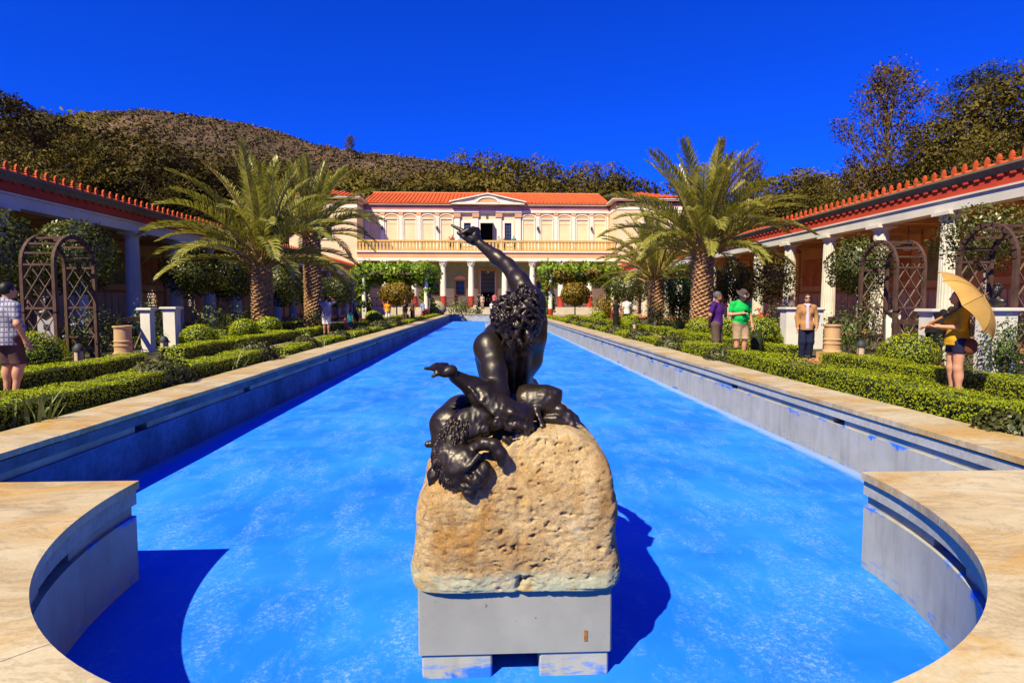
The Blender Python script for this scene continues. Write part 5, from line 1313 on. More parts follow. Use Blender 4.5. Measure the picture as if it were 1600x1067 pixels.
palm('small date palm left of the big one on the right', (9.9, 34.6, 0), 2.75, 0.40, 46, 0.88, 6)
palm('near date palm with wide arching crown on the left', (-10.15, 27.4, 0), 3.2, 0.42, 56, 1.08, 7)
palm('taller date palm behind the wide one on the left', (-9.95, 34.6, 0), 5.2, 0.44, 50, 0.98, 8)

# ------------------------------------------------------------------ vine pergolas before the villa
for sgn, lab, px0, px1 in ((-1, 'vine-covered pergola on the left before the villa', 563, 678), (1, 'vine-covered pergola with yellowing leaves on the right before the villa', 848, 963)):
    Y = 56.0; a, b = atY(px0, 470, Y).x, atY(px1, 470, Y).x; cx = (a + b) / 2; hw = (b - a) / 2
    t = thing('vine_pergola', lab, 'pergola', (cx, Y, 0), 0, 'vine pergolas'); zt = 4.0
    pcm = autosmooth(MB().lathe([(0.20, 0.9), (0.19, 2.2), (0.17, zt - 0.2), (0.24, zt - 0.1), (0.24, zt)], 16).mesh('post')); pcm.materials.append(VWHITE)
    prm = autosmooth(MB().lathe([(0.24, 0), (0.24, 0.9)], 16).mesh('red_base')); prm.materials.append(REDB)
    for x in (-hw + 0.6, hw - 0.6):
        for y in (-1.2, 1.2):
            o = link('post', pcm, None, t, (x, y, 0)); link('red_base', prm, None, o)
    bm = MB()
    for y in (-1.2, 1.2): bm.box(-hw, hw, y - 0.1, y + 0.1, zt, zt + 0.2)
    bm.obj('beam', BARK, t)
    for k in range(9): x = -hw + 0.3 + (2 * hw - 0.6) * k / 8; MB().box(x - 0.05, x + 0.05, -1.7, 1.7, zt + 0.201, zt + 0.33).obj('rafter', BARK, t)
    P = []; N = []
    for k in range(26):   # leafy roof in hanging lumps
        x = -hw + 2 * hw * (k + 0.5) / 26; q, nn = crown_points(330, (x, R.uniform(-1, 1), zt + 0.15 + 0.22 * math.sin(k * 0.9)), (0.95, 1.4, 0.98), 0.35, 2.0, 0.7, k * 2.0); P.append(q); N.append(nn)
    for x in ((-hw + 0.5), (hw - 0.5)):
        for k in range(9): q, nn = crown_points(190, (x + R.uniform(-.3, .3), R.uniform(-1.2, 0.4), 3.6 - k * 0.38), (0.62 - 0.02 * k, 0.7, 0.45), 0.4, 2.0, 0.8, k * 3.0); P.append(q); N.append(nn)
    P = np.vstack(P); N = np.vstack(N); yl = np.array([mnoise.noise(Vector(p) * 0.7) for p in P]) > (0.55 if sgn < 0 else 0.18)
    link('vine', leaf_mesh('vine', P[~yl], N[~yl], 0.25, 0.75, 0.9), VINE, t)
    if yl.any(): link('yellowing_vine', leaf_mesh('yellowing_vine', P[yl], N[yl], 0.20, 0.75, 0.9), AUTUMN, t)
    for x in (-hw + 0.4, hw - 0.4): MB().tube([(x, -1.2, 0), (x + 0.15, -1.25, 1.4), (x - 0.1, -1.2, 2.8), (x + 0.2, -1, zt)], [0.10, 0.08, 0.07, 0.04], 6).obj('vine_stem', BARK, t, True)
standard('small yellow-leaved tree under the left pergola', (atY(620, 470, 53).x, 53, 0), (1.6, 1.3, 1.05), 2.2, 1600, AUTUMN, 0.17, name='yellow_tree')
standard('small yellow-leaved tree under the right pergola', (atY(899, 470, 53).x, 53, 0), (1.4, 1.3, 1.05), 2.2, 1600, AUTUMN, 0.17, name='yellow_tree')
shrub('yellow-leaved bush below the right end of the right pergola', (atY(947, 485, 52).x, 52, 0), (1.35, 1.1, 1.25), 1400, 0.16, AUTUMN)
# ------------------------------------------------------------------ garden furniture
ARBW = plain('weathered_arbour_wood', (0.080, 0.042, 0.028), 0.75, 0.35, 3.0, 0.25, 30, coord='obj')
LATH = plain('weathered_lath', (0.17, 0.115, 0.08), 0.8, 0.3, 4.0, coord='obj')
GA = 'arched wooden arbours'
def arbour(label, x, y, sgn, w=1.42, dep=0.72, h=3.02):
    """two bent-wood arches across the path, laths between; sgn points away from the pool"""
    t = thing('arbour', label, 'arbour', (x, y, 0), 0, GA); r = w / 2
    for k, d in enumerate((0.0, dep)):
        pts = [(sgn * d, -r, -0.05), (sgn * d, -r, 1.2)] + [(sgn * d, -r * math.cos(a), h - r + r * math.sin(a)) for a in [math.pi * i / 16 for i in range(17)]] + [(sgn * d, r, 1.2), (sgn * d, r, -0.05)]
        # square-section hoop
        m = MB()
        for i in range(len(pts) - 1):
            a, b = Vector(pts[i]), Vector(pts[i + 1]); e = (b - a).normalized() * 0.015; m.bar(a - e, b + e, 0.072, 0.095)
        m.obj('arch', ARBW, t)
    for i in range(9):
        a = math.pi * i / 8; yy, zz = -r * math.cos(a), h - r + r * math.sin(a)
        MB().bar((-sgn * 0.05, yy, zz), (sgn * (dep + 0.05), yy, zz), 0.06, 0.045).obj('crosspiece', ARBW, t)
    for yy in (-r, r):
        for zz in (0.55, 1.30): MB().bar((-sgn * 0.02, yy * 1.002, zz), (sgn * (dep + 0.02), yy * 1.002, zz), 0.055, 0.05).obj('crosspiece', ARBW, t)
        lm = MB()
        for k in range(-3, 6):   # crossed laths clipped to the side panel
            for s in (-1, 1):
                z0 = k * 0.48; ax0, ax1 = (0, dep); za, zb = (z0, z0 + 1.15) if s > 0 else (z0 + 1.15, z0)
                lo, hi = 0.1, h - r + 0.1; q0, q1 = 0.0, 1.0
                f = lambda q: za + (zb - za) * q
                if zb > za: q0 = max(0, (lo - za) / (zb - za)); q1 = min(1, (hi - za) / (zb - za))
                else: q0 = max(0, (za - hi) / (za - zb)); q1 = min(1, (za - lo) / (za - zb))
                if q1 - q0 > 0.08: lm.bar((sgn * dep * q0, yy + 0.012 * s, f(q0)), (sgn * dep * q1, yy + 0.012 * s, f(q1)), 0.032, 0.014)
        lm.obj('lath_panel', LATH, t)
    return t
arbour('wooden arbour framing the bronze bust on the sunlit side, left of the umbrella', 10.3, 15.35, 1)
arbour('wooden arbour cut by the right edge behind the umbrella', 10.3, 11.95, 1)
arbour('dark wooden arbour on the shaded side framing a bust', -10.05, 15.05, -1)
for (x0, x1, y, z, lab) in ((-10.3, -10.3, (15.9, 18.4), 0.95, 'weathered rail between left arbour and white pedestal'), (10.35, 10.35, (12.75, 14.55), 0.95, 'weathered rail between the two right arbours'), (10.35, 10.35, (16.1, 17.6), 0.95, 'weathered rail right of the right stone drum')):
    t = thing('garden_rail', lab, 'rail', (x0, y[0], 0)); L_ = y[1] - y[0]
    MB().box(-0.05, 0.05, 0, L_, z - 0.06, z + 0.06).obj('rail', ARBW, t)
    for q in (0.05, L_ - 0.05): MB().box(-0.045, 0.045, q - 0.045, q + 0.045, 0, z - 0.061).obj('post', ARBW, t)
    lm = MB(); n = max(2, int(L_ / 0.5))
    for i in range(n):
        a = L_ * i / n; b = L_ * (i + 1) / n; lm.bar((0.01, a, 0.1), (0.01, b, z - 0.07), 0.03, 0.012); lm.bar((-0.01, b, 0.1), (-0.01, a, z - 0.07), 0.03, 0.012)
    lm.obj('laths', LATH, t)

PWHITE = plain('pedestal_white', (0.66, 0.61, 0.54), 0.6, 0.08, 2.0, fine=0.05)
GP = 'white pedestals'
def pedestal(label, x, y, h=1.26, w=0.42):
    t = thing('pedestal', label, 'pedestal', (x, y, 0), 0, GP); a = w / 2
    MB().box(-a, a, -a, a, 0, h - 0.10).obj('shaft', PWHITE, t)
    m = MB(); m.box(-a - 0.03, a + 0.03, -a - 0.03, a + 0.03, h - 0.099, h - 0.06); m.box(-a - 0.075, a + 0.075, -a - 0.075, a + 0.075, h - 0.059, h - 0.015); m.box(-a - 0.06, a + 0.06, -a - 0.06, a + 0.06, h - 0.0149, h); m.obj('cap', PWHITE, t)
    return t
pedestal('narrow white pedestal, left of the left pair', -9.95, 17.9, 1.28, 0.27); pedestal('white pedestal, right of the left pair', -9.95, 19.25, 1.30, 0.36)
pedestal('white pedestal with bronze bust at the right edge beyond the umbrella', 10.05, 11.35, 1.33, 0.46); pedestal('white pedestal partly hidden by the umbrella woman', 10.15, 13.1, 1.29, 0.42)
pedestal('white pedestal behind the tan-cardigan woman, left one', 10.2, 19.7, 1.28, 0.42); pedestal('white pedestal behind the tan-cardigan woman, right one', 10.2, 18.2, 1.28, 0.40)
BRONZE = node_mat('dark_bronze')
def bronze():
    m, n, bs, L = BRONZE
    t = tex(n, 'obj', 7.0, 8.0, 0.65); r = ramp(n, [(0.30, (0.011, 0.007, 0.006)), (0.55, (0.026, 0.016, 0.012)), (0.78, (0.062, 0.038, 0.026))]); L.new(t, r.inputs[0])
    t2 = tex(n, 'obj', 60.0, 4.0, 0.7); r2 = ramp(n, [(0.64, (0, 0, 0)), (0.76, (0.5, 0.5, 0.5))]); L.new(t2, r2.inputs[0])
    c = mix(n, r2.outputs[0], r.outputs[0], (0.20, 0.15, 0.11)); L.new(c, bs.inputs['Base Color'])
    bs.inputs['Metallic'].default_value = 0.45; rr = ramp(n, [(0.3, (0.50, 0.50, 0.50)), (0.7, (0.32, 0.32, 0.32))]); L.new(t, rr.inputs[0]); L.new(rr.outputs[0], bs.inputs['Roughness'])
    bs.inputs['Specular IOR Level'].default_value = 0.7; bump(n, bs, tex(n, 'obj', 45, 5, 0.65), 0.16, 0.004); return m
BRZ = bronze()
def bust_mesh(beard=True):
    s = Solid(0.011, 0.03)
    s.ell((0, 0.0, 0.38), (0.085, 0.105, 0.125)).cap((0, 0.01, 0.16), (0, 0, 0.30), 0.065, 0.06).ell((0, 0.01, 0.10), (0.19, 0.10, 0.11)).ell((0, 0.0, 0.02), (0.12, 0.09, 0.08))
    s.cap((0, -0.10, 0.40), (0, -0.118, 0.355), 0.012, 0.02, 0.012).ell((0, -0.07, 0.30), (0.06, 0.06, 0.07) if beard else (0.045, 0.045, 0.04))
    for q in (-1, 1): s.ell((q * 0.035, -0.098, 0.395), (0.018, 0.014, 0.012), None, 0.01, True).ell((q * 0.088, 0.0, 0.375), (0.015, 0.025, 0.035), None, 0.012)
    for i in range(40):
        d = rand_dirs(1)[0]; d[2] = abs(d[2]); 
        if d[1] < -0.45 and d[2] < 0.65: continue
        s.ell((d[0] * 0.09, d[1] * 0.11, 0.40 + d[2] * 0.125), (0.028, 0.028, 0.024), None, 0.008)
    return s.mesh('bust')
b1 = bust_mesh(True)
def bust(label, loc, rz, s=1.0):
    o = link('bust', b1, BRZ, None, loc, rz, s); return tag(o, label, 'bust', 'bronze busts')
bust('bronze bust on the white pedestal at the right edge', (10.05, 11.35, 1.36), -1.2, 0.85)
# herms: white shaft on a red block with a bust rising from it
def herm(label, blabel, x, y, rz):
    t = thing('herm_pillar', label, 'pillar', (x, y, 0), rz, 'white herm pillars')
    MB().box(-0.19, 0.19, -0.19, 0.19, 0, 0.24).obj('red_block', REDB, t)
    MB().prism([(-0.15, 0.241), (0.15, 0.241), (0.17, 0.95), (0.155, 1.12), (0.10, 1.06), (0.0, 0.98), (-0.10, 1.06), (-0.155, 1.12), (-0.17, 0.95)], 'y', -0.14, 0.14).obj('shaft', PWHITE, t)
    MB().box(-0.05, 0.05, -0.155, -0.141, 0.78, 0.90).obj('plaque', IRON, t)
    bust(blabel, (x, y, 1.06), rz, 1.0)
herm('white pillar with small dark plaque inside the first right arbour', 'bronze bust inside the first right arbour', 10.75, 15.35, -0.5)
herm('white pillar with small dark plaque inside the left arbour', 'dark bust inside the left arbour', -10.85, 15.15, 0.5)
hf = herm('small white pillar by the man in dark clothes on the far left path', 'small dark bust by the man in dark clothes', -9.5, 46.5, 0.2)
# stone drums on square blocks
DRUM = plain('sandstone_drum', (0.50, 0.31, 0.15), 0.85, 0.18, 3.0, 0.2, 40, fine=0.12, coord='obj')
for x, y, lab in ((8.32, 14.0, 'carved sandstone drum beside the tan-cardigan woman'), (-8.35, 14.0, 'carved sandstone drum on the shaded side of the pool')):
    t = thing('stone_drum', lab, 'drum', (x, y, 0), 0.1, 'sandstone drums')
    MB().box(-0.24, 0.24, -0.24, 0.24, 0, 0.24).obj('block', DRUM, t)
    prof = [(0.215, 0.241), (0.215, 0.27), (0.19, 0.29), (0.18, 0.33), (0.185, 0.43), (0.20, 0.44), (0.20, 0.46), (0.18, 0.47), (0.18, 0.53), (0.197, 0.54), (0.197, 0.56), (0.178, 0.575), (0.176, 0.83), (0.19, 0.845), (0.205, 0.87), (0.205, 0.90), (0.16, 0.905), (0.15, 0.88)]
    link('drum', autosmooth(MB().lathe(prof, 36).mesh('drum'), 30), DRUM, t)
    MB().box(-0.55, 0.55, -0.55, 0.55, 0.001, 0.05).obj('paving', TERRA, t)
# bollard lamps
LG = plain('lamp_glass', (0.50, 0.36, 0.24), 0.35, 0.15, 6.0)
for x, y, lab, rb in ((-8.75, 13.1, 'bollard lamp standing left of the left stone drum', 0), (-8.55, 16.1, 'bollard lamp before the left pair of pedestals', 0), (8.75, 13.55, 'bollard lamp right of the right stone drum', 0), (7.25, 29.0, 'red-footed bollard lamp right of the couple', 1), (7.75, 27.2, 'red-footed bollard lamp nearer the big right palm', 1)):
    t = thing('bollard_lamp', lab, 'lamp', (x, y, 0), 0, 'bollard lamps'); 
    MB().lathe([(0.10, 0), (0.10, 0.16)], 14).obj('foot', REDB if rb else IRON, t)
    link('glass', autosmooth(MB().lathe([(0.085, 0.161), (0.085, 0.40)], 14).mesh('glass')), LG, t)
    for k in range(4):
        a = k * math.pi / 2 + 0.4; MB().bar((0.095 * math.cos(a), 0.095 * math.sin(a), 0.15), (0.095 * math.cos(a), 0.095 * math.sin(a), 0.42), 0.014).obj('rib', IRON, t)
    link('dome', autosmooth(MB().lathe([(0.11, 0.40), (0.11, 0.43), (0.10, 0.48), (0.07, 0.53), (0.02, 0.56)], 14).mesh('dome')), IRON, t)
MB_c = bush('cone_shrub', 'small dark cone of clipped yew beside the green-shirted man', 'topiary', (7.35, 15.9, 0), (0.20, 0.20, 0.42), 500, 0.03, PINE, None, 0.05, 0.15)
# ------------------------------------------------------------------ people
SKIN = plain('skin', (0.50, 0.25, 0.15), 0.55, 0.12, 8.0, coord='obj'); SKIND = plain('tanned_skin', (0.36, 0.16, 0.085), 0.55, 0.12, 8.0, coord='obj')
HAIRB = plain('black_hair', (0.012, 0.009, 0.008), 0.45, 0.3, 20.0, 0.4, 60, coord='obj'); HAIRBR = plain('brown_hair', (0.045, 0.022, 0.012), 0.45, 0.3, 20.0, 0.4, 60, coord='obj'); HAIRG = plain('grey_hair', (0.10, 0.085, 0.075), 0.6, 0.3, 20.0, 0.4, 60, coord='obj')
def cloth(name, c): return plain('cloth_' + name, c, 0.85, 0.14, 6.0, 0.35, 14, coord='obj', fine=0.1, spec=0.15)
def pattern_cloth(name, base, ink, kind):
    m, n, bs, L = node_mat('cloth_' + name)
    tc = n.nodes.new('ShaderNodeTexCoord'); sx = n.nodes.new('ShaderNodeSeparateXYZ'); L.new(tc.outputs['Object'], sx.inputs[0])
    if kind == 'plaid':
        def stripes(sock, per, lo):
            a = n.nodes.new('ShaderNodeMath'); a.operation = 'MULTIPLY'; a.inputs[1].default_value = 1.0 / per; L.new(sock, a.inputs[0])
            f = n.nodes.new('ShaderNodeMath'); f.operation = 'FRACT'; L.new(a.outputs[0], f.inputs[0])
            r = ramp(n, [(0.0, (1, 1, 1)), (lo, (0, 0, 0)), (0.62, (1, 1, 1)), (0.70, (0, 0, 0))], 'CONSTANT'); L.new(f.outputs[0], r.inputs[0]); return r.outputs[0]
        ad = n.nodes.new('ShaderNodeMath'); ad.operation = 'ADD'; L.new(sx.outputs[0], ad.inputs[0]); L.new(sx.outputs[1], ad.inputs[1])
        c = mix(n, stripes(ad.outputs[0], 0.075, 0.40), base, ink); c = mix(n, stripes(sx.outputs[2], 0.075, 0.40), c, tuple(q * 0.6 for q in ink))
        c2 = mix(n, 0.35, base, c)
        c = mix(n, 0.78, base, c)
    else:
        t = tex(n, 'obj', 26.0, 3.0, 0.6); r = ramp(n, [(0.47, base), (0.53, ink)]); L.new(t, r.inputs[0]); c = r.outputs[0]
    L.new(c, bs.inputs['Base Color']); bs.inputs['Roughness'].default_value = 0.85; bump(n, bs, tex(n, 'obj', 14, 4, 0.5), 0.3, 0.01); return m
UP = lambda a, b, u: tuple(a[i] + (b[i] - a[i]) * u for i in range(3))
def person(label, loc, rz, H, top, bottom, hair, skin=SKIN, vox=0.012, g=1.0, female=False, sleeve='short', legs='long', shoes=None, pose=None, hat=None,
           glasses=False, hem=0.47, neck=None, longhair=0.0, group=None, headdir=(0, 0), extras=None, child=False):
    P = dict(er=(-.134, .02, .645), wr=(-.130, -.025, .50), el=(.134, .02, .645), wl=(.130, -.025, .50), kr=(-.055, -.01, .28), kl=(.055, -.01, .28), ar=(-.055, .012, .05), al=(.055, .012, .05), head=(0, -.008, .925), chest=(0, .004, .72), pelvis=(0, .004, .53))
    P.update(pose or {})
    S = lambda p: tuple(q * H for q in p)
    t = thing('person', label, 'person', loc, rz, group)
    shw = (.092 if female else .108) * (g ** .4); hipw = .056 if female else .049
    ch, pv, hd = P['chest'], P['pelvis'], P['head']; dx, dy = ch[0] - 0, ch[1] - .004
    sr = (dx - shw, dy + .012, .790 + (ch[2] - .72)); sL = (dx + shw, dy + .012, .790 + (ch[2] - .72)); nb = (dx, dy + .012, .835 + (ch[2] - .72))
    hr, hl = (pv[0] - hipw, pv[1], pv[2] - .02), (pv[0] + hipw, pv[1], pv[2] - .02)
    def torso(s, k=1.0):
        s.ell(S(pv), S((.092 * g * k, .068 * g * k, .062))); s.ell(S(ch), S((.098 * g * k, .066 * g * k, .10))); s.cap(S(pv), S(ch), .074 * H * g * k, .078 * H * g * k)
        s.cap(S(sr), S((nb[0], nb[1], nb[2] - .022)), .033 * H, .036 * H); s.cap(S(sL), S((nb[0], nb[1], nb[2] - .022)), .033 * H, .036 * H)
        if g > 1.08: s.ell(S((pv[0], pv[1] - .028, .60)), S((.085 * g, .075 * g, .075)))
        if female: 
            for q in (-1, 1): s.ell(S((ch[0] + q * .042, ch[1] - .052, ch[2])), S((.036, .032, .036)))
    def arm(s, a, e, w, ra=.031, u0=0.0, u1=2.0, grow=0.0):
        if u1 <= 1: s.cap(S(a), S(UP(a, e, u1)), (ra + grow) * H, (ra - .004 * u1 + grow) * H)
        else:
            s.cap(S(a), S(e), (ra + grow) * H, (.0245 + grow) * H)
            if u1 > 1.02: s.cap(S(e), S(UP(e, w, u1 - 1)), (.0245 + grow) * H, (.0165 + grow) * H)
    def hand(s, e, w, side):
        d = Vector(w) - Vector(e); d = d.normalized() if d.length else Vector((0, 0, -1)); sd = Vector((0, -1, 0)) - d * Vector((0, -1, 0)).dot(d)
        sd = sd.normalized() if sd.length > .1 else Vector((1, 0, 0)); nn = d.cross(sd); pal = Vector(w) + d * .028
        s.cap(S(w), S(tuple(pal)), .0165 * H, .021 * H, .012)
        for i, (o, l) in enumerate(((-.018, .036), (-.006, .043), (.006, .041), (.017, .032))):
            b = pal + d * .018 + sd * -o; k = b + d * l * .55 + nn * .004; e2 = k + d * l * .45 + nn * .012
            s.cap(S(tuple(b)), S(tuple(k)), .0072 * H, .0066 * H, .004); s.cap(S(tuple(k)), S(tuple(e2)), .0066 * H, .0055 * H, .004)
        th = Vector(w) + d * .016 + sd * .018; s.cap(S(tuple(th)), S(tuple(th + d * .022 + sd * .022)), .0085 * H, .0065 * H, .005)
    b = Solid(vox, .022 * H); torso(b, .94)
    b.cap(S(nb), S((hd[0], hd[1] + .012, hd[2] - .045)), .030 * H, .029 * H)
    b.ell(S(hd), S((.043, .055, .064)), None, .012 * H); b.ell(S((hd[0], hd[1] - .020, hd[2] - .036)), S((.032, .034, .030)), None, .014 * H)
    hx, hy = math.sin(headdir[0]), math.cos(headdir[0])
    def hp(x, y, z): return S((hd[0] + x * hy + y * hx * -1, hd[1] + y * hy + x * hx, hd[2] + z))   # turned with the head
    b.cap(hp(0, -.054, .004), hp(0, -.064, -.014), .007 * H, .010 * H, .006 * H); b.cap(hp(-.013, -.052, -.034), hp(.013, -.052, -.034), .006 * H, None, .006 * H)
    for q in (-1, 1): b.ell(hp(q * .044, .006, -.004), S((.007, .013, .019)), None, .004 * H); b.ell(hp(q * .018, -.054, .006), S((.009, .007, .006)), None, .004 * H, True)
    for a, k, an, sg in ((hr, P['kr'], P['ar'], -1), (hl, P['kl'], P['al'], 1)):
        b.cap(S(a), S(k), .056 * H * g ** .5, .036 * H).cap(S(k), S(an), .036 * H, .022 * H); c_ = UP(k, an, .3); b.ell(S((c_[0], c_[1] + .012, c_[2])), S((.033, .034, .06)))
        b.cap(S((an[0], an[1] + .01, .025)), S((an[0] + sg * .012, an[1] - .085, .018)), .024 * H, .020 * H)
    for a, e, w_, sg in ((sr, P['er'], P['wr'], -1), (sL, P['el'], P['wl'], 1)): arm(b, a, e, w_); hand(b, e, w_, sg)
    me = b.mesh('body'); link('body', me, skin, t)
    # upper garment
    s = Solid(vox, .020 * H); torso(s, 1.0); gr = .007 * H
    u1 = {'none': 0.12, 'short': 0.62, 'elbow': 1.12, 'long': 1.92}[sleeve]
    for a, e, w_ in ((sr, P['er'], P['wr']), (sL, P['el'], P['wl'])): arm(s, a, e, w_, .031, 0, u1, .0015)
    s.cap(S(nb), S((nb[0], nb[1], nb[2] + .012)), .036 * H, .033 * H)
    if hem < .5: s.cap(S(pv), S((pv[0], pv[1] + .004, hem)), .090 * H * g, .098 * H * g)
    nk = neck if neck is not None else .852
    rngp = np.random.default_rng(int(abs(loc[0]) * 97 + loc[1] * 13)); f0 = rngp.uniform(0, 9)
    def folds(V):   # cloth hangs in soft creases
        q = np.array([fbm((v[0] * 9 + f0, v[1] * 9, v[2] * 5), 1.0, 2) for v in V]); c = V.mean(0); d = V - c; d[:, 2] = 0; d /= np.linalg.norm(d, axis=1)[:, None] + 1e-6
        return V + d * (q * .011)[:, None]
    zc = S((0, 0, hem))[2]; zn = nk * H; yn = S(nb)[1]
    link('top', s.mesh('top', gr, lambda X, Y, Z: [zc - Z + 0 * X + 0 * Y, np.minimum((Z - zn) + (yn - Y) * 0.5 + 0 * X, .052 * H - np.sqrt((X - S(nb)[0]) ** 2 + (Y - yn + .01 * H) ** 2) + 0 * Z)], folds), top, t)
    # lower garment
    s = Solid(vox, .022 * H); gr = .009 * H
    s.ell(S(pv), S((.084 * g, .062 * g, .058))); s.cap(S((pv[0], pv[1], .585)), S(pv), .066 * H * g, .072 * H * g)
    zcut = {'long': .045, 'capri': .20, 'shorts': .29, 'hot': .42, 'skirt': .30, 'dress': .08}[legs]
    if legs in ('skirt', 'dress'):
        s.cap(S(pv), S((pv[0], pv[1], zcut)), .088 * H * g, .105 * H * g)
        s.ell(S((pv[0], pv[1], zcut)), S((.12, .10, .05)))
    else:
        for a, k, an in ((hr, P['kr'], P['ar']), (hl, P['kl'], P['al'])):
            w2 = .008 if legs in ('shorts', 'capri') else .004
            s.cap(S(a), S(k), (.052 * g ** .5 + w2 * .5) * H, (.040 + w2) * H); s.cap(S(k), S((an[0], an[1], .03)), (.040 + w2) * H, (.030 + w2) * H)
    zb = zcut * H; zt = .60 * H
    link('bottom', s.mesh('bottom', gr, lambda X, Y, Z: [zb - Z + 0 * X + 0 * Y, Z - zt + 0 * X + 0 * Y], folds), bottom, t)
    # shoes
    s = Solid(vox, .01)
    for an, sg in ((P['ar'], -1), (P['al'], 1)): s.cap(S((an[0], an[1] + .014, .026)), S((an[0] + sg * .012, an[1] - .095, .020)), .029 * H, .025 * H).cap(S((an[0], an[1], .05)), S((an[0], an[1], .03)), .026 * H)
    link('shoes', s.mesh('shoes'), shoes or cloth('shoe_dark', (0.03, 0.025, 0.022)), t)
    # hair, cut away in front of the face
    s = Solid(vox, .010 * H); s.ell(hp(0, .010, .012), S((.048, .057, .060)))
    if longhair: s.cap(hp(0, .035, 0), hp(0, .050, -longhair), .046 * H, .032 * H); s.cap(hp(-.03, .02, 0), hp(-.035, .02, -longhair * .8), .028 * H, .02 * H); s.cap(hp(.03, .02, 0), hp(.035, .02, -longhair * .8), .028 * H, .02 * H)
    s.ell(hp(0, -.066, -.022), S((.050, .052, .060)), None, .01 * H, True)
    link('hair', s.mesh('hair', .002 * H, None, lambda V: V + np.array([[0.004 * mnoise.noise(Vector(v) * 60)] * 3 for v in V])), hair, t)
    if glasses:
        m = MB()
        for q in (-1, 1): m.ball(hp(q * .019, -.056, .006), S((.016, .006, .012)), 8, 5); m.bar(hp(q * .034, -.050, .008), hp(q * .045, .004, .006), .006)
        m.bar(hp(-.01, -.060, .008), hp(.01, -.060, .008), .006); m.obj('sunglasses', cloth('lens', (0.02, 0.012, 0.01)), t)
    if hat:
        m = MB(); c = Vector(hp(0, .004, .030)); tl = Matrix.Rotation(headdir[1], 3, 'X'); prof = [(.094, -.004), (.096, .0), (.060, .008), (.054, .012), (.052, .05), (.046, .062), (.022, .056)]
        hm = MB().lathe([(r * H, z * H) for r, z in prof], 22); hm.V = [tuple(c + tl @ Vector((v[0] * .92, v[1] * 1.08, v[2] + .012 * H * abs(v[0]) / (.09 * H) * (1 if math.hypot(v[0], v[1]) > .07 * H else 0)))) for v in hm.V]
        link('hat', autosmooth(hm.mesh('hat'), 60), hat, t)
    if extras: extras(t, S, P, hp)
    return t
WHITEC = cloth('white', (0.62, 0.60, 0.60)); BLACKC = cloth('black', (0.012, 0.011, 0.012)); NAVY = cloth('navy', (0.012, 0.016, 0.045)); KHAKI = cloth('khaki', (0.36, 0.25, 0.155))
PURPLE = cloth('purple', (0.058, 0.012, 0.13)); GREENC = cloth('green', (0.008, 0.42, 0.075)); TAUPE = cloth('taupe', (0.10, 0.068, 0.05)); TAN = cloth('tan', (0.36, 0.18, 0.07)); DENIM = cloth('denim', (0.016, 0.018, 0.055))
YELLOW = cloth('mustard', (0.50, 0.28, 0.015)); ORANGEC = cloth('marigold', (0.68, 0.28, 0.012)); GREYHAT = cloth('grey_felt', (0.085, 0.06, 0.055)); MAROON = cloth('mauve_brown', (0.085, 0.045, 0.042))
LANY = cloth('lanyard', (0.35, 0.02, 0.03)); BADGE = cloth('badge', (0.55, 0.56, 0.58)); BAG = cloth('brown_leather', (0.13, 0.045, 0.022)); PINKC = cloth('pink', (0.48, 0.12, 0.14)); TEAL = cloth('teal', (0.02, 0.22, 0.24)); REDC = cloth('red', (0.34, 0.04, 0.03)); LBLUE = cloth('light_blue', (0.25, 0.36, 0.55)); BEIGE = cloth('beige', (0.45, 0.36, 0.28))
def lanyard(t, S, P, hp):
    m = MB()
    for q in (-1, 1): m.bar(S((q * .038, -.040, .835)), S((0.012, -.084, .66)), .010, .004)
    m.obj('lanyard', LANY, t); MB().cbox(S((.014, -.092, .635)), S((.036, .005, .048))).obj('badge', BADGE, t)
# --- near figures
def plaid_extra(t, S, P, hp): pass
person('man in blue plaid shirt and brown shorts seen from behind at the left edge', (-7.18, 9.25, 0), math.radians(158), 1.74, pattern_cloth('plaid', (0.48, 0.46, 0.52), (0.045, 0.04, 0.13), 'plaid'), MAROON, HAIRB, SKIN, 0.012, 1.12, legs='shorts', hem=.455,
       pose=dict(el=(.150, .03, .64), wl=(.145, -.03, .50), er=(-.160, .03, .64), wr=(-.150, -.03, .50), kr=(-.062, -.03, .28)))
def tan_extra(t, S, P, hp):
    # open cardigan over a pale blouse, a grey folder under the arm
    m = Solid(0.010, 0.02); m.cap(S((0, -.064, .80)), S((0, -.080, .49)), .026 * 1.63, .034 * 1.63).ell(S((-.018, -.046, .828)), S((.028, .024, .022))).ell(S((.018, -.046, .828)), S((.028, .024, .022))); link('blouse', m.mesh('blouse'), cloth('lilac', (0.52, 0.42, 0.50)), t)
    MB().cbox(S((.150, -.005, .58)), S((.022, .10, .20)), Matrix.Rotation(0.15, 3, 'Y')).obj('folder', cloth('grey_folder', (0.10, 0.11, 0.14)), t)
person('woman in tan cardigan and sunglasses walking on the right path', (7.92, 14.45, 0), math.radians(-18), 1.66, TAN, NAVY, HAIRBR, SKIN, 0.012, 1.06, True, 'long', 'long', None, dict(el=(.138, .02, .65), wl=(.130, -.05, .52), er=(-.126, .03, .645), wr=(-.120, -.01, .49), kr=(-.05, -.03, .28), al=(.05, .05, .06)), glasses=True, longhair=.06, hem=.455, extras=tan_extra)
def green_extra(t, S, P, hp):
    lanyard(t, S, P, hp); w_ = Vector(P['wr']); MB().cbox(S((w_.x + .045, w_.y - .015, w_.z + .012)), S((.04, .012, .075)), Matrix.Rotation(0.6, 3, 'X')).obj('phone', BLACKC, t)
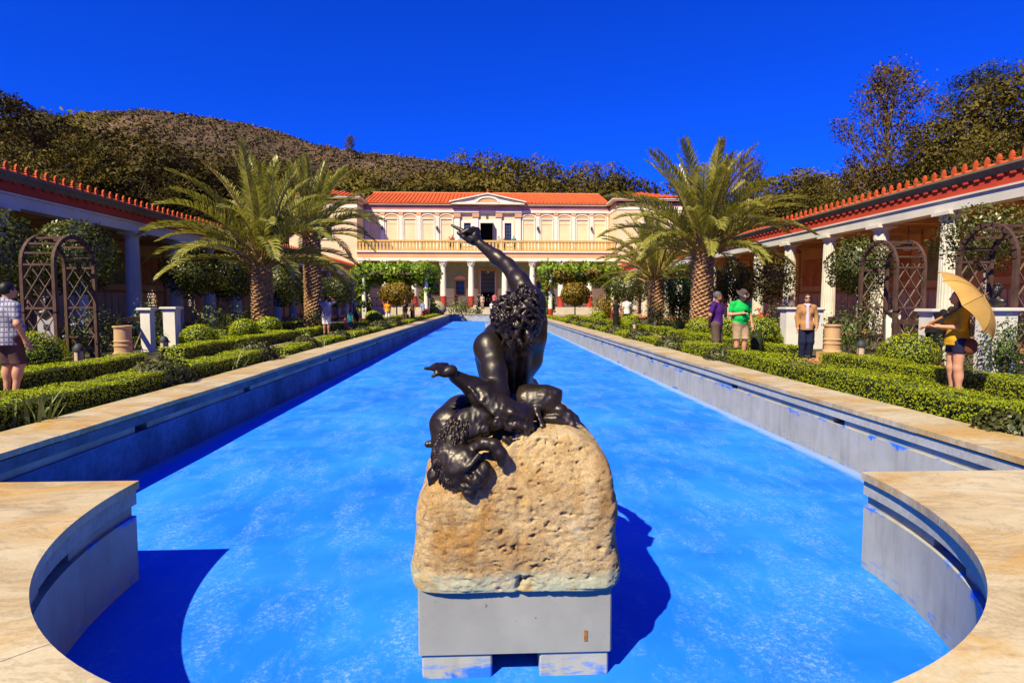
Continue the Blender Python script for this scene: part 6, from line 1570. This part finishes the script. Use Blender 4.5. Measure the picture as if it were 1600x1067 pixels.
person('man in bright green shirt and grey hat looking down at his phone', (6.45, 14.9, 0), math.radians(8), 1.76, GREENC, KHAKI, HAIRG, SKIN, 0.012, 1.22, legs='shorts', hat=GREYHAT, headdir=(0.0, 0.55), hem=.50,
       pose=dict(head=(0.0, -.045, .905), er=(-.165, .02, .64), wr=(-.055, -.115, .66), el=(.165, .025, .64), wl=(.170, -.02, .49), kl=(.055, -.035, .285), al=(.055, .0, .05)), extras=green_extra)
person('man in purple polo with red lanyard, hands behind his back', (5.78, 14.75, 0), math.radians(48), 1.72, PURPLE, TAUPE, HAIRG, SKIND, 0.012, 1.04, glasses=True, hem=.50, headdir=(0.5, 0), pose=dict(er=(-.150, .045, .65), wr=(-.05, .095, .53), el=(.150, .045, .65), wl=(.05, .10, .52)), extras=lanyard)
# umbrella woman
UW = Vector((7.02, 8.6, 0)); HU = 1.62
def umb_extra(t, S, P, hp):
    m = Solid(0.010, 0.02); m.ell(S((.125, .055, .50)), S((.032, .055, .060))).ell(S((.125, .055, .455)), S((.030, .050, .042))); link('shoulder_bag', m.mesh('shoulder_bag'), BAG, t)
    MB().bar(S((.155, .03, .58)), S((.085, .04, .83)), .018, .008).obj('bag_strap', BAG, t)
    w_ = Vector(P['wr']); MB().tube([S((w_.x - .018, w_.y - .0, w_.z + .008)), S((w_.x, w_.y + .026, w_.z + .004))], .026, 10).obj('wristwatch', cloth('steel', (0.4, 0.38, 0.33)), t)
UWR = (-.060, -.205, .665)
person('woman in mustard top and denim shorts under the umbrella', tuple(UW), math.radians(-104), HU, YELLOW, DENIM, HAIRB, SKIN, 0.012, 1.0, True, 'elbow', 'hot', None, dict(er=(-.145, -.045, .655), wr=UWR, el=(.135, -.03, .655), wl=(.05, -.16, .66), kr=(-.052, -.012, .28)), longhair=.13, hem=.49, extras=umb_extra)
def umbrella():
    c, s = math.cos(math.radians(-104)), math.sin(math.radians(-104)); q = Vector((UWR[0] + .0, UWR[1] - .028, UWR[2])) * HU
    hand = UW + Vector((q.x * c - q.y * s, q.x * s + q.y * c, q.z)); hand = UW + Vector((q.x * c - q.y * s, q.x * s + q.y * c, q.z))
    axis = (atY(1568, 445, 8.2) - hand).normalized()
    t = thing('umbrella', 'open mustard-yellow umbrella held over the woman in denim shorts', 'umbrella', hand); t.rotation_euler = axis.to_track_quat('Z', 'Y').to_euler()
    YU = node_mat('umbrella_cloth'); m, n, bs, L = YU
    tt = tex(n, 'obj', 5.0, 4.0, 0.5); r = ramp(n, [(0.3, (0.58, 0.33, 0.075)), (0.7, (0.66, 0.40, 0.10))]); L.new(tt, r.inputs[0]); L.new(r.outputs[0], bs.inputs['Base Color']); bs.inputs['Roughness'].default_value = 0.6
    tr = n.nodes.new('ShaderNodeBsdfTranslucent'); L.new(r.outputs[0], tr.inputs[0]); ms = n.nodes.new('ShaderNodeMixShader'); ms.inputs[0].default_value = 0.3; L.new(bs.outputs[0], ms.inputs[1]); L.new(tr.outputs[0], ms.inputs[2]); L.new(ms.outputs[0], n.nodes['Material Output'].inputs[0])
    Rr, top, drop = 0.60, 0.80, 0.26; wood = plain('umbrella_wood', (0.40, 0.15, 0.05), 0.5, 0.2)
    for k in range(8):   # eight cloth panels, sagging between the ribs, scalloped at the rim
        V = []; F = []; a0, a1 = 2 * math.pi * k / 8, 2 * math.pi * (k + 1) / 8; nu, nv = 8, 10
        for j in range(nv + 1):
            u = j / nv; ang = u * 1.28
            for i in range(nu + 1):
                v = i / nu; a = a0 + (a1 - a0) * v; sag = 4 * v * (1 - v); rr = Rr * math.sin(ang) / math.sin(1.28) * (1 - 0.045 * sag * u); zz = top - drop * (1 - math.cos(ang)) / (1 - math.cos(1.28)) - 0.018 * sag * u * (1 - u)
                if j == nv: zz += 0.035 * sag
                V.append((rr * math.cos(a), rr * math.sin(a), zz))
        for j in range(nv):
            for i in range(nu): p_ = j * (nu + 1) + i; F.append((p_, p_ + 1, p_ + nu + 2, p_ + nu + 1))
        link('canopy_panel', mk_mesh('canopy_panel', V, F, True), m, t)
        pts = [(Rr * math.sin(q) / math.sin(1.28) * math.cos(a0) * .995, Rr * math.sin(q) / math.sin(1.28) * math.sin(a0) * .995, top - .008 - drop * (1 - math.cos(q)) / (1 - math.cos(1.28))) for q in [1.28 * i / 8 for i in range(9)]]
        MB().tube(pts, 0.004, 5).obj('rib', IRON, t); MB().tube([(p_[0] * 1.012, p_[1] * 1.012, p_[2] + 0.011) for p_ in pts], 0.0035, 5).obj('seam', plain('umbrella_seam', (0.36, 0.19, 0.04), 0.7), t); MB().tube([pts[4], (0, 0, top - 0.34)], 0.003, 4).obj('strut', IRON, t)
    MB().tube([(0, 0, -0.10), (0, 0, top)], 0.011, 8).obj('shaft', IRON, t); MB().tube([(0, 0, -0.10), (0, 0, 0.24)], [0.020, 0.017], 10).obj('handle', wood, t); MB().tube([(0, 0, top - .005), (0, 0, top + 0.075)], [0.012, 0.005], 8).obj('ferrule', wood, t)
    MB().cbox((Rr * .82 * math.cos(4.2), Rr * .82 * math.sin(4.2), top - drop * .9), (0.02, 0.025, 0.11)).obj('closing_strap', m, t)
umbrella()
# a visitor bending among the beds behind the umbrella woman
person('visitor in black bending down behind the umbrella woman', (9.85, 12.7, 0), math.radians(95), 1.62, BLACKC, BLACKC, HAIRB, SKIN, 0.019, 1.05, True, 'short', 'shorts', cloth('orange_shoe', (0.5, 0.09, 0.03)), dict(chest=(0, -.13, .63), head=(0, -.26, .76), er=(-.13, -.20, .55), wr=(-.09, -.25, .42), el=(.13, -.20, .55), wl=(.09, -.25, .42)))
# --- middle distance
person('man with hands raised to his face in patterned shirt and white shorts', (-7.0, 26.3, 0), math.radians(170), 1.74, pattern_cloth('grey_print', (0.10, 0.10, 0.16), (0.36, 0.36, 0.42), 'print'), WHITEC, HAIRB, SKIND, 0.016, 1.12, legs='shorts', hem=.48, pose=dict(er=(-.215, -.06, .845), wr=(-.075, -.11, .945), el=(.215, -.06, .845), wl=(.075, -.11, .945)))
def bag_extra(t, S, P, hp):
    m = Solid(0.014, 0.02); m.ell(S((.12, .075, .56)), S((.07, .04, .075))).ell(S((.12, .075, .52)), S((.065, .035, .05))); link('shoulder_bag', m.mesh('shoulder_bag'), BAG, t); MB().bar(S((.10, .06, .62)), S((.08, .02, .83)), .016, .008).obj('bag_strap', BAG, t)
person('woman in long black dress with brown shoulder bag beside the white-shirted man', (7.28, 33.4, 0), math.radians(172), 1.62, BLACKC, BLACKC, HAIRBR, SKIN, 0.019, 1.0, True, 'none', 'dress', None, dict(er=(-.14, -.03, .67), wr=(-.09, -.12, .74)), longhair=.10, extras=bag_extra)
person('man in white shirt and black trousers seen from behind by the couple path', (7.92, 33.5, 0), math.radians(185), 1.76, WHITEC, BLACKC, HAIRB, SKIN, 0.019, 1.08, sleeve='short', hem=.46, pose=dict(er=(-.15, -.03, .65), wr=(-.09, -.13, .70)))
person('small child in teal shirt beside the man in white shorts', (-6.35, 28.0, 0), 2.6, 1.10, TEAL, NAVY, HAIRB, SKIND, 0.016, 1.05, legs='shorts')
person('toddler in pink on the left path', (-6.9, 29.6, 0), 2.9, 0.88, PINKC, PINKC, HAIRB, SKIND, 0.016, 1.1, legs='shorts')
person('person in dark navy clothes near the small white pillar', (-7.5, 34.5, 0), 2.2, 1.70, NAVY, BLACKC, HAIRB, SKIND, 0.018, 1.05, longhair=.06)
person('woman in marigold top and white trousers on the left path', (-7.35, 44.5, 0), 0.35, 1.62, ORANGEC, WHITEC, HAIRB, SKIND, 0.016, 1.05, True, 'short', 'capri', extras=None)
person('dark-clothed visitor left of two by the left pergola', (-6.5, 47.5, 0), 0.2, 1.70, BLACKC, TAUPE, HAIRB, SKIND, 0.019, 1.1, pose=dict(er=(-.14, -.03, .66), wr=(-.04, -.12, .72)))
person('dark-clothed visitor right of two by the left pergola', (-5.95, 48.0, 0), -0.5, 1.72, MAROON, BLACKC, HAIRB, SKIND, 0.019, 1.0)
person('visitor in red trousers by the left pergola post', (-5.55, 52.0, 0), 1.0, 1.60, LBLUE, REDC, HAIRBR, SKIN, 0.019, 1.1, True)
sit = dict(kr=(-.07, -.24, .30), kl=(.07, -.24, .30), ar=(-.07, -.26, .05), al=(.07, -.26, .05), pelvis=(0, .004, .33), chest=(0, -.01, .53), head=(0, -.02, .735), er=(-.14, -.03, .46), wr=(-.08, -.16, .42), el=(.14, -.03, .46), wl=(.08, -.16, .42))
person('visitor sitting under a pale parasol by the pool head', (atY(684, 480, 58).x, 61.2, -0.02), 0.4, 1.7, NAVY, BLACKC, HAIRB, SKIND, 0.018, 1.05, hem=.30, pose=sit)
pt = thing('parasol', 'pale round parasol resting by the head of the pool', 'umbrella', (atY(684, 480, 60.6).x, 60.7, 0.95)); pt.rotation_euler = (1.0, 0.15, 0.3)
MB().lathe([(0.02, 0.42), (0.35, 0.36), (0.65, 0.22), (0.88, 0.0), (0.86, -0.01), (0.62, 0.20), (0.33, 0.34)], 16, cap=False).obj('canopy', cloth('parasol', (0.36, 0.30, 0.17)), pt, True); MB().tube([(0, 0, 0.5), (0, 0, -0.8)], 0.02, 6).obj('pole', IRON, pt)
# --- villa porch, steps and terrace
VG = 'visitors at the villa'
def far_person(label, px, Y, z, top, bot, H=1.68, hair=HAIRB, rz=0.0, pose=None, fem=False):
    person(label, (atY(px, 470, Y).x, Y, z), rz, H, top, bot, hair, SKIN, 0.026, 1.05, fem, 'short', 'long', group=VG, pose=pose)
far_person('visitor in beige standing on the porch left of the entrance', 753.5, 72.6, 0.72, BEIGE, KHAKI, 1.75, HAIRBR, 0.2)
far_person('dark-clothed visitor on the porch behind the one in beige', 748, 74.6, 0.9, NAVY, BLACKC, 1.72, HAIRB, 1.0)
far_person('visitor in pink shirt at the villa entrance', 772.5, 73.4, 0.9, PINKC, NAVY, 1.74, HAIRB, 3.1)
far_person('visitor in dark clothes inside the entrance doorway', 763, 77.0, 0.9, BLACKC, BLACKC, 1.74, HAIRB, 0.3)
far_person('visitor in white coming down the villa steps', 768, 71.2, 0.0, WHITEC, NAVY, 1.60, HAIRB, 0.3, None, True)
far_person('visitor in red sitting behind the porch railing', 713, 76.0, 0.95, REDC, BLACKC, 1.66, HAIRB, 0.1)
for px, c, lab, h in ((702.5, BEIGE, 'pale-haired visitor on the terrace, leftmost', 1.70), (707.5, REDC, 'visitor in red on the terrace beside the pale-haired one', 1.86), (719.5, LBLUE, 'visitor in light blue on the terrace by the bronze finger', 1.72), (779.5, BEIGE, 'visitor in grey on the terrace right of the door', 1.74), (787.5, REDC, 'shorter visitor in red on the terrace right of the door', 1.55), (803, TEAL, 'visitor in teal on the terrace, rightmost', 1.76)):
    far_person(lab, px, 74.7, 7.98, c, BLACKC, h, HAIRG if px == 702.5 else HAIRB, R.uniform(-.5, .5) if px != 803 else 3.0, dict(er=(-.15, -.05, .66), wr=(-.10, -.16, .70), el=(.15, -.05, .66), wl=(.10, -.16, .70)))
# ------------------------------------------------------------------ the bronze satyr on his wineskin
def q(px, py, Y): return np.array(atY(px, py, Y))
sat = thing('satyr_statue', 'dark bronze satyr seen from behind, one arm raised, leaning on a wineskin', 'statue', (0.13, 3.3, 0.74))
ORG = np.array((0.13, 3.3, 0.74))
def local(V): return V - ORG
B = Solid(0.0068, 0.030)
# torso: pelvis, waist, ribcage, shoulder girdle
B.ell(q(803, 648, 3.46), (0.165, 0.14, 0.13)).cap(q(803, 640, 3.44), q(799, 595, 3.37), 0.135, 0.122, 0.05).ell(q(797, 560, 3.29), (0.170, 0.125, 0.15), None, 0.05).ell(q(803, 528, 3.23), (0.172, 0.115, 0.11), None, 0.05)
B.cap(q(768, 543, 3.15), q(828, 486, 3.25), 0.088, 0.082, 0.04)
B.cap(q(838, 505, 3.23), q(833, 560, 3.29), 0.062, 0.05, 0.04).cap(q(764, 560, 3.20), q(772, 605, 3.32), 0.075, 0.07, 0.04)     # flanks
B.ell(q(786, 545, 3.13), (0.055, 0.035, 0.075), None, 0.025).ell(q(826, 522, 3.165), (0.05, 0.03, 0.07), None, 0.025)           # shoulder blades
B.cap(q(808, 535, 3.085), q(806, 600, 3.225), 0.012, 0.016, 0.022, True)                                                        # furrow of the spine
B.cap(q(796, 560, 3.16), q(796, 610, 3.26), 0.03, 0.03, 0.03).cap(q(818, 555, 3.17), q(818, 610, 3.27), 0.03, 0.03, 0.03)
# left arm, leaning
B.ell(q(763, 543, 3.11), (0.078, 0.075, 0.082), None, 0.03).cap(q(768, 552, 3.09), q(777, 612, 2.97), 0.070, 0.057, 0.025).ell(q(772, 580, 3.02), (0.066, 0.06, 0.07), None, 0.02)
B.cap(q(778, 615, 2.97), q(740, 605, 2.90), 0.057, 0.052, 0.02).cap(q(740, 605, 2.90), q(712, 589, 2.85), 0.050, 0.033, 0.02)
B.ell(q(700, 580, 2.82), (0.046, 0.032, 0.028), Matrix.Rotation(-0.35, 3, 'Y'), 0.02)
for pts, r in (([(690, 576, 2.80), (678, 576, 2.78), (664, 575.5, 2.76)], (0.0125, 0.011, 0.008)), ([(690, 572, 2.82), (679, 571.5, 2.80), (673, 575, 2.79)], (0.0125, 0.012, 0.010)), ([(692, 570, 2.84), (683, 570, 2.83), (678, 574, 2.82)], (0.012, 0.012, 0.010)),
               ([(698, 570, 2.86), (690, 569.5, 2.86), (684, 573, 2.85)], (0.012, 0.011, 0.009)), ([(694, 585, 2.80), (684, 583, 2.775), (676, 588, 2.77)], (0.015, 0.012, 0.009))):
    B.chain([q(*p) for p in pts], r, 0.006)
# right arm, flung up
B.ell(q(830, 474, 3.25), (0.080, 0.078, 0.082), None, 0.03).cap(q(829, 470, 3.25), q(811, 440, 3.31), 0.066, 0.054, 0.03).ell(q(812, 443, 3.30), (0.053, 0.053, 0.065), None, 0.02).cap(q(811, 440, 3.31), q(793, 415, 3.40), 0.052, 0.042, 0.02)
B.cap(q(793, 415, 3.40), q(776, 402, 3.46), 0.042, 0.041, 0.02).cap(q(776, 402, 3.46), q(752, 383, 3.55), 0.041, 0.029, 0.02)
B.ell(q(741, 372, 3.57), (0.042, 0.040, 0.046), None, 0.02).ell(q(733, 371, 3.57), (0.034, 0.03, 0.028), None, 0.012)
for pts, r in (([(736, 368, 3.55), (722, 360.5, 3.56), (706, 352, 3.57)], (0.0155, 0.013, 0.0085)), ([(742, 360, 3.56), (732, 359.5, 3.53), (722, 364, 3.53)], (0.015, 0.0145, 0.012)), ([(746, 360, 3.58), (739, 357.5, 3.55), (734, 363, 3.53)], (0.015, 0.0145, 0.012)),
               ([(748, 363, 3.60), (746, 358.5, 3.57), (742, 366, 3.54)], (0.014, 0.013, 0.011)), ([(735, 377, 3.54), (725, 371, 3.53), (716, 364, 3.54)], (0.018, 0.014, 0.011))):
    B.chain([q(*p) for p in pts], r, 0.006)
# neck and thrown-back head, face to the sky
B.cap(q(812, 524, 3.17), q(809, 503, 3.09), 0.075, 0.07, 0.03).ell(q(809, 496, 3.06), (0.095, 0.11, 0.105), None, 0.03)
B.ell(q(800, 478, 3.12), (0.06, 0.06, 0.05)).cap(q(798, 473, 3.17), q(797, 468, 3.16), 0.012, 0.018, 0.012)
for s in (-1, 1): B.ell(q(806 + s * 34, 488, 3.06), (0.012, 0.02, 0.045), None, 0.01)
# legs drawn up on the far side of the rock
B.cap(q(788, 648, 3.50), (0.06, 3.90, 0.97), 0.105, 0.070, 0.04).cap((0.06, 3.90, 0.97), (0.08, 4.02, 0.62), 0.066, 0.04, 0.03).cap((0.08, 4.02, 0.60), (0.07, 4.17, 0.585), 0.035, 0.028)
B.cap(q(822, 650, 3.50), (0.27, 3.92, 0.86), 0.105, 0.070, 0.04).cap((0.27, 3.92, 0.86), (0.30, 4.06, 0.57), 0.066, 0.04, 0.03).cap((0.30, 4.06, 0.55), (0.29, 4.20, 0.54), 0.035, 0.028)
me = B.mesh('body', 0.0, None, lambda V: local(V) + np.array([[0, -1, 0]]) * np.array([0.004 * fbm(v, 11.0, 3) for v in V])[:, None]); link('body', me, BRZ, sat)
# hair: heavy locks curling over the skull, with grapes and ivy in them
hr_ = random.Random(5); H0 = Vector(q(809, 494, 3.05)); HS = Solid(0.0042, 0.004)
HS.ell(H0, (0.098, 0.108, 0.105))
def lock(d, sweep, L_, r, base):
    """one flame-shaped lock: swells, then hooks over at its tip"""
    d = Vector(d).normalized(); a = (sweep - d * sweep.dot(d)).normalized(); b = d.cross(a) * hr_.choice((-1, 1)); pts = []; rad = []
    for i in range(6):
        u = i / 5; pts.append(np.array(H0 + d * (base + 0.020 * math.sin(u * 2.9)) + a * L_ * math.sin(u * 1.9) + b * L_ * 0.55 * (1 - math.cos(u * 2.6)))); rad.append(r * (0.75, 1.0, 1.05, 0.9, 0.65, 0.3)[i])
    HS.chain(pts, rad, 0.0055)
for i in range(150):
    z = 1 - 2 * (i + 0.5) / 150; a = i * 2.39996; s_ = math.sqrt(1 - z * z); d = (s_ * math.cos(a), s_ * math.sin(a), z)
    if d[1] > 0.72 and d[2] > -0.3: continue
    sw = Vector((hr_.uniform(-.8, .8) - 0.5 * d[0], -0.2, -0.9 + hr_.uniform(-.5, .6)))
    for k in range(2): lock(d, sw + Vector((hr_.uniform(-.3, .3), 0, hr_.uniform(-.3, .3))), hr_.uniform(0.034, 0.058), hr_.uniform(0.0070, 0.0112), 0.096 + hr_.uniform(0, 0.010))
for k in range(12):   # longer locks hanging at the nape
    x = hr_.uniform(-0.075, 0.085); p0 = H0 + Vector((x, -0.075 - hr_.uniform(0, .025), -0.07)); HS.chain([np.array(p0 + Vector((0.014 * math.sin(u * 4 + k), -0.012 * math.sin(u * 4 + k), -0.085 * u))) for u in [j / 5 for j in range(6)]], (0.013, 0.0155, 0.0145, 0.012, 0.008, 0.004), 0.004)
def strands(V):   # chased grooves along the locks
    o = local(V); c = np.array(H0) - ORG; d = o - c; d /= np.linalg.norm(d, axis=1)[:, None]
    n_ = np.array([mnoise.noise(Vector((v[0] * 95, v[1] * 60, v[2] * 38))) for v in o]); return o + d * (n_ * 0.0032)[:, None]
link('hair', HS.mesh('hair', 0.0, None, strands), BRZ, sat)
for (px, py, Y, n, rad) in ((818, 457, 3.03, 44, 0.040), (832, 463, 3.02, 30, 0.032), (786, 496, 2.925, 34, 0.036), (806, 470, 2.96, 30, 0.034)):
    c = Vector(q(px, py, Y)) - Vector(ORG); gm = MB().ball(c, rad * 0.85, 8, 6)
    for i in range(n):
        v = Vector(rand_dirs(1)[0]); gm.ball(c + v * rad * hr_.uniform(0.85, 1.0), 0.0105, 7, 5)
    gm.obj('grape_cluster', BRZ, sat, True)
# wineskin
W = Solid(0.0068, 0.03)
W.cap(q(760, 642, 3.12), q(722, 648, 3.02), 0.095, 0.098).cap(q(722, 648, 3.02), q(703, 666, 2.97), 0.098, 0.098).cap(q(703, 666, 2.97), q(697, 694, 2.92), 0.098, 0.066).cap(q(697, 694, 2.92), q(712, 716, 2.88), 0.066, 0.03)
W.chain([q(682, 690, 2.93), q(674, 693, 2.92), q(669, 694, 2.915)], (0.024, 0.013, 0.018), 0.01)
W.cap(q(800, 640, 3.16), q(826, 628, 3.10), 0.09, 0.088).cap(q(826, 628, 3.10), q(852, 625, 3.07), 0.088, 0.082).cap(q(852, 625, 3.07), q(869, 616, 3.05), 0.070, 0.030).cap(q(869, 615, 3.05), q(876, 611, 3.045), 0.022, 0.010, 0.01)
W.chain([q(838, 640, 3.00), q(843, 656, 2.96), q(847, 666, 2.95)], (0.024, 0.014, 0.022), 0.015)
W.chain([q(858, 640, 3.04), q(876, 642, 3.02), q(889, 652, 3.00), q(894, 664, 2.98), q(891, 676, 2.96)], (0.04, 0.034, 0.026, 0.020, 0.012), 0.015).chain([q(852, 655, 3.0), q(868, 655, 2.99), q(884, 660, 2.98)], (0.018, 0.022, 0.016), 0.012)
wine = link('wineskin', W.mesh('wineskin', 0.0, None, lambda V: local(V) + np.array([[0, -1, 0]]) * np.array([0.006 * fbm(v, 13.0, 3) + 0.003 * fbm(v, 40.0, 2) for v in V])[:, None]), BRZ, sat)
# lion skin drawn over it, its mask hanging down the front of the rock
S_ = Solid(0.0062, 0.022)
S_.chain([q(737, 606, 2.90), q(757, 624, 2.875), q(780, 640, 2.87), q(805, 652, 2.87), q(822, 668, 2.86)], (0.045, 0.054, 0.068, 0.064, 0.040), 0.04).ell(q(815, 648, 2.92), (0.065, 0.06, 0.065), None, 0.03)
S_.ell(q(752, 655, 2.86), (0.105, 0.045, 0.058), Matrix.Rotation(0.25, 3, 'Y'), 0.02).ell(q(740, 672, 2.83), (0.055, 0.04, 0.05), None, 0.02)
S_.chain([q(733, 604, 2.845), q(752, 628, 2.815), q(770, 645, 2.80), q(786, 660, 2.79), q(797, 672, 2.785)], (0.009, 0.010, 0.010, 0.011, 0.009), 0.008)
for c in ((758, 671, 2.79), (777, 662, 2.785)): S_.ell(q(*c), (0.027, 0.024, 0.027), None, 0.006).ell(q(c[0], c[1], c[2] - 0.028), (0.010, 0.010, 0.010), None, 0.004, True)
S_.chain([q(790, 668, 2.80), q(808, 664, 2.80), q(822, 668, 2.805), q(824, 682, 2.81), q(812, 692, 2.80), q(797, 692, 2.79), q(788, 684, 2.79)], (0.014, 0.014, 0.015, 0.017, 0.018, 0.017, 0.014), 0.008).ell(q(806, 682, 2.84), (0.045, 0.03, 0.03), None, 0.012)
S_.ell(q(808, 672, 2.775), (0.026, 0.020, 0.008), None, 0.006, True).chain([q(778, 640, 2.81), q(800, 644, 2.80), q(820, 652, 2.81)], (0.008, 0.012, 0.010), 0.02)
S_.cap(q(724, 660, 2.86), q(702, 712, 2.78), 0.058, 0.072, 0.03).cap(q(702, 712, 2.78), q(716, 748, 2.73), 0.072, 0.06, 0.03)
S_.ell(q(724, 728, 2.735), (0.088, 0.075, 0.095), Matrix.Rotation(0.4, 3, 'Y'), 0.03).ell(q(744, 748, 2.69), (0.048, 0.052, 0.042), Matrix.Rotation(0.5, 3, 'Y'), 0.015).ell(q(757, 735, 2.70), (0.036, 0.045, 0.050), None, 0.012)
S_.ell(q(733, 768, 2.69), (0.035, 0.040, 0.030), None, 0.012).cap(q(716, 752, 2.685), q(738, 778, 2.675), 0.014, 0.012, 0.008).cap(q(723, 760, 2.665), q(752, 764, 2.66), 0.010, 0.010, 0.006)
S_.ell(q(733, 742, 2.655), (0.020, 0.020, 0.011), Matrix.Rotation(0.5, 3, 'Y'), 0.008, True).ell(q(745, 722, 2.665), (0.016, 0.020, 0.018), None, 0.008, True).cap(q(730, 731, 2.665), q(748, 712, 2.675), 0.016, 0.014, 0.010)
S_.chain([q(738, 700, 2.74), q(756, 693, 2.72), q(772, 696, 2.705), q(783, 710, 2.70), q(783, 724, 2.70)], (0.024, 0.028, 0.032, 0.030, 0.018), 0.012).ell(q(763, 708, 2.685), (0.016, 0.018, 0.015), None, 0.008, True)
S_.chain([q(690, 724, 2.80), q(679, 742, 2.79), q(676, 755, 2.79)], (0.035, 0.034, 0.022), 0.015)
skin_ = link('lion_skin', S_.mesh('lion_skin', 0.0, None, lambda V: local(V) + np.array([[0, -1, 0]]) * np.array([0.006 * fbm(v, 14.0, 3) + 0.004 * mnoise.noise(Vector((v[0] * 70, v[1] * 40, v[2] * 30))) for v in V])[:, None]), BRZ, sat)
mm = MB()
for i in range(520):   # matted tufts of the mane, combed downwards
    u = hr_.random(); c = Vector(q(724 - 24 * min(u / .6, 1) + 26 * max(0, u - .6), 652 + 92 * u, 2.86 - 0.125 * u)); rad = 0.056 + 0.018 * math.sin(math.pi * min(1, u * 1.1)); a = hr_.uniform(2.6, 5.3)
    d = Vector((math.cos(a), math.sin(a), hr_.uniform(-.2, .3))).normalized(); p0 = c + d * rad - Vector(ORG); dn = Vector((-0.25 + 0.6 * u + 0.2 * math.cos(a) + hr_.uniform(-.25, .25), -0.12, -1)).normalized(); l = hr_.uniform(0.030, 0.060)
    mm.tube([p0 - d * 0.006, p0 + dn * l * 0.4 + d * 0.004, p0 + dn * l * 0.8 + d * 0.002, p0 + dn * l - d * 0.004], [0.005, 0.0068, 0.005, 0.0015], 5)
mm.obj('mane', BRZ, skin_, True)
